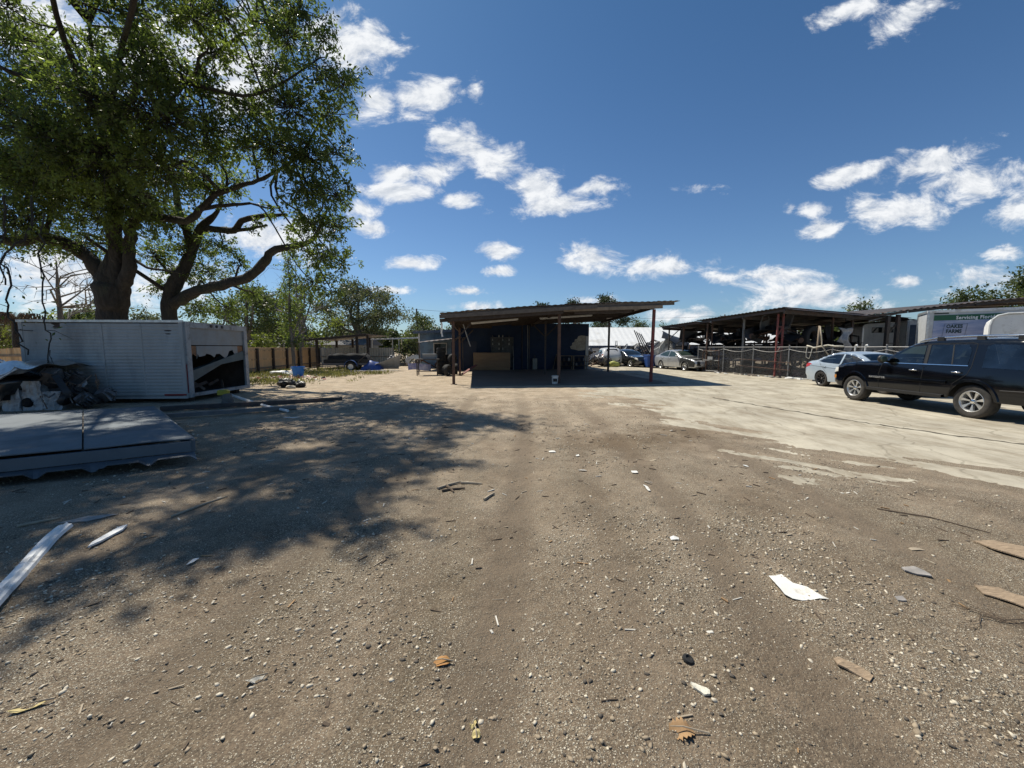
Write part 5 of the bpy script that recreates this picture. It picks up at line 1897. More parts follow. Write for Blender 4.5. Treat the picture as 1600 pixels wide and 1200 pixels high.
for s in (1, -1):
    mb = MB()
    y = SUV.yside(0.62, 1.250)
    mb.blob((0.60, s * (y + 0.17), 1.33), (0.075, 0.13, 0.12), 0.0, 2)
    mb.bar((0.62, s * (y - 0.01), 1.25), (0.61, s * (y + 0.1), 1.28), 0.07, 0.05)
    mr = mb.build('wing_mirror', trim_black, t, smooth=True)
    MB().blob((0.545, s * (y + 0.17), 1.335), (0.028, 0.105, 0.09), 0.0, 2).build('mirror_glass', glass_green, mr, smooth=True)
    mb = MB()                                        # roof rail on feet
    yr = SUV.yside(-1.0, 1.753) - 0.13
    mb.tube([(0.02, s * (yr - 0.0), 1.794), (-0.12, s * yr, 1.849), (-0.4, s * yr, 1.895), (-1.2, s * yr, 1.927), (-2.1, s * yr, 1.913), (-2.35, s * yr, 1.845)], [0.012, 0.022, 0.024, 0.024, 0.024, 0.014], 8)
    rl = mb.build('roof_rail', chrome, t, smooth=True)
    for x in (-0.5, -1.35, -2.1):
        MB().box((x, s * yr, 1.868), (0.16, 0.05, 0.10)).build('rail_foot', trim_black, rl)
    for xw in SUV.wheels:
        SUV.wheel(xw, s, rim_silver, 7, 0.64, 0.26, 0.5, hub=chrome)
SUV.patch('headlamp', [(2.45, 0.84), (2.44, 1.00), (2.30, 1.02), (2.28, 0.88)], lamp_clear, 0.010)
SUV.patch('side_marker', [(2.44, 0.660), (2.44, 0.760), (2.34, 0.760), (2.34, 0.660)], M('amber_lamp', (0.55, 0.22, 0.05), 0.2), 0.008)
SUV.patch('tail_lamp', [(-2.66, 0.920), (-2.64, 1.296), (-2.50, 1.277), (-2.46, 1.000), (-2.50, 0.900)], lamp_red, 0.010)
SUV.ribbon('rear_bumper_line', [(-2.02, 0.700), (-2.70, 0.720)], 0.02, trim_black, 0.004)
SUV.screen('windscreen', 0.08, 0.78, glass_front, 0.09)
SUV.screen('rear_screen', -2.66, -2.46, glass_dark, 0.16)
# interior glimpsed through the door glass: seat backs as lighter forms on the far side are left dark
MB().sheet(lambda u, v: (2.52 + 0.08 * (1 - (2 * u - 1) ** 2), -0.55 + 1.1 * u, 0.72 + 0.28 * v), 8, 4, 0.02).build('grille', chrome, t)


def text_mesh(txt, size, mat, name, parent, mtx, bold=0.0, extrude=0.002, align='LEFT', shear=0.0, space=1.0):
    cu = bpy.data.curves.new(name, 'FONT')
    cu.body = txt
    cu.size = size
    cu.offset = bold
    cu.extrude = extrude
    cu.align_x = align
    cu.shear = shear
    cu.space_character = space
    cu.resolution_u = 3
    o = bpy.data.objects.new(name + '_src', cu)
    C.objects.link(o)
    dg = bpy.context.evaluated_depsgraph_get()
    me = bpy.data.meshes.new_from_object(o.evaluated_get(dg))
    bpy.data.objects.remove(o)
    bpy.data.curves.remove(cu)
    me.name = name
    me.materials.clear()
    me.materials.append(mat)
    ob = bpy.data.objects.new(name, me)
    C.objects.link(ob)
    ob.parent = parent
    ob.matrix_local = mtx
    return ob
# raised name on the lower front door, read from the left side
yy = SUV.yside(0.62, 0.80) + 0.026
text_mesh('NAVIGATOR', 0.072, M('badge_silver', (0.6, 0.6, 0.6), 0.3, 0.6), 'badge', t, Matrix(((-1, 0, 0, 1.04), (0, 0, 1, yy), (0, 1, 0, 0.775), (0, 0, 0, 1))), 0.002, 0.001, space=1.25)


def sedan(name, label, loc, rz, paint, glass, rim, prof=None, win=None, W=0.92, belt=0.98, group=None, wheels=(1.42, -1.36), wr=0.325, spokes=8, tail=lamp_red, lamps=True, wheelset=((1, 1), (1, -1), (-1, 1), (-1, -1)), scale=None, see=False):
    t = thing(name, label, 'car', loc, rz, group, scale=scale)
    prof = prof or [(2.28, .26), (2.40, .36), (2.42, .58), (2.32, .72), (2.0, .83), (1.5, .91), (1.05, .97), (0.92, 1.0), (0.45, 1.25), (0.08, 1.39), (-0.35, 1.46), (-0.8, 1.44), (-1.25, 1.32), (-1.75, 1.13), (-2.15, 1.07), (-2.32, .98), (-2.40, .72), (-2.40, .50), (-2.30, .30)]
    c = Car(t, prof, W, belt, wheels, wr, 0.36, 0.24, rnd=0.085, crown=0.04, arch=1.14, taper=(0.20, 0.16))
    win = win or [[(0.80, 1.0), (0.42, 1.21), (0.08, 1.335), (-0.32, 1.385), (-0.36, 0.985)], [(-0.44, 0.99), (-0.40, 1.385), (-0.8, 1.36), (-1.2, 1.235), (-1.52, 1.075), (-1.30, 1.03)]]
    if see:
        c.body(paint, holes=win, screens=((0.14, 0.86), (-1.70, -1.08)))
        cabin(t, 0.74, (0.0, -0.75), 0.38, 0.90, 0.3)
    else:
        c.body(paint)
    for i, p in enumerate(win):
        c.patch('front_window' if i == 0 else 'rear_window', p, glass)
    c.screen('windscreen', 0.10, 0.90, glass, 0.09)
    c.screen('rear_screen', -1.80, -1.02, glass, 0.12)
    for pts in ([(0.86, 0.98), (0.90, 0.7), (0.86, 0.3)], [(-0.40, 0.97), (-0.40, 0.3)], [(-1.50, 1.05), (-1.38, 0.9), (-1.05, 0.62), (-1.0, 0.3)]):
        c.ribbon('door_seam', pts, 0.010, under_mat, 0.0012)
    c.ribbon('window_trim', [(0.88, 0.995), (0.42, 1.235), (0.06, 1.36), (-0.35, 1.41), (-0.8, 1.385), (-1.22, 1.255), (-1.58, 1.08)], 0.022, chrome, 0.006)
    if lamps:
        c.patch('tail_lamp', [(-2.33, .78), (-2.30, .95), (-2.10, .99), (-1.92, .93), (-2.12, .84)], tail, 0.008)
        c.patch('headlamp', [(2.34, .58), (2.28, .72), (1.92, .82), (1.96, .70)], lamp_clear, 0.008)
    for x in (-0.22, -1.15):
        for s in (1, -1):
            y = c.yside(x, 0.86)
            MB().tube([(x + 0.09, s * (y + 0.003), 0.86), (x + 0.06, s * (y + 0.035), 0.865), (x - 0.06, s * (y + 0.035), 0.865), (x - 0.09, s * (y + 0.003), 0.86)], 0.013, 6).build('door_handle', paint, t, smooth=True)
    for s in (1, -1):
        y = c.yside(0.72, 1.0)
        MB().blob((0.70, s * (y + 0.10), 1.03), (0.07, 0.10, 0.065), 0, 2).build('wing_mirror', paint, t, smooth=True)
    for (f_, s) in wheelset:
        c.wheel(wheels[0] if f_ > 0 else wheels[1], s, rim, spokes, 0.70, 0.22, 0.42)
    return t, c


lb_paint = paint_mat('pale_blue_car_paint', (0.42, 0.50, 0.58), 0.3, metal=0.15, dust=0.15)
t, c = sedan('sedan', 'pale blue sedan with dark alloy wheels half hidden behind the black SUV', (14.05, 15.02, 0), R(-90), lb_paint, glass_front, rim_dark, see=True)
c.ribbon('body_crease', [(-2.05, 0.90), (-1.4, 0.865), (-0.4, 0.81), (0.9, 0.74)], 0.03, lb_paint, 0.012)
silver = paint_mat('silver_car_paint', (0.42, 0.43, 0.44), 0.32, metal=0.4, dust=0.3)
hood_black = M('primer_black', (0.022, 0.024, 0.024), 0.55, var=0.3, scale=3)
t, c = sedan('sedan', 'silver sedan with a black hood and no front bumper beside the chain link fence', (12.75, 28.85, 0), R(-77), silver, glass_green, rim_silver, spokes=6, lamps=False)
c.screen('hood', 1.0, 2.36, hood_black, 0.04, 0.014)
c.patch('front_fender', [(2.28, .30), (2.36, .56), (2.2, .74), (1.6, .87), (0.95, .94), (0.92, .36), (0.98, .36), (1.02, .5), (1.15, .64), (1.42, .73), (1.68, .64), (1.80, .45), (1.82, .30)], hood_black, 0.009)
MB().box((2.40, 0, 0.50), (0.16, 1.3, 0.22)).build('crash_bar', trim_black, t)
for s in (-0.52, 0.52):
    MB().blob((2.42, s, 0.66), (0.06, 0.15, 0.06), 0.1, 1).build('empty_lamp_socket', under_mat, t)
blk = paint_mat('black_sedan_paint', (0.010, 0.011, 0.013), 0.25, dust=0.3)
sedan('sedan', 'glossy black sedan parked left of the navy bins in the row of wrecks', (10.35, 34.3, 0), R(-70), blk, glass_dark, rim_silver, spokes=6)
wht = paint_mat('white_wreck_paint', (0.72, 0.72, 0.71), 0.4, dust=0.4)
t = thing('wrecked_car', 'stripped white hatchback shell with its tail towards the yard', 'car', (8.95, 36.0, 0), R(86))
SW = Car(t, [(2.1, .4), (2.2, .6), (2.1, .85), (1.0, 1.02), (0.85, 1.06), (0.2, 1.48), (-0.2, 1.58), (-1.0, 1.60), (-1.75, 1.55), (-2.0, 1.40), (-2.22, 1.05), (-2.3, .8), (-2.28, .5), (-2.2, .36)], 0.92, 1.02, (1.35, -1.35), 0.33, 0.3, 0.30, rnd=0.1, crown=0.05)
SW.body(wht)
SW.screen('rear_screen', -2.2, -1.86, glass_dark, 0.15, 0.012)
SW.patch('rear_window', [(-0.4, 1.06), (-0.36, 1.45), (-1.3, 1.44), (-1.8, 1.2), (-1.7, 1.06)], glass_dark)
SW.patch('front_window', [(0.7, 1.06), (0.15, 1.42), (-0.3, 1.46), (-0.3, 1.06)], glass_dark)
SW.patch('tail_lamp', [(-2.22, .9), (-2.12, 1.1), (-1.95, 1.1), (-2.0, .9)], lamp_red, 0.008)
MB().box((-2.27, 0, 0.62), (0.10, 1.35, 0.36)).build('bumper_beam', dark_steel, t)
for s in (1, -1):
    for xw in SW.wheels:
        SW.wheel(xw, s, rim_dark, 5)

# ---- covered utility trailer by the lean-to shed
t = thing('utility_trailer', 'low utility trailer with a black covered load and blue fender under the lean-to shed', 'trailer', (-11.9, 27.6, 0), R(8))
MB().box((0.2, 0, 0.50), (3.1, 1.5, 0.14)).build('chassis', M('trailer_grey', (0.10, 0.10, 0.11), 0.7), t)
mb = MB()
mb.sheet(lambda u, v: (-1.25 + 2.95 * u, -0.72 + 1.44 * v, 0.60 + 0.60 * min(1, 9 * min(u, 1 - u, v, 1 - v)) ** 0.5 + 0.03 * math.sin(19 * u + 5 * v)), 24, 14)
mb.build('load_cover', M('black_tarp', (0.012, 0.012, 0.013), 0.9, var=0.3, bump=0.4, bscale=5), t, smooth=True)
MB().box((0.2, 0, 0.70), (3.0, 1.42, 0.25)).build('load_side', black_plastic, t)
for s in (1, -1):
    w = bpy.data.objects.new('wheel', None)
    C.objects.link(w)
    w.parent = t
    w.location = (0.55, s * 0.88, 0.32)
    w.rotation_euler = (0, 0, 0 if s > 0 else PI)
    MB().lathe([(0.19, -0.09), (0.30, -0.09), (0.32, -0.04), (0.32, 0.04), (0.30, 0.09), (0.19, 0.085)], 24, axis='y', closed=True).build('tyre', tyre_mat, w, smooth=50)
    MB().lathe([(0, 0.04), (0.08, 0.05), (0.10, 0.02), (0.17, 0.03), (0.195, 0.075), (0.195, -0.08)], 20, axis='y').build('rim', white_paint, w, smooth=40)
    mb = MB()
    mb.sheet(lambda u, v: (0.55 + 0.42 * math.cos(PI * (1 - u)), s * (0.76 + 0.24 * v), 0.34 + 0.42 * math.sin(PI * (1 - u))), 12, 2, 0.02)
    mb.build('fender', M('trailer_blue', (0.05, 0.10, 0.26), 0.5), t, smooth=40)
MB().bar((-1.3, 0, 0.5), (-2.3, 0, 0.42), 0.08).build('tow_bar', dark_steel, t)
MB().bar((1.0, -0.78, 0.62), (1.75, -0.80, 1.30), 0.05).build('ramp_strut', dark_steel, t)

# ---- box trucks beyond the fence
def box_truck(name, label, loc, rz, L, Wd, z0, z1, side_mat, front_mat):
    t = thing(name, label, 'truck', loc, rz)
    body = MB().box((L / 2, Wd / 2, (z0 + z1) / 2), (L, Wd, z1 - z0)).build('cargo_box', front_mat, t)
    for (x, y) in ((0, 0), (L, 0), (0, Wd), (L, Wd)):
        MB().box((x, y, (z0 + z1) / 2), (0.09, 0.09, z1 - z0 + 0.02)).build('corner_post', alu, t)
    for z in (z0, z1):
        MB().box((L / 2, -0.005, z), (L + 0.1, 0.07, 0.12)).build('side_rail', white_paint if z > z0 else alu, t)
        MB().box((-0.005, Wd / 2, z), (0.07, Wd, 0.12)).build('end_rail', alu, t)
    MB().box((L / 2, Wd / 2, z0 - 0.15), (L * 0.95, Wd * 0.6, 0.25)).build('chassis', dark_steel, t)
    for x in (L * 0.2, L * 0.75):
        for y in (0.12, Wd - 0.12):
            w = MB().lathe([(0, -0.12), (0.3, -0.13), (0.48, -0.13), (0.5, 0), (0.48, 0.13), (0.3, 0.13), (0, 0.12)], 20, (x, y, 0.5), axis='y').build('wheel', tyre_mat, t, smooth=40)
    return t


green_band = M('sign_dark_green', (0.018, 0.105, 0.052), 0.5, var=0.06)
def sky_print(name, a, b, scale=1.2):
    return M(name, a, 0.5, col2=b, scale=scale, stretch=(0.5, 1, 2.2))
t = box_truck('box_truck', 'tall box truck with a green band, sky picture and framed logo on its side', (21.45, 20.05, 0), R(-38), 4.6, 2.4, 1.05, 3.48, white_paint, M('truck_grey', (0.5, 0.52, 0.53), 0.5))
MB().box((2.35, -0.012, 2.30), (4.3, 0.012, 1.42)).build('side_picture', sky_print('sky_picture', (0.20, 0.27, 0.47), (0.56, 0.57, 0.66)), t)
MB().box((2.35, -0.012, 3.15), (4.3, 0.012, 0.27)).build('side_band', green_band, t)
MB().box((2.35, -0.010, 1.35), (4.3, 0.012, 0.46)).build('side_picture', sky_print('field_picture', (0.10, 0.16, 0.06), (0.22, 0.27, 0.12)), t)
RX = Matrix.Rotation(R(90), 4, 'X')
ink = M('print_dark', (0.02, 0.05, 0.055), 0.6)
wprint = M('print_white', (0.85, 0.85, 0.85), 0.6)
text_mesh('Servicing Florida', 0.225, wprint, 'lettering', t, Matrix.Translation((0.96, -0.0195, 3.06)) @ RX @ Matrix.Diagonal((0.78, 1, 1, 1)), 0.006, 0.001, space=1.12)
text_mesh('OAKES\nFARMS', 0.245, ink, 'lettering', t, Matrix.Translation((0.66, -0.0195, 2.63)) @ RX @ Matrix.Diagonal((0.70, 1, 1, 1)), 0.013, 0.001, space=1.05)
mb = MB()
for (a, b) in (((0.60, 2.84), (1.36, 2.84)), ((1.36, 2.84), (1.30, 2.20)), ((0.54, 2.20), (0.60, 2.84))):
    mb.bar((a[0], -0.0195, a[1]), (b[0], -0.0195, b[1]), 0.004, 0.034, up=(0, 1, 0.01))
mb.build('logo_frame', ink, t)
MB().box((0.45, -0.02, 3.37), (0.5, 0.02, 0.055)).build('marker_lamp', black_plastic, t)

t = box_truck('box_truck', 'older box truck with a faded dark blue side, left of the green banded truck', (23.75, 23.3, 0), R(-22), 4.6, 2.3, 0.95, 3.22, white_paint, white_paint)
MB().box((2.3, -0.012, 2.05), (4.4, 0.012, 1.9)).build('side_picture', sky_print('faded_blue_picture', (0.045, 0.07, 0.11), (0.11, 0.15, 0.20), 1.0), t)
text_mesh('Servicing South Florida', 0.15, M('print_faded', (0.2, 0.24, 0.26), 0.7), 'lettering', t, Matrix.Translation((0.4, -0.0195, 2.78)) @ RX, 0.003, 0.001)
t = thing('van', 'white walk-in van with a black slot window, behind the fence', 'truck', (21.75, 24.1, 0), R(-25), scale=(0.95, 1, 1.10))
mb = MB()
prof = [(0, 0.6), (0, 2.55), (0.03, 2.70), (0.12, 2.80), (0.3, 2.83), (1.72, 2.86), (1.78, 2.82), (1.78, 0.6)]
mb.prism(prof, 0.0, 2.2)
mb.build('body', dirty_white, t, smooth=25)
MB().box((1.02, -0.01, 2.47), (1.06, 0.02, 0.30)).build('window', glass_dark, t)
for x in (0.62, 0.82):
    MB().box((x, -0.012, 1.30), (0.10, 0.02, 0.16)).build('vent', black_plastic, t)
for x in (0.06, 1.72):
    MB().box((x, -0.014, 1.6), (0.05, 0.024, 2.0)).build('corner_trim', alu, t)
for x in (0.4, 1.4):
    MB().lathe([(0, -0.1), (0.36, -0.1), (0.38, 0), (0.36, 0.1), (0, 0.1)], 16, (x, 0.2, 0.38), axis='y').build('wheel', tyre_mat, t, smooth=40)
t = thing('cargo_truck', 'white truck box with a rounded nose and rivet lines behind the black SUV roof', 'truck', (19.75, 16.0, 0), R(-46))
mb = MB()
prof = [(0, 0.9), (0, 2.55), (0.05, 2.78), (0.18, 2.92), (0.4, 2.97), (5.0, 3.0), (5.0, 0.9)]
mb.prism(prof, 0.0, 2.3)
mb.build('cargo_box', white_paint, t, smooth=30)
for i in range(12):
    mb = MB()
    for z in [1.0 + 0.1 * k for k in range(20)]:
        mb.box((0.5 + 0.42 * i, -0.002, z), (0.018, 0.01, 0.018))
    o = mb.build('rivet_line', alu, t)
    o['kind'] = 'stuff'
MB().tube([(-0.03, -0.01, 0.9), (-0.03, -0.01, 2.56), (0.02, -0.01, 2.80), (0.15, -0.01, 2.95), (0.4, -0.01, 3.02), (5.0, -0.01, 3.04)], 0.045, 6).build('edge_rail', M('truck_grey', (0.5, 0.52, 0.53), 0.5), t)
MB().box((2.5, 1.15, 0.7), (4.8, 1.5, 0.3)).build('chassis', dark_steel, t)
for x in (0.8, 3.8):
    for y in (0.2, 2.1):
        MB().lathe([(0, -0.12), (0.46, -0.13), (0.5, 0), (0.46, 0.13), (0, 0.12)], 20, (x, y, 0.5), axis='y').build('wheel', tyre_mat, t, smooth=40)

# ------------------------------------------------------------------ right side: open sheds, chain link fence
sa = thing('open_shed', 'big open shed on rusty posts over racks of car parts behind the chain link fence', 'shed', (15.0, 21.5, 0))
so = Vector((15.0, 21.5, 0))
eu = Vector((-0.287, 0.958, 0))                    # along the fence, away
ev = Vector((0.945, 0.327, 0))                     # to the right
def sp(a, b, z):
    return eu * a + ev * b + Vector((0, 0, z))
n_s = 8
for i in range(n_s):
    a0, a1 = -0.5 + 10.2 * i / n_s, -0.5 + 10.2 * (i + 1) / n_s - 0.005
    z0, z1 = 3.76 - 0.045 * a0 - (0.06 if i >= 5 else 0), 3.76 - 0.045 * a1 - (0.06 if i >= 5 else 0)
    mb = MB()
    corrugated(mb, [sp(a0, -0.6, z0), sp(a1, -0.6, z1), sp(a1, 10.6, z1 - 0.30), sp(a0, 10.6, z0 - 0.30)], 5, 'v', 0.035)
    mb.build('roof_sheet', roof_dark, sa)
mb = MB()
corrugated(mb, [sp(-0.95, -0.62, 3.62), sp(-0.52, -0.62, 3.72), sp(-0.52, 10.6, 3.40), sp(-0.95, 10.6, 3.30)], 2, 'v', 0.03)
mb.build('eave_flashing', roof_dark, sa)
for a in (-0.4, 2.2, 4.6, 7.0, 9.4):
    MB().bar(sp(a, -0.5, 3.55 - 0.045 * a), sp(a, 10.5, 3.28 - 0.045 * a), 0.08, 0.20).build('rafter', dark_steel, sa)
for b in (-0.45, 2.5, 5.5, 8.5, 10.3):
    MB().bar(sp(-0.5, b, 3.64 - 0.024 * b), sp(9.6, b, 3.18 - 0.024 * b), 0.06, 0.12).build('purlin', dark_steel, sa)
def lattice(a, b, h, w, mt, parent):
    """a post of two legs with rungs and diagonals"""
    for s in (-w / 2, w / 2):
        MB().bar(sp(a, b + s, -0.05), sp(a, b + s, h), 0.075).build('post', mt, parent)
    n = 6
    for i in range(n):
        z0, z1 = 0.3 + (h - 0.5) * i / n, 0.3 + (h - 0.5) * (i + 1) / n
        MB().bar(sp(a, b - w / 2 + 0.04, z0), sp(a, b + w / 2 - 0.04, z0 if i % 2 else z1), 0.04).build('rung', mt, parent)
lattice(0.15, 0.0, 3.5, 0.42, red_paint, sa)
lattice(5.1, -0.1, 3.25, 0.42, rust, sa)
for (a, b, mt) in ((2.6, 0.1, galv), (7.6, -0.1, rust), (9.3, 0.0, dark_steel), (9.3, 3.4, dark_steel), (9.3, 6.8, dark_steel), (9.3, 10.2, rust), (6.4, 4.6, rust), (3.2, 4.6, dark_steel), (0.2, 4.4, rust),
                   (0.1, 6.0, dark_steel), (3.2, 9.0, dark_steel), (6.4, 9.0, rust), (4, 10.4, dark_steel), (8, 10.4, rust)):
    MB().bar(sp(a, b, -0.05), sp(a, b, 3.55 - 0.045 * a - 0.024 * b), 0.09).build('post', mt, sa)
for (a, b, sgn) in ((9.3, 0.0, 1), (9.3, 3.4, 1), (9.3, 3.4, -1), (9.3, 6.8, 1), (9.3, 6.8, -1), (9.3, 10.2, -1)):
    MB().bar(sp(a, b, 2.3), sp(a, b + sgn * 0.9, 3.0), 0.05).build('brace', dark_steel, sa)

sb = thing('open_shed', 'higher dark shed roof at the right edge over the box trucks', 'shed', (26, 24, 0))
n_s = 12
for i in range(n_s):
    u0, u1 = i / n_s, (i + 1) / n_s - 0.002
    c4 = [Vector(q) for q in ((-6.3, -1.2, 3.40), (12.0, -5.0, 4.72), (13.5, 8, 5.0), (-5.8, 8, 3.75))]
    mb = MB()
    q4 = [bilin(c4, u0, 0), bilin(c4, u1, 0), bilin(c4, u1, 1), bilin(c4, u0, 1)]
    for q, uu in zip(q4, (u0, u1, u1, u0)):
        q.z += 0.35 * math.sin(PI * uu)
    corrugated(mb, q4, 5, 'v', 0.04)
    mb.build('roof_sheet', roof_dark, sb)
for v in (0.02, 0.35, 0.7, 0.98):
    for j in range(6):
        a, b = bilin(c4, j / 6, v), bilin(c4, (j + 1) / 6 - 0.004, v)
        a.z += 0.35 * math.sin(PI * j / 6) - 0.1
        b.z += 0.35 * math.sin(PI * (j + 1) / 6) - 0.1
        MB().bar(a, b, 0.07, 0.14).build('purlin', dark_steel, sb)
for (x, y, z, mt) in ((-4.15, -1.4, 3.5, dark_steel), (-3.62, -1.45, 3.55, dark_steel), (1.6, 0.2, 4.2, galv), (8.0, -3.6, 4.6, dark_steel), (-5.3, 7.5, 3.6, dark_steel), (4.0, 7.5, 4.5, dark_steel), (12, 7.5, 4.9, dark_steel)):
    MB().bar((x, y, -0.05), (x, y, z), 0.16 if y < 0 else 0.1).build('post', mt, sb)
MB().bar((-4.9, -1.0, 3.2), (-2.2, -1.5, 4.0), 0.05).build('brace', galv, sb)
MB().bar((-4.1, -1.4, 1.9), (-3.65, -1.45, 1.9), 0.05).build('brace', dark_steel, sb)
MB().bar((-4.1, -1.4, 2.4), (-3.65, -1.45, 3.1), 0.06).build('brace', dark_steel, sb)

# chain link fence
cf = thing('chain_link_fence', 'long chain link fence with dark screen cloth in front of the big open shed', 'fence', (13.05, 27.0, 0))
f0, f1 = Vector((0, 0, 0)), Vector((3.85, -12.3, 0))
fdir = (f1 - f0).normalized()
flen = (f1 - f0).length
fnor = Vector((fdir.y, -fdir.x, 0))
if fnor.dot(Vector((-1, -1, 0))) < 0:
    fnor = -fnor
fang = math.atan2(fdir.y, fdir.x)
FH = 1.68
npost = 7
for i in range(npost):
    p = fdir * (flen * i / (npost - 1))
    MB().tube([p + Vector((0, 0, -0.1)), p + Vector((0, 0, FH + 0.06))], 0.035 if i else 0.05, 8).build('post', galv, cf, smooth=40)
    MB().blob(p + Vector((0, 0, FH + 0.08)), (0.045, 0.045, 0.035), 0, 1).build('post_cap', galv, cf, smooth=True)
for i in range(npost - 1):
    p, q = fdir * (flen * i / (npost - 1)), fdir * (flen * (i + 1) / (npost - 1))
    MB().tube([p + Vector((0, 0, FH)), (p + q) / 2 + Vector((0, 0, FH - 0.01)), q + Vector((0, 0, FH))], 0.019, 6).build('top_rail', galv, cf, smooth=40)
    L1 = (q - p).length
    mb = MB()
    mb.sheet(lambda u, v: p.lerp(q, 0.012 + 0.976 * u) - fnor * (0.05 + 0.03 * math.sin(5 * u + i) * math.sin(PI * v)) + Vector((0, 0, 0.06 + (FH - 0.16 - 0.10 * math.sin(PI * u) * (0.5 + 0.5 * ((i * 7) % 3))) * v)), 16, 6)
    mb.build('screen_cloth', shade_cloth, cf, smooth=True)
    mb = MB()
    mb.tube([p.lerp(q, k / 10) + Vector((0, 0, FH - 0.12 - 0.16 * math.sin(PI * k / 10))) + fnor * 0.03 for k in range(11)], 0.010, 4)
    mb.build('sagging_wire', galv, cf)
    # woven wire
    mb = MB()
    stp = 0.085
    k = int((L1 + FH) / stp)
    for j in range(k):
        for sg in (1, -1):
            s0 = j * stp - (FH if sg > 0 else 0)
            pts = []
            for zz, ss in ((0.05, s0), (FH, s0 + sg * FH)):
                pts.append((zz, ss))
            (z0, a0), (z1, a1) = pts
            lo, hi = 0.0, L1
            if sg < 0:
                a0, a1 = a0, a1
            # clip to the bay
            def clip(za, aa, zb, ab):
                t0, t1 = 0.0, 1.0
                d = ab - aa
                for lim, sign in ((lo, 1), (hi, -1)):
                    if d * sign > 0:
                        t0 = max(t0, (lim - aa) / d)
                    else:
                        t1 = min(t1, (lim - aa) / d)
                return t0, t1
            t0, t1 = clip(z0, a0, z1, a1)
            if t1 - t0 < 0.02:
                continue
            A = p + fdir * (a0 + (a1 - a0) * t0) + Vector((0, 0, z0 + (z1 - z0) * t0)) + fnor * (0.006 * sg)
            B = p + fdir * (a0 + (a1 - a0) * t1) + Vector((0, 0, z0 + (z1 - z0) * t1)) + fnor * (0.006 * sg)
            mb.bar(A, B, 0.0035, 0.0035)
    o = mb.build('wire_mesh', galv, cf)
    o['kind'] = 'stuff'
for (a, z) in ((3.4, 0.95), (3.4, 0.55)):
    MB().tube([fdir * a + fnor * 0.06 + Vector((0, 0, z)), fdir * (a + 3.2) + fnor * 0.06 + Vector((0, 0, z - 0.12))], 0.016, 6).build('cross_rail', rust, cf)
gt = thing('fence_gate', 'narrow rusty gate at the far end of the chain link fence', 'gate', tuple(Vector((13.05, 27.0, 0)) + fdir * 0.55 + fnor * 0.12), fang)
for (a, b) in (((0, 0, 0.1), (0, 0, 1.45)), ((1.35, 0, 0.1), (1.35, 0, 1.45)), ((0, 0, 1.45), (1.35, 0, 1.45)), ((0, 0, 0.1), (1.35, 0, 0.1)), ((0, 0, 0.8), (1.35, 0, 0.8))):
    MB().tube([a, b], 0.025, 6).build('frame_tube', rust if b[2] > 1.4 else galv, gt)
sh = thing('street_sign', 'small grey plate wired to the gate', 'plate', tuple(Vector((13.05, 27.0, 0)) + fdir * 1.25 + fnor * 0.2 + Vector((0, 0, 0.95))), fang)
MB().box((0, 0, 0), (0.42, 0.01, 0.2)).build('plate', M('plate_grey', (0.3, 0.31, 0.32), 0.5), sh)
gt2 = thing('dark_tarp_pile', 'dusty red tarp heaped behind the foot of the chain link fence', 'tarp', (15.2, 22.7, 0), fang)
MB().sheet(lambda u, v: (-1.1 + 2.2 * u, 0.5 + 0.9 * v, 0.55 * (math.sin(PI * u) * math.sin(PI * v)) ** 0.6 + 0.04 * math.sin(17 * u + 9 * v)), 18, 10, 0.01).build('tarp', M('dusty_red_tarp', (0.20, 0.045, 0.05), 0.7, var=0.3), gt2, smooth=True)
# bent rope and poles tied to the rail
def tied(name, label, pts, r, mat, cat):
    a = Vector(pts[0])
    o = MB().tube([Vector(p) - a for p in pts], r, 6).build(name, mat, None, smooth=True, loc=a)
    tag(o, label, cat)
def fpt(a, z, out=0.06):
    return Vector((13.05, 27.0, 0)) + fdir * a + fnor * out + Vector((0, 0, z))
tied('rag', 'long pale rag twisted along the fence rail above the pale blue sedan', [fpt(7.4, 1.75), fpt(7.6, 1.70), fpt(7.75, 1.63), fpt(8.0, 1.70), fpt(8.4, 1.77), fpt(8.7, 1.72), fpt(9.1, 1.72)], 0.035, M('rag_cream', (0.6, 0.56, 0.46), 0.9), 'rag')
tied('rope', 'slack pale rope hanging in a loop from the fence rail', [fpt(7.42, 1.70), fpt(7.38, 1.4), fpt(7.40, 1.15), fpt(7.55, 1.08), fpt(7.62, 1.3), fpt(7.68, 1.66)], 0.014, M('rope_grey', (0.5, 0.48, 0.42), 0.9), 'rope')
tied('stick', 'pale crooked stick standing over the fence rail beside the rag', [fpt(8.55, 1.2, 0.1), fpt(8.15, 1.75, 0.1), fpt(8.1, 2.2, 0.1), fpt(8.0, 2.7, 0.1)], 0.03, M('pale_stick', (0.42, 0.36, 0.27), 0.9), 'stick')
tied('stick', 'straight brown pole standing behind the rag on the fence rail', [fpt(7.75, 0.1, -0.15), fpt(7.80, 2.75, -0.15)], 0.045, wood_old, 'pole')
for i, a in enumerate((9.55, 9.95)):
    tied('cane', ('white bent cane hooked on the fence rail over the sedan roof', 'second white bent cane hooked on the fence rail, farther right')[i], [fpt(a, 0.9, 0.05), fpt(a + 0.03, 1.6, 0.06), fpt(a + 0.05, 1.76, 0.08), fpt(a + 0.12, 1.78, 0.12), fpt(a + 0.17, 1.70, 0.14)], 0.03, white_paint, 'cane')

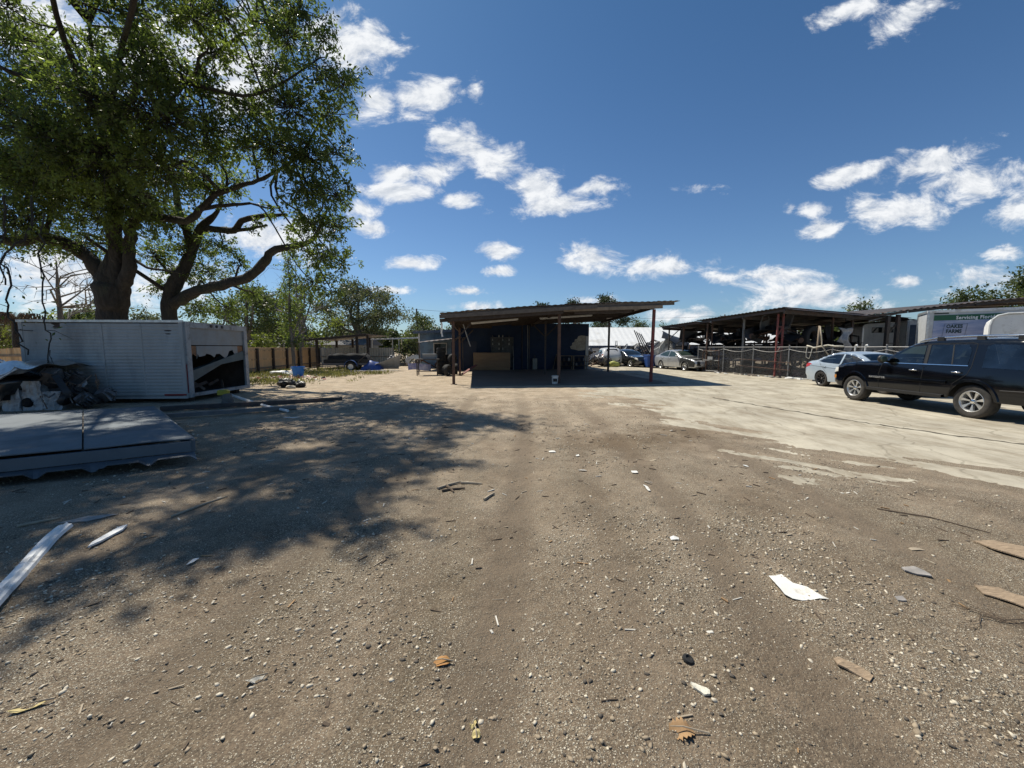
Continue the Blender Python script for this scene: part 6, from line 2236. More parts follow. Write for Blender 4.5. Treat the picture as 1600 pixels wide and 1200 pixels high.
# ------------------------------------------------------------------ scrap: part shapes that share mesh data
def part_meshes():
    D = {}
    def keep(k, mb, mat, smooth=40):
        o = mb.build(k, mat, None, smooth=smooth)
        D[k] = o
    keep('bumper', MB().sheet(lambda u, v: (0.85 * (2 * u - 1), 0.28 * (1 - (2 * u - 1) ** 4), 0.32 * (v - 0.5) + 0.05 * math.sin(PI * v)), 14, 4, 0.015), M('scrap_black', (0.020, 0.020, 0.022), 0.5, var=0.3))
    keep('fender', MB().prism([(-0.6, 0.1), (-0.62, 0.45), (-0.2, 0.62), (0.5, 0.60), (0.62, 0.3), (0.6, 0.05), (0.45, 0.0), (0.36, 0.22), (0.1, 0.36), (-0.16, 0.3), (-0.32, 0.1)], -0.02, 0.02), M('scrap_white', (0.62, 0.62, 0.61), 0.45, var=0.15, stain=(0.2, 0.17, 0.14), stain_scale=3))
    mb = MB()
    for a, b in (((-0.55, 0.0), (0.5, 0.0)), ((0.5, 0.0), (0.5, 0.6)), ((-0.55, 0.0), (-0.55, 0.6)), ((-0.55, 0.6), (0.5, 0.6)), ((-0.55, 0.6), (-0.25, 1.02)), ((-0.25, 1.02), (0.42, 1.02)), ((0.42, 1.02), (0.5, 0.6))):
        mb.bar((a[0], 0, a[1]), (b[0], 0, b[1]), 0.07, 0.06, up=(0, 1, 0))
    mb.box((-0.025, 0.01, 0.3), (1.0, 0.04, 0.56))
    keep('body_plate', mb, M('scrap_grey', (0.22, 0.225, 0.23), 0.45, 0.2, var=0.3, stain=(0.08, 0.07, 0.06), stain_scale=3))
    keep('tyre', MB().lathe([(0.19, -0.1), (0.30, -0.1), (0.325, -0.05), (0.325, 0.05), (0.30, 0.1), (0.19, 0.1), (0.21, 0)], 18, closed=True), black_rubber, 50)
    mb = MB()
    mb.box((0, 0, 0.25), (0.55, 0.42, 0.42), taper=0.8)
    mb.box((0.05, 0, 0.52), (0.42, 0.2, 0.14), taper=0.7)
    for i in range(4):
        mb.tube([(-0.18 + 0.12 * i, 0.2, 0.4), (-0.18 + 0.12 * i, 0.34, 0.36), (-0.1 + 0.08 * i, 0.36, 0.1)], 0.028, 6)
    mb.lathe([(0, 0), (0.12, 0), (0.12, 0.05), (0, 0.05)], 12, (0.3, 0, 0.25), axis='x')
    mb.tube([(0, -0.2, 0.5), (0.2, -0.3, 0.55), (0.36, -0.1, 0.4)], 0.035, 6)
    keep('engine_block', mb, steel_scrap)
    mb = MB()
    mb.tube([(-0.9, 0, 0), (-0.3, 0.03, 0.02), (0.2, -0.05, 0.10), (0.9, 0.05, 0.04)], 0.035, 6)
    mb.tube([(0.0, 0, 0.06), (0.35, -0.02, 0.08)], 0.10, 8)
    keep('exhaust_pipe', mb, M('exhaust_rust', (0.15, 0.11, 0.085), 0.8, var=0.4, scale=6))
    keep('hood', MB().sheet(lambda u, v: (1.2 * (u - 0.5), 1.35 * (v - 0.5), 0.10 * (1 - (2 * v - 1) ** 2) - 0.12 * u * u + 0.03 * math.sin(7 * u + 3 * v)), 8, 8, 0.02), M('scrap_dark_blue', (0.028, 0.034, 0.045), 0.4, var=0.3))
    keep('axle', MB().tube([(-0.7, 0, 0), (0.7, 0, 0)], 0.05, 8).lathe([(0, -0.03), (0.17, -0.03), (0.17, 0.02), (0.05, 0.05), (0, 0.05)], 14, (-0.7, 0, 0), axis='x').lathe([(0, 0.03), (0.17, 0.03), (0.17, -0.02), (0.05, -0.05), (0, -0.05)], 14, (0.7, 0, 0), axis='x'), rust)
    mb = MB()
    mb.box((0, 0, 0.12), (0.5, 0.5, 0.16))
    mb.box((0, 0.25, 0.5), (0.48, 0.14, 0.7), (-0.25, 0, 0), taper=0.85)
    mb.box((0, 0.37, 0.93), (0.26, 0.1, 0.16), (-0.25, 0, 0))
    keep('seat_cushion', mb, M('seat_fabric', (0.045, 0.043, 0.045), 0.9, var=0.3))
    return D
PARTS = part_meshes()
USED = {k: 0 for k in PARTS}


def scrap(kind, loc, rot, label, group, scale=1.0, mat=None):
    o = PARTS[kind]
    if USED[kind]:
        o = PARTS[kind].copy()
        C.objects.link(o)
    USED[kind] += 1
    o.location = loc
    o.rotation_euler = rot
    o.scale = (scale, scale, scale)
    if mat is not None:
        o.material_slots[0].link = 'OBJECT'
        o.material_slots[0].material = mat
    else:
        o.material_slots[0].link = 'DATA'
    tag(o, label, kind.replace('_', ' '), group)
    return o


rs = random.Random(14)
# racks under the big shed: dark heaps
SHEDP = lambda a, b, z: so + sp(a, b, z)
def rack(a, b, ln, h, label):
    t = thing('parts_rack', label, 'rack', tuple(SHEDP(a, b, 0)), math.atan2(eu.y, eu.x))
    for x in [ln * i / 3 for i in range(4)]:
        for y in (0, -1.3):
            MB().bar((x, y, 0), (x, y, h), 0.06).build('upright', rust if (x + y) % 1 > .5 else dark_steel, t)
    for z in (0.12, h * 0.52, h * 0.95):
        for y in (0, -1.3):
            MB().bar((0, y, z), (ln, y, z), 0.05, 0.09).build('shelf_beam', dark_steel, t)
        MB().box((ln / 2, -0.65, z + 0.055), (ln, 1.24, 0.02)).build('shelf', wood_dark, t)
rack(0.5, 1.9, 4.2, 2.0, 'long steel rack of dark car parts behind the near half of the chain link fence')
rack(5.2, 1.9, 3.9, 1.9, 'long steel rack of dark car parts behind the far half of the chain link fence')
rack(0.2, 6.6, 4.2, 2.0, 'steel rack of dark parts in the middle of the big shed')
rack(4.9, 6.6, 4.0, 1.9, 'steel rack of dark parts deep in the far middle of the big shed')
kinds = ['bumper', 'bumper', 'bumper', 'body_plate', 'hood', 'tyre', 'engine_block', 'exhaust_pipe', 'axle', 'seat_cushion', 'bumper', 'hood']
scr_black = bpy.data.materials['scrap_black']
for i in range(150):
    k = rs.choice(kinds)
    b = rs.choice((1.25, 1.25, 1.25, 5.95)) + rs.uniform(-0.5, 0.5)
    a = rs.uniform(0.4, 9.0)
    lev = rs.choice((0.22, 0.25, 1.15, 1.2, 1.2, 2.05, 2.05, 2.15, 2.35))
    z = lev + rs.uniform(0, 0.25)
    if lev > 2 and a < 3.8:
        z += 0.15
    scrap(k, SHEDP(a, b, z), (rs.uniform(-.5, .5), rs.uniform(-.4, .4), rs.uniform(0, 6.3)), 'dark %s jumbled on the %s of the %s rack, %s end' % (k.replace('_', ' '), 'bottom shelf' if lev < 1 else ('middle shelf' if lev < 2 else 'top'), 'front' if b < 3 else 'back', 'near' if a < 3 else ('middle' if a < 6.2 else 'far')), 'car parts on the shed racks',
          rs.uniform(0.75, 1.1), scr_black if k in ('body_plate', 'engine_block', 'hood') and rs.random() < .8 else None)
# right part of the shed: tyres and pale pieces
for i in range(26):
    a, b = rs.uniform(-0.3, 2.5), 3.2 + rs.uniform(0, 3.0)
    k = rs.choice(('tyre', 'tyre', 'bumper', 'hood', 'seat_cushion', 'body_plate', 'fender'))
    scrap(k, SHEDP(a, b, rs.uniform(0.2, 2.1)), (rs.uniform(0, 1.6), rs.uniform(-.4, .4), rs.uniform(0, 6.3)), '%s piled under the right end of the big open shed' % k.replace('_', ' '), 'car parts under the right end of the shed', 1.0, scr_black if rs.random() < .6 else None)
t = thing('plastic_sheet', 'crumpled clear plastic sheet hanging over parts under the shed, left of the white van', 'plastic sheet', tuple(SHEDP(-0.3, 4.1, 0)), math.atan2(ev.y, ev.x))
MB().sheet(lambda u, v: (1.0 * u + 0.15 * math.sin(9 * v), 0.12 * math.sin(11 * u + 6 * v) - 0.4 * v * (1 - v), 2.75 - 1.4 * (1 - v) + 0.06 * math.sin(8 * u)), 14, 14, 0.004).build('sheet', M('clear_plastic', (0.35, 0.36, 0.38), 0.2, var=0.3, scale=4), t, smooth=True)
for (a, b, ln, h) in ((-0.2, 3.2, 3.2, 1.65),):
    t = thing('workbench', 'dark bench of shelves under the right end of the shed, %s' % ('beside the big dark tyre' if b < 5 else 'behind the white van'), 'bench', tuple(SHEDP(a, b, 0)), math.atan2(ev.y, ev.x))
    for x in (0.05, ln / 2, ln - 0.05):
        MB().box((x, 0.5, h / 2), (0.07, 0.9, h)).build('upright', dark_steel, t)
    for z in (0.4, 1.0, h):
        MB().box((ln / 2, 0.5, z), (ln, 1.0, 0.04)).build('shelf', wood_dark, t)
big = thing('tyre', 'big dark tyre standing on the bench under the shed roof near the rusty lattice post', 'tyre', tuple(SHEDP(0.1, 2.45, 1.9)), math.atan2(ev.y, ev.x))
MB().lathe([(0.36, -0.17), (0.60, -0.17), (0.65, -0.09), (0.65, 0.09), (0.60, 0.17), (0.36, 0.17)], 28, (0, 0, 0.35), axis='y', closed=True).build('tread', black_rubber, big, smooth=50)
MB().lathe([(0.34, -0.1), (0.37, -0.12), (0.37, 0.12), (0.34, 0.1)], 28, (0, 0, 0.35), axis='y', closed=True).build('rim', dark_steel, big, smooth=50)

# scrap row between the warehouse and the fence
row = 'scrap parts in the row of wrecks'
for i in range(46):
    x = rs.uniform(7.4, 12.8)
    y = 37.2 + rs.uniform(0, 2.2)
    k = rs.choice(('bumper', 'engine_block', 'body_plate', 'axle', 'exhaust_pipe', 'fender', 'hood', 'seat_cushion', 'tyre'))
    scrap(k, (x, y, rs.uniform(0.1, 1.3) * (0.6 + 0.07 * (x - 6))), (rs.uniform(-.9, .9), rs.uniform(-.9, .9), rs.uniform(0, 6.3)), 'scrap %s in the long heap along the warehouse wall, %s' % (k.replace('_', ' '), 'behind the white wreck' if x < 9.6 else ('behind the black sedan' if x < 11.2 else 'behind the navy bins')), row, 1.0, scr_black if rs.random() < .45 else None)
for i in range(20):
    k = rs.choice(('engine_block', 'axle', 'fender', 'engine_block', 'tyre', 'exhaust_pipe'))
    x = 6.6 + rs.uniform(0, 1.7)
    scrap(k, (x, 33.2 + rs.uniform(0, 1.6), rs.uniform(0.1, 0.75)), (rs.uniform(-.9, .9), rs.uniform(-.9, .9), rs.uniform(0, 6.3)), 'greasy %s in the heap of engines left of the white wreck' % k.replace('_', ' '), 'engines and axles left of the white wreck', 0.85)
for i in range(40):
    x, y = 13.0 + rs.uniform(-1.6, 1.6), 33.0 + rs.uniform(0, 3.4)
    k = rs.choice(('bumper', 'bumper', 'body_plate', 'fender', 'exhaust_pipe', 'hood', 'axle', 'seat_cushion'))
    h = 2.3 * max(0.25, 1 - abs(x - 13.4) / 2.0)
    scrap(k, (x, y, rs.uniform(0.2, 1) * h), (rs.uniform(-1.2, 1.2), rs.uniform(-1.2, 1.2), rs.uniform(0, 6.3)), '%s in the tall tangled heap behind the silver sedan, %s' % (k.replace('_', ' '), 'left flank' if x < 12.4 else ('middle' if x < 13.6 else 'right flank')), 'parts in the heap behind the silver sedan', rs.uniform(.9, 1.2), scr_black if rs.random() < .45 else None)
scrap('hood', (13.6, 32.2, 2.35), (0.25, 0.35, -0.3), 'big dark curved panel arched over the top of the tall heap behind the silver sedan', None, 1.9, scr_black)
scrap('fender', (12.75, 31.6, 1.5), (0.1, -0.9, 0.2), 'white fender standing on end on the left face of the tall heap', None, 1.25)
scrap('body_plate', (12.1, 31.7, 0.95), (0.0, -0.45, 0.25), 'pale window frame of a door leaning on the tall heap above the silver sedan', None, 1.1, bpy.data.materials['scrap_white'])
scrap('fender', (14.35, 30.2, 0.75), (0.1, 0.8, 0.4), 'white fender lying behind the nose of the silver sedan by the gate', None, 0.9)
for i in range(4):
    a = (11.1 + 0.28 * i, 32.6 + 0.15 * i, 1.15)
    o = MB().bar((0, 0, 0), (-0.75 - 0.04 * i, 0.25, 1.95 - 0.1 * i), 0.10, 0.08).build('steel_bar', dark_steel, None, loc=a)
    tag(o, 'long dark bar leaning left on top of the heap beside the red carport post', 'bar', 'bars leaning beside the red post')
for i, x in enumerate((9.9, 10.25)):
    o = MB().bar((0, 0, 0), (0.12 - 0.2 * i, 0.1, 1.0), 0.05).build('steel_bar', steel_scrap, None, loc=(9.95 + 0.3 * i, 37.4, 1.3))
    tag(o, ('thin bar sticking up from the scrap row over the black sedan, left one', 'thin bar sticking up from the scrap row over the black sedan, right one')[i], 'bar')
t = thing('yellow_scrap', 'crumpled yellow green bag at the front corner of the white wreck', 'bag', (8.75, 32.9, 0))
MB().blob((0, 0, 0.22), (0.42, 0.3, 0.28), 0.25, 2, rs).build('bag', M('yellow_green_plastic', (0.38, 0.40, 0.10), 0.6, var=0.3), t, smooth=True)
def wheelie(x, y, rz, label):
    t = thing('wheelie_bin', label, 'bin', (x, y, 0), rz)
    mb = MB()
    mb.add([(-.24, -.25, .08), (.24, -.25, .08), (.24, .25, .08), (-.24, .25, .08), (-.32, -.36, .98), (.32, -.36, .98), (.32, .36, .98), (-.32, .36, .98)], [(3, 2, 1, 0), (4, 5, 6, 7), (0, 1, 5, 4), (1, 2, 6, 5), (2, 3, 7, 6), (3, 0, 4, 7)])
    mb.build('body', bin_blue, t)
    MB().box((0, 0.0, 1.015), (0.68, 0.78, 0.06), (0.05, 0, 0)).build('lid', bin_blue, t)
    MB().tube([(-0.25, 0.42, 0.95), (0.25, 0.42, 0.95)], 0.02, 6).build('handle', bin_blue, t)
    for s in (-0.26, 0.26):
        MB().lathe([(0, -0.03), (0.11, -0.03), (0.11, 0.03), (0, 0.03)], 14, (s, 0.26, 0.11), axis='x').build('wheel', black_rubber, t)
wheelie(11.25, 31.6, 0.1, 'navy blue wheelie bin left of the red carport post, next to the black sedan')
wheelie(12.0, 31.9, -0.2, 'navy blue wheelie bin mostly hidden behind the red carport post')

# scraps along the foot of the chain link fence
for i in range(34):
    a = 1.8 + 8.0 * i / 34 + rs.uniform(-.15, .15)
    mb = MB()
    w, l = rs.uniform(0.05, 0.2), rs.uniform(0.12, 0.6)
    mb.box((0, 0, 0.02), (l, w, rs.uniform(0.02, 0.08)), (rs.uniform(-.2, .2), rs.uniform(-.15, .15), 0), taper=0.8)
    o = mb.build('debris_board' if l > 0.35 else 'debris_chunk', rs.choice((white_paint, dirty_white, wood_grey, dark_steel, beige)), None, loc=fpt(a, 0.02, 0.25 + rs.uniform(-0.15, 0.35)), rot=(0, 0, fang + rs.uniform(-.5, .5)))
    tag(o, 'scrap of board or metal lying along the foot of the chain link fence', 'debris', 'scraps along the fence foot')
t = thing('lawn_ornament', 'small black stand of parts by the fence left of the pale blue sedan tail', 'stand', tuple(fpt(8.4, 0, 0.6)))
MB().lathe([(0, 0), (0.22, 0), (0.2, 0.06), (0.05, 0.1), (0.05, 0.5), (0, 0.52)], 12).build('foot', black_plastic, t, smooth=40)
MB().blob((0, 0, 0.62), (0.14, 0.14, 0.16), 0.15, 2, rs).build('head', black_plastic, t)
MB().lathe([(0.15, -0.05), (0.2, 0), (0.15, 0.05), (0.1, 0)], 12, (0.05, 0, 0.32), axis='y', closed=True).build('ring', black_rubber, t, smooth=40)

# ------------------------------------------------------------------ cluster left of the carport
for i, (x, y) in enumerate(((-4.35, 23.6), (-4.05, 24.25))):
    t = thing('tyre_stack', ('tall black stack of tyres standing left of the left carport post', 'tall black stack of tyres half behind the other stack')[i], 'tyres', (x, y, 0))
    for k in range(8 if i == 0 else 6):
        o = PARTS['tyre'].copy()
        C.objects.link(o)
        for q in ('label', 'category', 'group'):
            if q in o:
                del o[q]
        o.parent = t
        o.name = 'tyre'
        o.location = (rs.uniform(-.04, .04), rs.uniform(-.04, .04), 0.1 + 0.205 * k)
        o.rotation_euler = (rs.uniform(-.05, .05), rs.uniform(-.05, .05), 0)
        o.scale = (0.85, 0.85, 1)
for i, (x, y) in enumerate(((-3.85, 22.9), (-3.6, 23.3), (-3.75, 22.3), (-3.5, 24.0))):
    scrap('tyre', (x, y, 0.33 + (0.62 if i == 1 else 0)), (R(90), 0.1 * i, 0.5 + 0.4 * i), 'worn tyre standing on edge between the tall tyre stack and the left carport post', 'tyres by the left carport post')
t = thing('steel_table', 'dark steel bench frame standing in the sun left of the carport', 'table', (-5.0, 23.0, 0), R(6))
for x in (-0.62, 0.55):
    for y in (-0.35, 0.35):
        MB().bar((x, y, 0), (x, y, 0.98 if x < 0 or y > 0 else 0.9), 0.06).build('leg', dark_steel, t)
MB().box((0, 0, 0.95), (1.3, 0.8, 0.05)).build('top', dark_steel, t)
MB().bar((-0.62, -0.35, 0.25), (0.55, -0.35, 0.25), 0.04).build('stretcher', dark_steel, t)
t = thing('toolbox', 'grey metal toolbox on top of the steel bench', 'toolbox', (-4.95, 23.05, 0.976), R(10))
MB().box((0, 0, 0.12), (0.75, 0.4, 0.24)).build('case', M('tool_grey', (0.25, 0.26, 0.27), 0.5), t)
MB().box((0, 0, 0.27), (0.77, 0.42, 0.06)).build('lid', dirty_white, t)
t = thing('bumper_heap', 'blue and white car bumper lying in front of the pale blue shop', 'bumper', (-6.5, 27.0, 0))
MB().sheet(lambda u, v: (0.8 * (2 * u - 1), -0.3 * (1 - (2 * u - 1) ** 4), 0.08 + 0.45 * v + 0.05 * math.sin(5 * u)), 14, 4, 0.02).build('shell', M('bumper_blue', (0.06, 0.08, 0.30), 0.4, col2=(0.5, 0.5, 0.6), scale=2), t, smooth=40)
t = thing('blue_tarp', 'small blue tarp heap beside the covered trailer', 'tarp', (-9.9, 27.3, 0))
MB().sheet(lambda u, v: (-0.75 + 1.5 * u, -0.5 + v, 0.72 * (math.sin(PI * u) * math.sin(PI * v)) ** 0.55 + 0.05 * math.sin(13 * u + 6 * v)), 16, 12).build('tarp', M('tarp_blue', (0.03, 0.07, 0.26), 0.5, var=0.3), t, smooth=True)
t = thing('roofing_sheet', 'bent grey corrugated sheet propped up at the right end of the covered trailer', 'metal sheet', (-8.9, 27.2, 0), R(5))
mb = MB()
mb.sheet(lambda u, v: (-1.1 + 1.9 * u + 0.25 * v, 0.35 - 0.5 * v * (1 - u * .4), 0.12 + (0.30 + 0.75 * u) * v + 0.03 * ((int(round(v * 16)) % 2))), 6, 16, 0.008)
mb.build('sheet', M('dull_grey_sheet', (0.24, 0.25, 0.26), 0.5, 0.3, var=0.2), t)
for i, (x, y, l, a) in enumerate(((-9.6, 26.4, 1.6, 0.1), (-8.6, 26.6, 1.2, -0.4), (-10.6, 26.1, 0.9, 0.3), (-8.3, 25.4, 1.5, 0.05))):
    o = MB().box((0, 0, 0.03), (l, 0.16, 0.04)).build('board', beige if i % 2 else dirty_white, None, loc=(x, y, 0.03 + 0.05 * (i % 2)), rot=(0.05, -0.03, a))
    tag(o, 'pale board lying in the litter in front of the covered trailer', 'board', 'boards before the covered trailer')
for i in range(9):
    k = rs.choice(('engine_block', 'bumper', 'tyre', 'fender', 'axle'))
    scrap(k, (-9.6 + 0.45 * i + rs.uniform(-.2, .2), 31.5 + rs.uniform(-.8, 1.6), rs.uniform(0.05, 0.45)), (rs.uniform(-.5, .5), rs.uniform(-.5, .5), rs.uniform(0, 6.3)), 'scrap %s lying between the lean-to shed and the pale blue shop' % k.replace('_', ' '), 'scrap between lean-to and shop')
wild_tree('bush', 'dusty grey bush under the pale flat roofed carport', (-9.5, 35.5, 0), 2.0, 1.5, leaf_pale, 9, 26, 13, 0.16, 0.04, 0.05, seed=61, spread=0.3, cat='bush', clr=0.5)
t = thing('tub', 'bright blue plastic tub standing in the weeds before the wooden fence', 'tub', (-12.25, 22.0, 0))
MB().lathe([(0, 0.01), (0.26, 0.01), (0.33, 0.52), (0.36, 0.53), (0.36, 0.57), (0.32, 0.57), (0.25, 0.06), (0, 0.06)], 24).build('shell', blue_plastic, t, smooth=40)
for s in (1, -1):
    MB().tube([(s * 0.34, -0.1, 0.5), (s * 0.42, -0.07, 0.45), (s * 0.42, 0.07, 0.45), (s * 0.34, 0.1, 0.5)], 0.015, 6).build('handle', M('rope_white', (0.6, 0.6, 0.58), 0.8), t)

# ------------------------------------------------------------------ left foreground
sg = thing('storage_box', 'long white ribbed truck box lying on the ground with its roll door torn open', 'storage box', (-9.72, 11.42, 0.0), math.atan2(0.25, 4.35))
# local: x from the near right corner to the left is negative, y is depth
BL_, BD, Z0, Z1 = 4.45, 2.95, 0.17, 2.40
for i in range(4):                                   # four ribbed sheets on the long side
    x0 = -BL_ + 0.06 + (BL_ - 0.12) * i / 4
    x1 = -BL_ + 0.06 + (BL_ - 0.12) * (i + 1) / 4 - 0.006
    mb = MB()
    nr = 22 * 4
    pr = (0, 0.007, 0.007, 0)
    rg = random.Random(i)
    dent = [(rg.uniform(x0, x1), rg.uniform(Z0, Z1), rg.uniform(.12, .45), rg.uniform(-.03, .03)) for _ in range(8)]
    def fn(u, v):
        x, z = x0 + (x1 - x0) * u, Z0 + 0.05 + (Z1 - Z0 - 0.10) * v
        y = -pr[int(round(v * nr)) % 4] * (1.0 if x > -3.6 else 0.35) - 0.004 * (i % 2)
        for (a, b, r_, d) in dent:
            y += d * math.exp(-((x - a) ** 2 + (z - b) ** 2) / (r_ * r_))
        return (x, y, z)
    mb.sheet(fn, 10, nr, -0.006)
    mb.build('siding_sheet', dirty_white, sg)
    if i:
        MB().box((x0 - 0.003, -0.018, (Z0 + Z1) / 2), (0.045, 0.010, Z1 - Z0 - 0.12)).build('seam_strip', dirty_white, sg)
for (x, y) in ((0, 0), (-BL_, 0), (0, BD), (-BL_, BD)):
    MB().box((x - 0.03 if x == 0 else x + 0.03, y + (0.03 if y == 0 else -0.03), (Z0 + Z1) / 2), (0.10, 0.10, Z1 - Z0)).build('corner_post', dirty_white, sg)
mb = MB()
mb.box((-BL_ / 2, -0.012, Z1 + 0.015), (BL_ + 0.1, 0.06, 0.07))
mb.build('roof_edge', alu, sg)
MB().box((-BL_ / 2, -0.008, Z0 + 0.0), (BL_ + 0.06, 0.05, 0.07)).build('bottom_rail', dirty_white, sg)
MB().box((-BL_ / 2, BD / 2, Z1 + 0.0), (BL_ - 0.1, BD - 0.1, 0.04)).build('roof', alu, sg)
MB().box((-BL_ / 2, BD - 0.04, (Z0 + Z1) / 2), (BL_ - 0.16, 0.03, Z1 - Z0 - 0.06)).build('far_wall', wood_dark, sg)
MB().box((-BL_ + 0.05, BD / 2, (Z0 + Z1) / 2), (0.03, BD - 0.16, Z1 - Z0 - 0.06)).build('front_wall', wood_dark, sg)
MB().box((-BL_ / 2, 0.035, (Z0 + Z1) / 2), (BL_ - 0.2, 0.02, Z1 - Z0 - 0.1)).build('lining', wood_dark, sg)
MB().box((-BL_ / 2, BD / 2, Z0 + 0.02), (BL_ - 0.1, BD - 0.1, 0.08)).build('floor', wood_dark, sg)
# open end on +x
end_white = M('door_frame_white', (0.36, 0.37, 0.375), 0.6, var=0.1, stain=(0.14, 0.13, 0.12), stain_scale=3, stain_amt=0.5)
for y in (0.12, BD - 0.12):
    MB().box((0.045, y, (Z0 + Z1) / 2), (0.06, 0.17, Z1 - Z0 + 0.04)).build('door_jamb', end_white, sg)
MB().box((0.047, BD / 2, Z1 - 0.07), (0.055, BD - 0.42, 0.17)).build('door_header', end_white, sg)
for y in (1.1, 1.35, 1.6):
    MB().lathe([(0, 0), (0.05, 0), (0.05, 0.02), (0, 0.03)], 10, (0.076, y, Z1 - 0.07), axis='x').build('marker_lamp', dark_steel, sg)
MB().box((0.05, BD / 2, Z0 + 0.05), (0.10, BD - 0.3, 0.10)).build('sill', end_white, sg)
door_w = M('roll_door_grey', (0.26, 0.275, 0.28), 0.6, var=0.08, stain=(0.25, 0.24, 0.22), stain_scale=2)
mb = MB()
mb.box((0.0, BD / 2, 1.99), (0.03, BD - 0.42, 0.53))
mb.build('door_panel', door_w, sg)
# second panel with a torn lower edge
rg = random.Random(4)
ed = [(0.50, 1.70), (BD - 0.52, 1.70)]
low = []
y = BD - 0.52
while y > 0.5:
    low.append((y, 1.36 + rg.uniform(-0.10, 0.12) + (0.10 if y > 1.9 else 0)))
    y -= rg.uniform(0.05, 0.22)
low.append((0.50, 1.30))
mb = MB()
mb.prism([(a, b) for a, b in ed + low], -0.012, 0.012, plane='yz')
mb.build('torn_door_panel', door_w, sg)
for (y0, y1) in ((0.22, 0.49), (BD - 0.51, BD - 0.22)):
    mb = MB()
    mb.prism([(y0, 1.70), (y1, 1.70), (y1, 1.38), ((y0 + y1) / 2, 1.46), (y0, 1.30)], -0.02, 0.0, plane='yz')
    mb.build('torn_wood', M('raw_torn_wood', (0.24, 0.13, 0.07), 0.9, var=0.3, scale=8), sg)
mb = MB()
mb.add([(-0.25, 0.2, 0.62), (0.03, 0.2, 0.60), (0.03, BD - 0.25, 1.52), (-0.5, BD - 0.25, 1.58), (-0.25, 0.2, 0.92), (0.05, 0.2, 0.95), (0.05, BD - 0.25, 1.22), (-0.5, BD - 0.25, 1.30)],
       [(0, 1, 5, 4), (1, 2, 6, 5), (2, 3, 7, 6), (3, 0, 4, 7), (0, 3, 2, 1), (4, 5, 6, 7)])
mb.build('fallen_door_panel', M('greenish_panel', (0.08, 0.11, 0.115), 0.6, var=0.15), sg)
MB().box((0.035, 0.05, 0.72), (0.025, 0.05, 0.85)).build('red_reflector', M('reflector_red', (0.22, 0.02, 0.02), 0.5, var=0.3), sg)
MB().box((-0.30, -0.03, 0.25), (0.62, 0.02, 0.05)).build('red_reflector', M('reflector_red', (0.22, 0.02, 0.02), 0.5, var=0.3), sg)
for (x, y) in ((-0.3, 0.4), (-2.2, 0.4), (-4.1, 0.4), (-0.3, BD - 0.4), (-4.1, BD - 0.4)):
    MB().box((x, y, 0.085), (0.3, 0.2, 0.17)).build('support_block', wood_dark, sg)
rg = random.Random(9)
for i in range(6):
    l = rg.uniform(0.3, 0.8)
    o = MB().box((0, 0, 0), (0.05, l, 0.09)).build('broken_board', wood_grey if i == 2 else wood_dark, None, loc=(-9.95 - rg.uniform(0.0, 0.9), 11.9 + 0.3 * i, 0.30 + rg.uniform(0, 0.25)), rot=(rg.uniform(-1.1, 1.1), rg.uniform(-.5, .5), rg.uniform(-.6, .6)))
    tag(o, 'broken board lying inside the open end of the storage box', 'board', 'broken boards in the storage box')
MB_ = MB()
def crack_line(pts):
    o = MB().tube(pts, 0.006, 4, cap=False)
    return o

# blue grey flat deck on the ground
BR_, TR_ = Vector((-4.62, 5.47, 0)), Vector((-8.07, 8.58, 0))
bdir = Vector((-0.85, -0.53, 0))
ad = (TR_ - BR_).normalized()
AL = (TR_ - BR_).length
dk = thing('steel_deck', 'flat blue grey steel deck of two panels lying on the ground at the left', 'deck', tuple(BR_))
deck_blue = M('blue_grey_deck', (0.120, 0.143, 0.162), 0.7, 0.0, var=0.12, scale=1.5, bump=0.1, bscale=6, stain=(0.06, 0.078, 0.095), stain_scale=1.2, stain_amt=0.45)
def dp(a, b, z):
    return ad * a + bdir * b + Vector((0, 0, z))
for (b0, b1, dz) in ((0.0, 1.10, 0.0), (1.118, 3.4, 0.008)):
    mb = MB()
    mb.sheet(lambda u, v: dp(AL * u, b0 + (b1 - b0) * v, 0.33 + dz + 0.010 * math.sin(3 * u + 4 * v + b0) * math.sin(PI * v)), 20, 10, -0.014)
    mb.build('deck_panel', deck_blue, dk, smooth=30)
for b in (0.0, 1.1, 2.4, 3.4):                          # long beams under the panels
    MB().bar(dp(0.02, b, 0.225), dp(AL - 0.02, b, 0.225), 0.05, 0.16).build('long_beam', deck_blue if b == 0 else dark_steel, dk)
MB().bar(dp(-0.012, 0.03, 0.235), dp(-0.012, 3.4, 0.235), 0.05, 0.145).build('edge_beam', deck_blue, dk)
for k in range(5):
    MB().bar(dp(AL * (k + .5) / 5, 0.05, 0.13), dp(AL * (k + .5) / 5, 3.35, 0.13), 0.06, 0.10).build('cross_beam', dark_steel, dk)
mb = MB()
def skirt(u, v):
    b = 3.4 * u
    ph = (b % 0.52) / 0.52
    w = 0.05 * (1 if 0.12 < ph < 0.80 else (-0.3 if ph > 0.9 or ph < 0.05 else 0.4))
    return dp(-0.03 - 0.16 * v - 0.02 * math.sin(9 * u), b + 0.0, 0.155 - 0.075 * v + w * v)
mb.sheet(skirt, 90, 3, 0.006)
mb.build('corrugated_skirt', M('skirt_grey', (0.10, 0.115, 0.13), 0.45, 0.2, var=0.2), dk)
MB().tube([dp(0.1, -0.03, 0.30), dp(1.8, -0.05, 0.27), dp(3.6, -0.04, 0.30), dp(AL, -0.02, 0.29)], 0.018, 6).build('edge_wire', galv, dk, smooth=True)

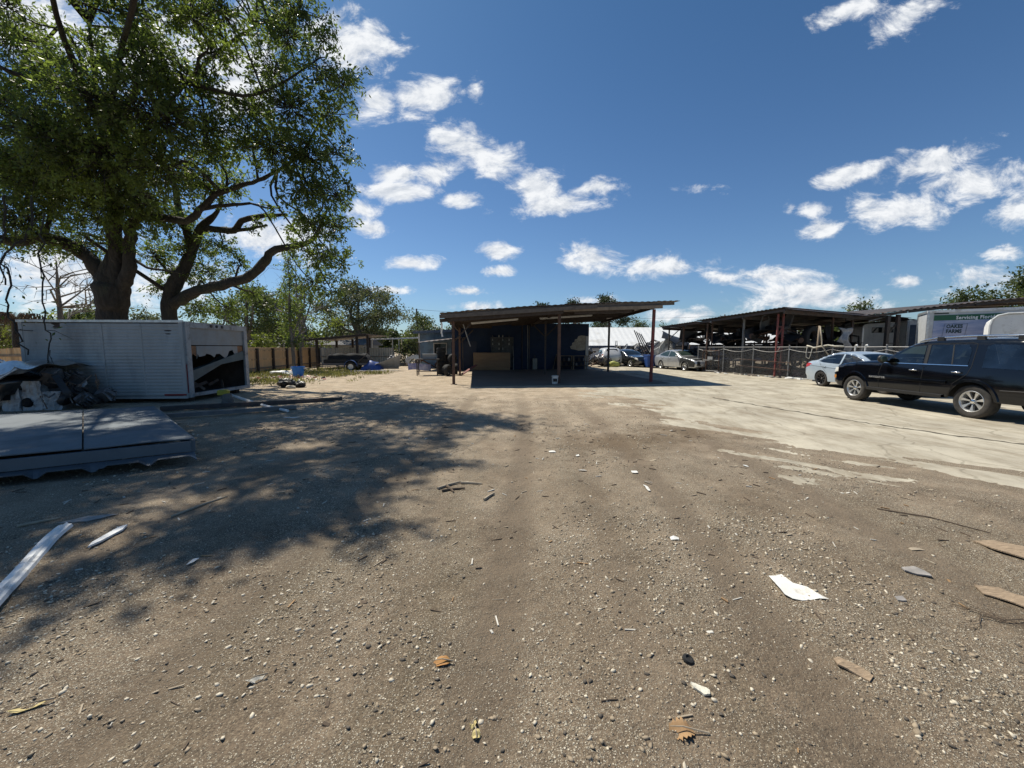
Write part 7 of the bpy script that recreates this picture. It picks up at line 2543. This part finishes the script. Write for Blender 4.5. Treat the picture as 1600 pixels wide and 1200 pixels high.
# wrecked black car with a crumpled silver hood
wr_ = thing('wrecked_car', 'black wreck with a crumpled silver hood folded up at the left edge', 'car', (-14.75, 10.2, 0.04), R(4))
WC = Car(wr_, [(1.85, .4), (1.95, .6), (1.9, .82), (1.2, .95), (0.75, 1.02), (0.1, 1.38), (-0.4, 1.45), (-1.2, 1.42), (-1.9, 1.05), (-2.1, .9), (-2.15, .5), (-2.1, .35)], 0.86, 1.0, (1.2, -1.3), 0.3, 0.3, 0.25, rnd=0.1)
WC.body(paint_mat('burnt_black_paint', (0.010, 0.010, 0.011), 0.5, dust=0.2))
WC.patch('front_window', [(0.6, 1.02), (0.1, 1.3), (-0.4, 1.36), (-0.4, 1.02)], glass_dark)
for s in (1, -1):
    WC.wheel(-1.3, s, rim_dark, 5)
def crump(u, v):
    x = 0.75 + 1.85 * u
    y = -1.05 + 1.9 * v
    z = 1.02 + 0.22 * math.sin(PI * min(1, u * 1.1)) * (0.4 + 0.6 * v) + 0.06 * math.sin(9 * u + 4 * v) * math.sin(5 * v + 2 * u) + 0.05 * math.sin(14 * v + 3 * u) - 0.42 * max(0, 1 - v * 2.2) * math.sin(PI * u) ** 0.7
    z += 0.10 * u
    return (x, y, z)
MB().sheet(crump, 26, 22, 0.008).build('crumpled_hood', M('crumpled_silver', (0.50, 0.51, 0.50), 0.28, 0.75, var=0.12, scale=3, stain=(0.25, 0.25, 0.24), stain_scale=2), wr_, smooth=35)
MB().tube([(0.7, -1.05, 0.98), (1.2, -1.15, 0.72), (1.9, -1.12, 0.62), (2.6, -1.0, 1.1)], 0.03, 6).build('hood_edge', alu, wr_, smooth=True)
white_dent = M('dented_white_steel', (0.42, 0.44, 0.45), 0.45, var=0.15, scale=6, bump=0.6, bscale=5, stain=(0.10, 0.09, 0.09), stain_scale=4, stain_amt=0.5)
for i, (x, y, w, h) in enumerate(((-12.95, 9.85, 0.42, 0.80), (-12.52, 9.95, 0.40, 0.78), (-12.12, 10.05, 0.36, 0.50))):
    t = thing('dented_casing', ('tall dented white casing next to the black wreck', 'second dented white casing with a dark hole, right of the tall one', 'short crushed pale casing under the engine heap')[i], 'scrap metal', (x, y, 0), R(5 + 8 * i))
    rg = random.Random(50 + i)
    nz = [[rg.uniform(-.035, .035) for _ in range(9)] for _ in range(9)]
    MB().sheet(lambda u, v: (w * (u - .5), nz[int(u * 8)][int(v * 8)], h * v), 8, 8, 0.02).build('front_sheet', white_dent, t, smooth=25)
    MB().box((0, 0.24, h / 2), (w * 0.92, 0.4, h * 0.94)).build('shell', white_dent, t)
    if i == 1:
        MB().blob((-0.08, -0.03, h * 0.28), (0.09 + .02 * i, 0.05, 0.12), 0.25, 2, rg).build('opening', under_mat, t)
    if i == 2:
        MB().tube([(-w * .3, -0.06, h * .85), (0, -0.10, h * .7), (w * .3, -0.07, h * .9)], 0.018, 6).build('pipe', steel_scrap, t, smooth=True)
rg = random.Random(33)
for i in range(30):
    k = rg.choice(('engine_block', 'engine_block', 'exhaust_pipe', 'axle', 'bumper', 'fender', 'tyre'))
    x = rg.uniform(-12.6, -11.35)
    s = 0.42 if k in ('exhaust_pipe', 'axle', 'bumper', 'fender') else 0.62
    scrap(k, (x, 10.35 + rg.uniform(-.35, .3), rg.uniform(0.2, 0.85) - 0.18 * max(0, x + 12)), (rg.uniform(-1.2, 1.2), rg.uniform(-1, 1), rg.uniform(0, 6.3)), 'greasy %s in the engine heap in front of the storage box' % k.replace('_', ' '), 'parts in the engine heap by the wreck', s, scr_black if (k == 'engine_block' and rg.random() < .6) or k in ('tyre', 'bumper') else None)

# hanging vines in front of the storage box, dead palm behind
def vine(label, pts, r, cat='vine', leaves=0, seed=1):
    t = thing('hanging_vine', label, cat, pts[0])
    a = Vector(pts[0])
    q = smooth_path([(*(Vector(p) - a), r) for p in pts], 4)
    rg = np.random.default_rng(seed)
    MB().tube([tuple(v[:3] + rg.normal(size=3) * 0.035) for v in q], [max(0.006, float(r * (1 - 0.4 * i / len(q)))) for i in range(len(q))], 6).build('stem', bark, t, smooth=True)
    mb = MB()
    for i in range(8):
        s = q[int(rg.uniform(0, len(q) * .8))][:3]
        e = s + rg.normal(size=3) * (0.5, 0.3, 0.4)
        m_ = (s + e) / 2 + rg.normal(size=3) * .08
        mb.tube([tuple(s), tuple(m_), tuple(e)], [0.011, 0.008, 0.004], 4, cap=False)
    o = mb.build('twigs', bark, t)
    o['kind'] = 'stuff'
    if leaves:
        P = np.concatenate([q[int(rg.uniform(0, len(q) * .7))][:3][None] + rg.normal(size=(1, 3)) * 0.28 for _ in range(leaves)])
        o = leaf_mesh('leaves', P, 0.11, leaf_oak, t, rg)
        o['kind'] = 'stuff'
vine('long dark vine hanging past the left end of the storage box', [(-13.9, 11.6, 6.0), (-13.75, 11.3, 4.9), (-14.1, 11.0, 4.2), (-13.95, 10.9, 3.4), (-14.1, 10.9, 2.6), (-13.8, 10.85, 2.0), (-13.55, 10.8, 1.45)], 0.03, leaves=70, seed=2)
vine('thin dark vine hanging down the left face of the storage box', [(-13.2, 11.3, 5.4), (-13.15, 11.0, 4.3), (-13.05, 10.9, 3.4), (-12.95, 10.8, 2.4), (-12.85, 10.75, 1.9), (-12.85, 10.7, 1.25), (-13.0, 10.65, 0.8)], 0.021, leaves=40, seed=3)
vine('short forked vine over the engine heap', [(-12.84, 10.68, 1.25), (-12.7, 10.62, 1.05), (-12.62, 10.6, 0.72)], 0.018, seed=4)
vine('crooked dark sapling at the left edge behind the wreck', [(-16.6, 12.4, 5.8), (-16.3, 12.2, 4.6), (-16.5, 12.0, 3.7), (-16.2, 11.9, 2.8), (-15.8, 11.8, 1.9), (-15.6, 11.8, 0.6)], 0.05, leaves=90, seed=5)
vine('leafy dangling vine between the left edge and the long vine', [(-15.3, 12.0, 6.3), (-15.2, 11.9, 5.3), (-15.4, 11.8, 4.4), (-15.2, 11.8, 3.5)], 0.03, leaves=90, seed=6)
dp_ = thing('dead_palm', 'collapsed brown dead palm fronds behind the left end of the storage box', 'palm', (-23.6, 18.4, 0))
MB().tube([(0, 0, -0.1), (0.1, 0, 1.5), (0.2, 0, 3.0)], [0.22, 0.2, 0.18], 8).build('trunk', bark, dp_, smooth=True)
rg = np.random.default_rng(12)
palm_brown = M('dead_frond', (0.16, 0.105, 0.065), 0.95, var=0.35, scale=5)
for i in range(22):
    a = rg.uniform(0, 2 * PI)
    L1 = rg.uniform(1.3, 2.2)
    mb = MB()
    for j in range(16):
        t0 = j / 16
        x = L1 * (0.15 + 0.85 * t0)
        z = 3.2 + 0.35 * math.sin(PI * t0 * .8) - 1.9 * t0 ** 2
        c_, s_ = math.cos(a), math.sin(a)
        b_ = Vector((x * c_ * .75 + 0.2, x * s_ * .75, z))
        for sd in (-1, 1):
            e_ = b_ + Vector((-s_ * sd * 0.22 + rg.normal() * .06, c_ * sd * 0.22 + rg.normal() * .06, -0.55 + rg.normal() * .1))
            mb.add([b_, b_ + Vector((0.035 * c_, 0.035 * s_, 0)), e_ + Vector((0.01, 0, 0)), e_], [(0, 1, 2, 3)])
    o = mb.build('frond', palm_brown, dp_, recalc=False)

# pipes, beams and a pail before the storage box
def rod(name, label, a, b, r, mat, cat, sq=False):
    a, b = Vector(a), Vector(b)
    mb = MB()
    if sq:
        mb.bar((0, 0, 0), b - a, r * 2, r * 1.6)
    else:
        mb.tube([(0, 0, 0), (b - a) / 2 + Vector((0, 0, -0.006)), b - a], r, 8)
    o = mb.build(name, mat, None, smooth=None if sq else 40, loc=a)
    tag(o, label, cat)
rod('pipe', 'white pipe lying on the ground at the corner of the storage box', (-9.4, 12.7, 0.10), (-7.27, 10.84, 0.07), 0.04, white_paint, 'pipe')
rod('pipe', 'shorter white pipe lying nearer than the long one', (-6.98, 10.62, 0.06), (-5.69, 9.65, 0.05), 0.035, white_paint, 'pipe')
rod('beam', 'long dark steel beam lying on the ground past the corner of the blue grey deck', (-8.1, 8.62, 0.09), (-5.75, 10.15, 0.07), 0.055, M('pale_dark_beam', (0.17, 0.165, 0.16), 0.6, var=0.2), 'beam', True)
rod('beam', 'second dark beam lying behind the first one near the white pipes', (-9.0, 9.75, 0.09), (-5.3, 11.9, 0.06), 0.07, dark_steel, 'beam', True)
t = thing('stump', 'weathered grey stump with a yellow cap before the open end of the storage box', 'stump', (-8.05, 10.75, 0))
MB().tube([(0, 0, -0.03), (0.02, 0.02, 0.16), (-0.02, 0.03, 0.34)], [0.17, 0.14, 0.12], 10).build('wood', M('stump_grey', (0.13, 0.125, 0.115), 0.95, var=0.3, scale=9, bump=0.5), t, smooth=50)
MB().lathe([(0, 0.33), (0.15, 0.33), (0.15, 0.43), (0.11, 0.46), (0, 0.46)], 14, (-0.1, 0.04, 0)).build('cap', M('faded_yellow', (0.36, 0.32, 0.03), 0.6, var=0.2), t, smooth=40)
t = thing('trash_bag', 'black trash bag slumped on the ground right of the storage box', 'bag', (-9.35, 15.9, 0))
mb = MB()
mb.blob((0, 0, 0.17), (0.34, 0.25, 0.2), 0.22, 3, random.Random(2))
mb.blob((0.48, 0.08, 0.12), (0.24, 0.2, 0.14), 0.22, 3, random.Random(3))
mb.build('bag', black_plastic, t, smooth=False)
o = MB().blob((0, 0, 0.05), (0.2, 0.13, 0.07), 0.2, 2, random.Random(5)).build('trash_scrap', M('dirty_beige_cloth', (0.5, 0.45, 0.36), 0.8), None, loc=(-9.0, 15.55, 0))
tag(o, 'pale lump of rubbish lying at the near side of the black trash bag', 'rubbish')

# weeds and litter before the wooden fence
rg = np.random.default_rng(44)
n = 3000
x = rg.uniform(-16.2, -7.6, n)
y = rg.uniform(16.4, 28.5, n)
m = fbm(x * 0.5, y * 0.5, 4, 61) + 0.25 - 0.10 * np.clip(x + 10.5, 0, 9) - 0.16 * np.abs(y - 21.5) / 4
k = m > rg.uniform(-0.15, 0.55, n)
x, y = x[k], y[k]
P = np.repeat(np.stack([x, y, ground_h(x, y)], -1), 7, 0) + rg.normal(size=(len(x) * 7, 3)) * (0.12, 0.12, 0.0)
P[:, 2] += np.abs(rg.normal(size=len(P))) * 0.05
ax_ = np.tile(np.array((0, 0, 1.6)), (len(P), 1))
o = leaf_mesh('weeds', P, 0.15, leaf_material('weed_leaf', (0.17, 0.17, 0.065), (0.24, 0.25, 0.07), tmix=0.35), None, rg, aspect=0.22, droop=0.0, axis=ax_)
tag(o, 'sparse yellow green weeds growing before the wooden fence', kind='stuff')
n = 260
x, y = rg.uniform(-15.4, -9.5, n), rg.uniform(18.5, 26.5, n)
mbs = MB()
for a, b in zip(x, y):
    mbs.cur = int(rg.integers(0, 4))
    mbs.box((a, b, 0.03), (rg.uniform(.04, .22), rg.uniform(.04, .16), rg.uniform(.01, .06)), (rg.normal() * .3, rg.normal() * .3, rg.uniform(0, 3)))
o = mbs.build('yard_litter', [white_paint, beige, wood_grey, M('red_plastic', (0.35, 0.06, 0.05), 0.5)], None)
tag(o, 'scattered pale rubbish lying among the weeds before the fence', kind='stuff')
for i, (a, b, s, c) in enumerate(((-13.6, 22.6, .5, 0), (-13.1, 23.0, .45, 1), (-14.1, 22.9, .4, 2), (-12.8, 22.7, .4, 0), (-13.4, 23.4, .5, 3))):
    o = MB().blob((0, 0, 0.12), (s, s * .6, 0.2), 0.3, 2, random.Random(60 + i)).build('rubbish_bag', (white_paint, M('brick_red_cloth', (0.30, 0.12, 0.09), 0.8), dirty_white, beige)[c], None, loc=(a, b, 0))
    tag(o, ('torn white rubbish bag touching the left of the blue tub', 'brick red rag bag beside the blue tub', 'dirty white bag at the left end of the rubbish row', 'small white bag right behind the blue tub', 'beige bag at the back of the rubbish row by the fence')[i], 'bag')
rod('board', 'long white board lying in the weeds right of the blue tub', (-11.7, 23.3, 0.08), (-10.2, 23.6, 0.08), 0.04, white_paint, 'board', True)

# ------------------------------------------------------------------ litter on the dirt
def gz(x, y):
    return float(ground_h(np.array([x]), np.array([y]))[0])


def flat(name, label, cat, pts, mat, th=0.004, curl=0.02, group=None, seed=0, step=0.05):
    """a thin, slightly curled piece lying on the dirt"""
    cx, cy_ = sum(p[0] for p in pts) / len(pts), sum(p[1] for p in pts) / len(pts)
    loc = [(p[0] - cx, p[1] - cy_) for p in pts]
    rg = random.Random(seed)
    ol = [(p[0] * (1 + rg.uniform(-.05, .05)) + rg.uniform(-.12, .12) * step, p[1] * (1 + rg.uniform(-.05, .05)) + rg.uniform(-.12, .12) * step) for p in dens_line(loc, step, close=True)]
    v, f = cdt(ol, step)
    a, b, c = rg.uniform(0, 6), rg.uniform(0, 6), rg.uniform(0.6, 1.4)
    L1 = max(math.hypot(*p) for p in loc) or 1
    def z(x, y):
        return th + curl * (0.35 + 0.35 * math.sin(3.0 * c * x / L1 + a) + 0.3 * math.sin(4 * y / L1 + b)) + gz(x + cx, y + cy_) - gz(cx, cy_) + (0.006 if 'paper' in name else 0.0)
    n = len(v)
    mb = MB()
    mb.add([(x, y, z(x, y)) for x, y in v] + [(x, y, z(x, y) - th) for x, y in v], [tuple(q) for q in f] + [tuple(n + k for k in reversed(q)) for q in f])
    no = len(ol)
    mb.add([(x, y, z(x, y)) for x, y in ol] + [(x, y, z(x, y) - th) for x, y in ol], [(i, i + no, (i + 1) % no + no, (i + 1) % no) for i in range(no)])
    o = mb.build(name, mat, None, loc=(cx, cy_, gz(cx, cy_)), recalc=True)
    return tag(o, label, cat, group)


paper = M('paper_white', (0.74, 0.73, 0.68), 0.7, var=0.06, scale=10, stain=(0.42, 0.38, 0.31), stain_scale=9, stain_amt=0.3)
cardb = M('cardboard_tan', (0.40, 0.29, 0.18), 0.9, var=0.2, scale=12)
bark_tan = M('palm_bark', (0.40, 0.30, 0.20), 0.9, col2=(0.24, 0.175, 0.115), scale=14, stretch=(1, 5, 1), bump=0.5)
leaf_br = M('dead_leaf_brown', (0.26, 0.155, 0.075), 0.8, col2=(0.40, 0.25, 0.12), scale=10)
leaf_or = M('dead_leaf_orange', (0.45, 0.23, 0.06), 0.7, col2=(0.32, 0.15, 0.05), scale=14)
leaf_ye = M('dead_leaf_yellow', (0.55, 0.45, 0.20), 0.7, var=0.2, scale=14)
grey_strip = M('grey_fibre_strip', (0.30, 0.28, 0.26), 0.9, var=0.2, scale=14)

flat('paper_sheet', 'largest white torn paper lying on the dirt at the right', 'paper', [(1.84, 2.62), (1.95, 2.63), (1.94, 2.52), (2.01, 2.47), (2.05, 2.35), (1.84, 2.37), (1.81, 2.41), (1.82, 2.53)], paper, 0.002, 0.022, seed=3)
# bent white trim at the left
t = thing('trim_strip', 'long bent white metal trim strip lying at the left edge', 'metal strip', (-3.75, 2.9, gz(-3.75, 2.9)))
pth = [(-3.05, 1.95), (-3.22, 2.2), (-3.42, 2.45), (-3.66, 2.75), (-3.90, 3.08), (-4.02, 3.32)]
q_ = smooth_path([(a, b, 0, 0) for a, b in pth], 5)
strip_white = M('scuffed_white_trim', (0.74, 0.75, 0.74), 0.45, var=0.08, scale=8, stain=(0.16, 0.15, 0.14), stain_scale=5, stain_amt=0.25)
mb = MB()
vs, fs = [], []
for i, p in enumerate(q_):
    d = (q_[min(i + 1, len(q_) - 1)] - q_[max(i - 1, 0)])[:2]
    d /= np.linalg.norm(d)
    nn = np.array((d[1], -d[0]))
    for off, z in ((-0.055, 0.02), (-0.040, 0.040), (0.008, 0.044), (0.016, 0.062), (0.028, 0.044), (0.048, 0.040), (0.056, 0.015)):
        s = p[:2] + nn * off
        vs.append((s[0] + 3.75, s[1] - 2.9, z + 0.02 * math.sin(i * .3)))
for i in range(len(q_) - 1):
    for k in range(6):
        fs.append((7 * i + k, 7 * i + k + 1, 7 * i + 8 + k, 7 * i + 7 + k))
mb.add(vs, fs).build('strip', strip_white, t, smooth=25)
t2 = thing('trim_strip', 'short white splintered strip lying right of the long bent trim', 'metal strip', (-3.5, 3.2, gz(-3.5, 3.2)), R(97))
mb = MB()
mb.prism([(-0.20, -0.01), (-0.12, 0.025), (0.15, 0.045), (0.20, 0.01), (0.1, -0.03), (-0.1, -0.03)], 0.006, 0.022, plane='xy')
mb.build('strip', strip_white, t2)
def stick(label, a, b, r, mat, group=None, cat='stick', bend=0.03):
    a, b = Vector((*a, gz(*a) + r * 0.9)), Vector((*b, gz(*b) + r * 0.9))
    m_ = (a + b) / 2 + Vector((-(b - a).y, (b - a).x, 0)) * bend
    o = MB().tube([Vector((0, 0, 0)), m_ - a, b - a], [r, r * 0.9, r * 0.55], 6).build('stick', mat, None, smooth=40, loc=a)
    return tag(o, label, cat, group)
twig = M('twig_brown', (0.11, 0.08, 0.055), 0.9, var=0.3, scale=12)
twig_p = M('twig_pale', (0.36, 0.30, 0.22), 0.9, var=0.2, scale=12)
stick('straight pale stick lying behind the bent white trim', (-4.55, 3.40), (-4.33, 3.55), 0.014, twig_p)
stick('long thin pale stick lying in the dappled shade', (-3.33, 3.62), (-3.15, 4.12), 0.012, twig_p)
flat('bark_flake', 'flat dark flake behind the top of the bent white trim', 'bark', [(-4.25, 3.45), (-4.1, 3.58), (-3.85, 3.62), (-4.0, 3.48)], grey_strip, 0.008, 0.01, seed=5)
flat('bark_strip', 'rough tan bark strip lying near the lower right', 'bark', [(1.70, 1.89), (1.74, 1.905), (1.77, 1.865), (1.795, 1.83), (1.81, 1.78), (1.77, 1.755), (1.735, 1.80), (1.69, 1.85)], bark_tan, 0.008, 0.014, seed=6, step=0.025)
flat('palm_bark', 'broad tan palm bark sheet at the right edge', 'bark', [(3.88, 3.10), (4.06, 3.12), (4.16, 2.98), (4.3, 2.72), (4.1, 2.62), (3.94, 2.76), (3.86, 2.94)], bark_tan, 0.010, 0.030, seed=7)
flat('palm_bark', 'second tan bark sheet at the right edge, nearer than the broad one', 'bark', [(3.20, 2.53), (3.34, 2.50), (3.40, 2.40), (3.42, 2.26), (3.26, 2.22), (3.22, 2.34), (3.17, 2.44)], bark_tan, 0.008, 0.018, seed=8)
flat('bark_strip', 'grey fibrous strip lying above the second palm bark sheet', 'bark', [(2.92, 2.74), (3.0, 2.735), (3.05, 2.66), (3.02, 2.62), (2.96, 2.66), (2.91, 2.70)], grey_strip, 0.010, 0.02, seed=9, step=0.025)
flat('wood_chip', 'small grey chip between the large white paper and the grey strip', 'wood chip', [(2.52, 2.39), (2.57, 2.385), (2.56, 2.35), (2.51, 2.355)], grey_strip, 0.008, 0.006, seed=10, step=0.02)
# big dry leaf with a stem at the bottom
def dry_leaf(label, c, L1, w, rz, mat, stem=0.0, lobes=0, seed=1, group=None):
    rg = random.Random(seed)
    pts = []
    n = 14
    for i in range(n):
        t_ = i / (n - 1)
        ww = w * math.sin(PI * t_ ** 0.8) * (1 + (0.28 * (1 if i % 2 else -1) if lobes else 0) + rg.uniform(-.1, .1))
        pts.append((L1 * (t_ - .5), ww / 2))
    for i in range(n - 2, 0, -1):
        t_ = i / (n - 1)
        ww = w * math.sin(PI * t_ ** 0.8) * (1 + (0.28 * (1 if i % 2 else -1) if lobes else 0) + rg.uniform(-.1, .1))
        pts.append((L1 * (t_ - .5), -ww / 2))
    ca, sa = math.cos(rz), math.sin(rz)
    P_ = [(c[0] + x * ca - y * sa, c[1] + x * sa + y * ca) for x, y in pts]
    t_ = thing('dry_leaf', label, 'leaf', (c[0], c[1], gz(*c)), group=group)
    o = flat('blade', None, None, P_, mat, 0.002, 0.02 + 0.05 * L1, seed=seed, step=max(0.008, L1 / 10))
    o.parent = t_
    o.location = (o.location.x - c[0], o.location.y - c[1], o.location.z - gz(*c))
    mb = MB()
    a, b = -L1 * .45, L1 * (.5 + stem)
    mb.tube([(a * ca, a * sa, 0.018 + 0.03 * L1), (0, 0, 0.022 + 0.05 * L1), (b * ca, b * sa, 0.012)], [0.0015, 0.003, 0.004], 5)
    mb.build('stem', twig_p, t_)
dry_leaf('large curled brown dead leaf with a stalk at the bottom of the picture', (0.735, 1.51), 0.115, 0.085, R(-8), leaf_br, 0.45, 1, 1)
dry_leaf('orange brown curled leaf left of the bottom middle', (-0.37, 1.885), 0.10, 0.055, R(5), leaf_or, 0.1, 0, 2)
dry_leaf('yellow dead leaf among white stones, upper of two', (-0.17, 1.56), 0.045, 0.032, R(60), leaf_ye, 0.1, 0, 3)
dry_leaf('yellow dead leaf among white stones, lower of two', (-0.155, 1.51), 0.05, 0.035, R(100), leaf_ye, 0.1, 0, 4)
dry_leaf('pale leaf curled on the dirt near the lower left', (-1.26, 1.745), 0.085, 0.028, R(40), M('leaf_silver', (0.5, 0.48, 0.42), 0.6), 0.1, 0, 5)
dry_leaf('small yellow leaf at the very bottom left', (-2.2, 1.6), 0.12, 0.035, R(30), leaf_ye, 0.2, 0, 6)
flat('wood_chip', 'white splintered wood chip right of the bottom middle', 'wood chip', [(0.878, 1.745), (0.90, 1.745), (0.955, 1.705), (0.945, 1.68), (0.912, 1.678), (0.88, 1.715)], M('bleached_wood', (0.66, 0.63, 0.52), 0.8, var=0.15, scale=30, bump=0.5, bscale=60), 0.010, 0.006, seed=11, step=0.015)
t = thing('rubber_plug', 'black rubber cap lying on the dirt above the white wood chip', 'cap', (0.935, 1.90, gz(0.935, 1.9)), rot=(0.25, 0.15, 0.4))
MB().lathe([(0, 0.012), (0.012, 0.012), (0.016, 0.020), (0.026, 0.018), (0.030, 0.008), (0.028, 0.0), (0, 0.0)], 16).build('cap', black_rubber, t, smooth=40)
stick('dark short twig left of the white wood chip', (0.42, 1.66), (0.50, 1.67), 0.005, twig)
# sticks in the middle
for i, (a, b) in enumerate((((-0.86, 4.32), (-0.62, 4.55)), ((-0.80, 4.26), (-0.55, 4.36)), ((-0.62, 4.52), (-0.36, 4.50)), ((-0.78, 4.42), (-0.66, 4.22)), ((-0.3, 4.02), (-0.2, 4.2)))):
    stick('broken branch piece in the little pile of sticks left of the middle', a, b, 0.016, twig if i % 2 else twig_p, 'sticks in the little pile')
bits = ((1.62, 4.97, .075, .055, 'white paper scrap right of the middle, nearest of the far scraps'), (0.95, 5.05, .11, .03, 'small pale paper scrap in the middle of the yard'), (0.63, 5.94, .10, .045, 'farthest white scrap in the middle of the yard'),
        (1.40, 3.16, .065, .03, 'small white rectangle of paper on the bare dirt'), (2.06, 5.5, .10, .025, 'thin brown board chip on the dark damp patch'), (3.27, 5.25, .06, .03, 'tiny white scrap right of the damp patch'),
        (1.57, 4.35, .03, .13, 'thin pale splinter below the white paper scrap'), (-2.43, 2.79, .04, .05, 'small white triangle of paper in the shade near the left'), (2.4, 3.28, .08, .02, 'short dark chip right of the middle'),
        (3.3, 3.0, .10, .03, 'grey chip left of the palm bark'), (2.02, 3.35, .05, .025, 'little yellow chip on bare dirt right of the middle'), (-5.2, 9.0, .35, .05, 'white splinter lying in the dappled shade beyond the deck'),
        (1.25, 5.45, .06, .03, 'small beige scrap left of the damp patch'), (1.0, 5.75, .05, .04, 'small beige scrap behind the middle paper scrap'))
for i, (x, y, a, b, lab) in enumerate(bits):
    rg = random.Random(100 + i)
    pts = [(x + sx * a * 0.62 * rg.uniform(.7, 1.1), y + sy * b * 0.7 * rg.uniform(.7, 1.2)) for sx, sy in ((-1, -1), (0.2, -1.1), (1, -.7), (.9, .9), (-.2, 1.1), (-.9, .8))]
    flat('paper_scrap' if 'paper' in lab or 'white' in lab else 'wood_chip', lab, 'scrap', pts, paper if 'white' in lab or 'paper' in lab else (twig_p if i != 8 else twig), 0.003, 0.012, seed=i, step=0.03)
# thin cable or root loops at the right edge
stick('thin dark twig lying across the dirt at the right', (3.72, 3.78), (4.25, 3.28), 0.007, twig, bend=0.12)
tr = thing('branch', 'thin bare branching twig lying at the right edge', 'branch', (2.9, 2.3, gz(2.9, 2.3)))
mb = MB()
rg = np.random.default_rng(8)
def tw(p, d, l, r, lev):
    e = p + d * l
    m_ = p + d * l * .5 + np.array((-d[1], d[0], 0)) * l * rg.uniform(-.2, .2)
    mb.tube([tuple(p), tuple(m_), tuple(e)], [r, r * .8, r * .6], 4, cap=False)
    if lev:
        for k in range(2):
            a = rg.uniform(-1.1, 1.1)
            dd = np.array((d[0] * math.cos(a) - d[1] * math.sin(a), d[0] * math.sin(a) + d[1] * math.cos(a), 0))
            tw(m_ if k else e, dd, l * rg.uniform(.5, .9), r * .65, lev - 1)
tw(np.array((0.3, -0.45, 0.012)), np.array((-0.35, 0.93, 0)), 0.35, 0.007, 4)
mb.build('twigs', twig, tr)

# small twigs and chips that nobody would count
def small_litter():
    rg = np.random.default_rng(99)
    mb = MB()
    for i in range(900):
        y = math.sqrt(rg.uniform(1.3 ** 2, 8.5 ** 2))
        x = rg.uniform(-1.4, 1.25) * y
        if conc_mask(np.array([x]), np.array([y]))[0] > 0.3:
            continue
        l = rg.uniform(0.015, 0.07) * (1 + 0.12 * y)
        a = rg.uniform(0, PI)
        z = gz(x, y)
        mb.cur = int(rg.choice(4, p=(.5, .28, .08, .14)))
        d = Vector((math.cos(a), math.sin(a), 0)) * l / 2
        if rg.uniform() < .7:
            r = rg.uniform(0.0016, 0.004) * (1 + .1 * y)
            p = Vector((x, y, z + r))
            mb.bar(p - d, p + d + Vector((0, 0, rg.uniform(0, .006))), r * 2, r * 1.6)
        else:
            mb.box((x, y, z + 0.003), (l * .5, l * .25, 0.003), (rg.normal() * .25, rg.normal() * .25, a), taper=.8)
    o = mb.build('twig_litter', [twig, twig_p, leaf_br, M('chip_white', (0.6, 0.57, 0.5), 0.8)], None)
    tag(o, 'small twigs, chips and leaf bits strewn over the dirt', kind='stuff')
small_litter()

# the dirt filled joint that runs along the concrete yard
rg = np.random.default_rng(15)
jn = [(6.6, 12.6), (7.1, 10.6), (7.6, 8.8), (8.2, 7.3), (9.0, 6.2), (9.8, 5.3)]
q_ = smooth_path([(a, b, 0, 0) for a, b in jn], 14)
mb = MB()
vs, fs = [], []
for i, p in enumerate(q_):
    d = (q_[min(i + 1, len(q_) - 1)] - q_[max(i - 1, 0)])[:2]
    d /= np.linalg.norm(d)
    nn = np.array((d[1], -d[0]))
    c_ = p[:2] + nn * rg.normal() * 0.035
    w = 0.012 + 0.03 * abs(rg.normal())
    for s in (-1, 1):
        q2 = c_ + nn * w * s
        vs.append((q2[0], q2[1], float(conc_h(np.array([q2[0]]), np.array([q2[1]]))[0]) + 0.004))
for i in range(len(q_) - 1):
    fs.append((2 * i, 2 * i + 1, 2 * i + 3, 2 * i + 2))
jo = mb.add(vs, fs).build('joint', M('joint_dirt', (0.075, 0.065, 0.045), 0.95, var=0.4, scale=30), None, recalc=False)
jo.parent = yard
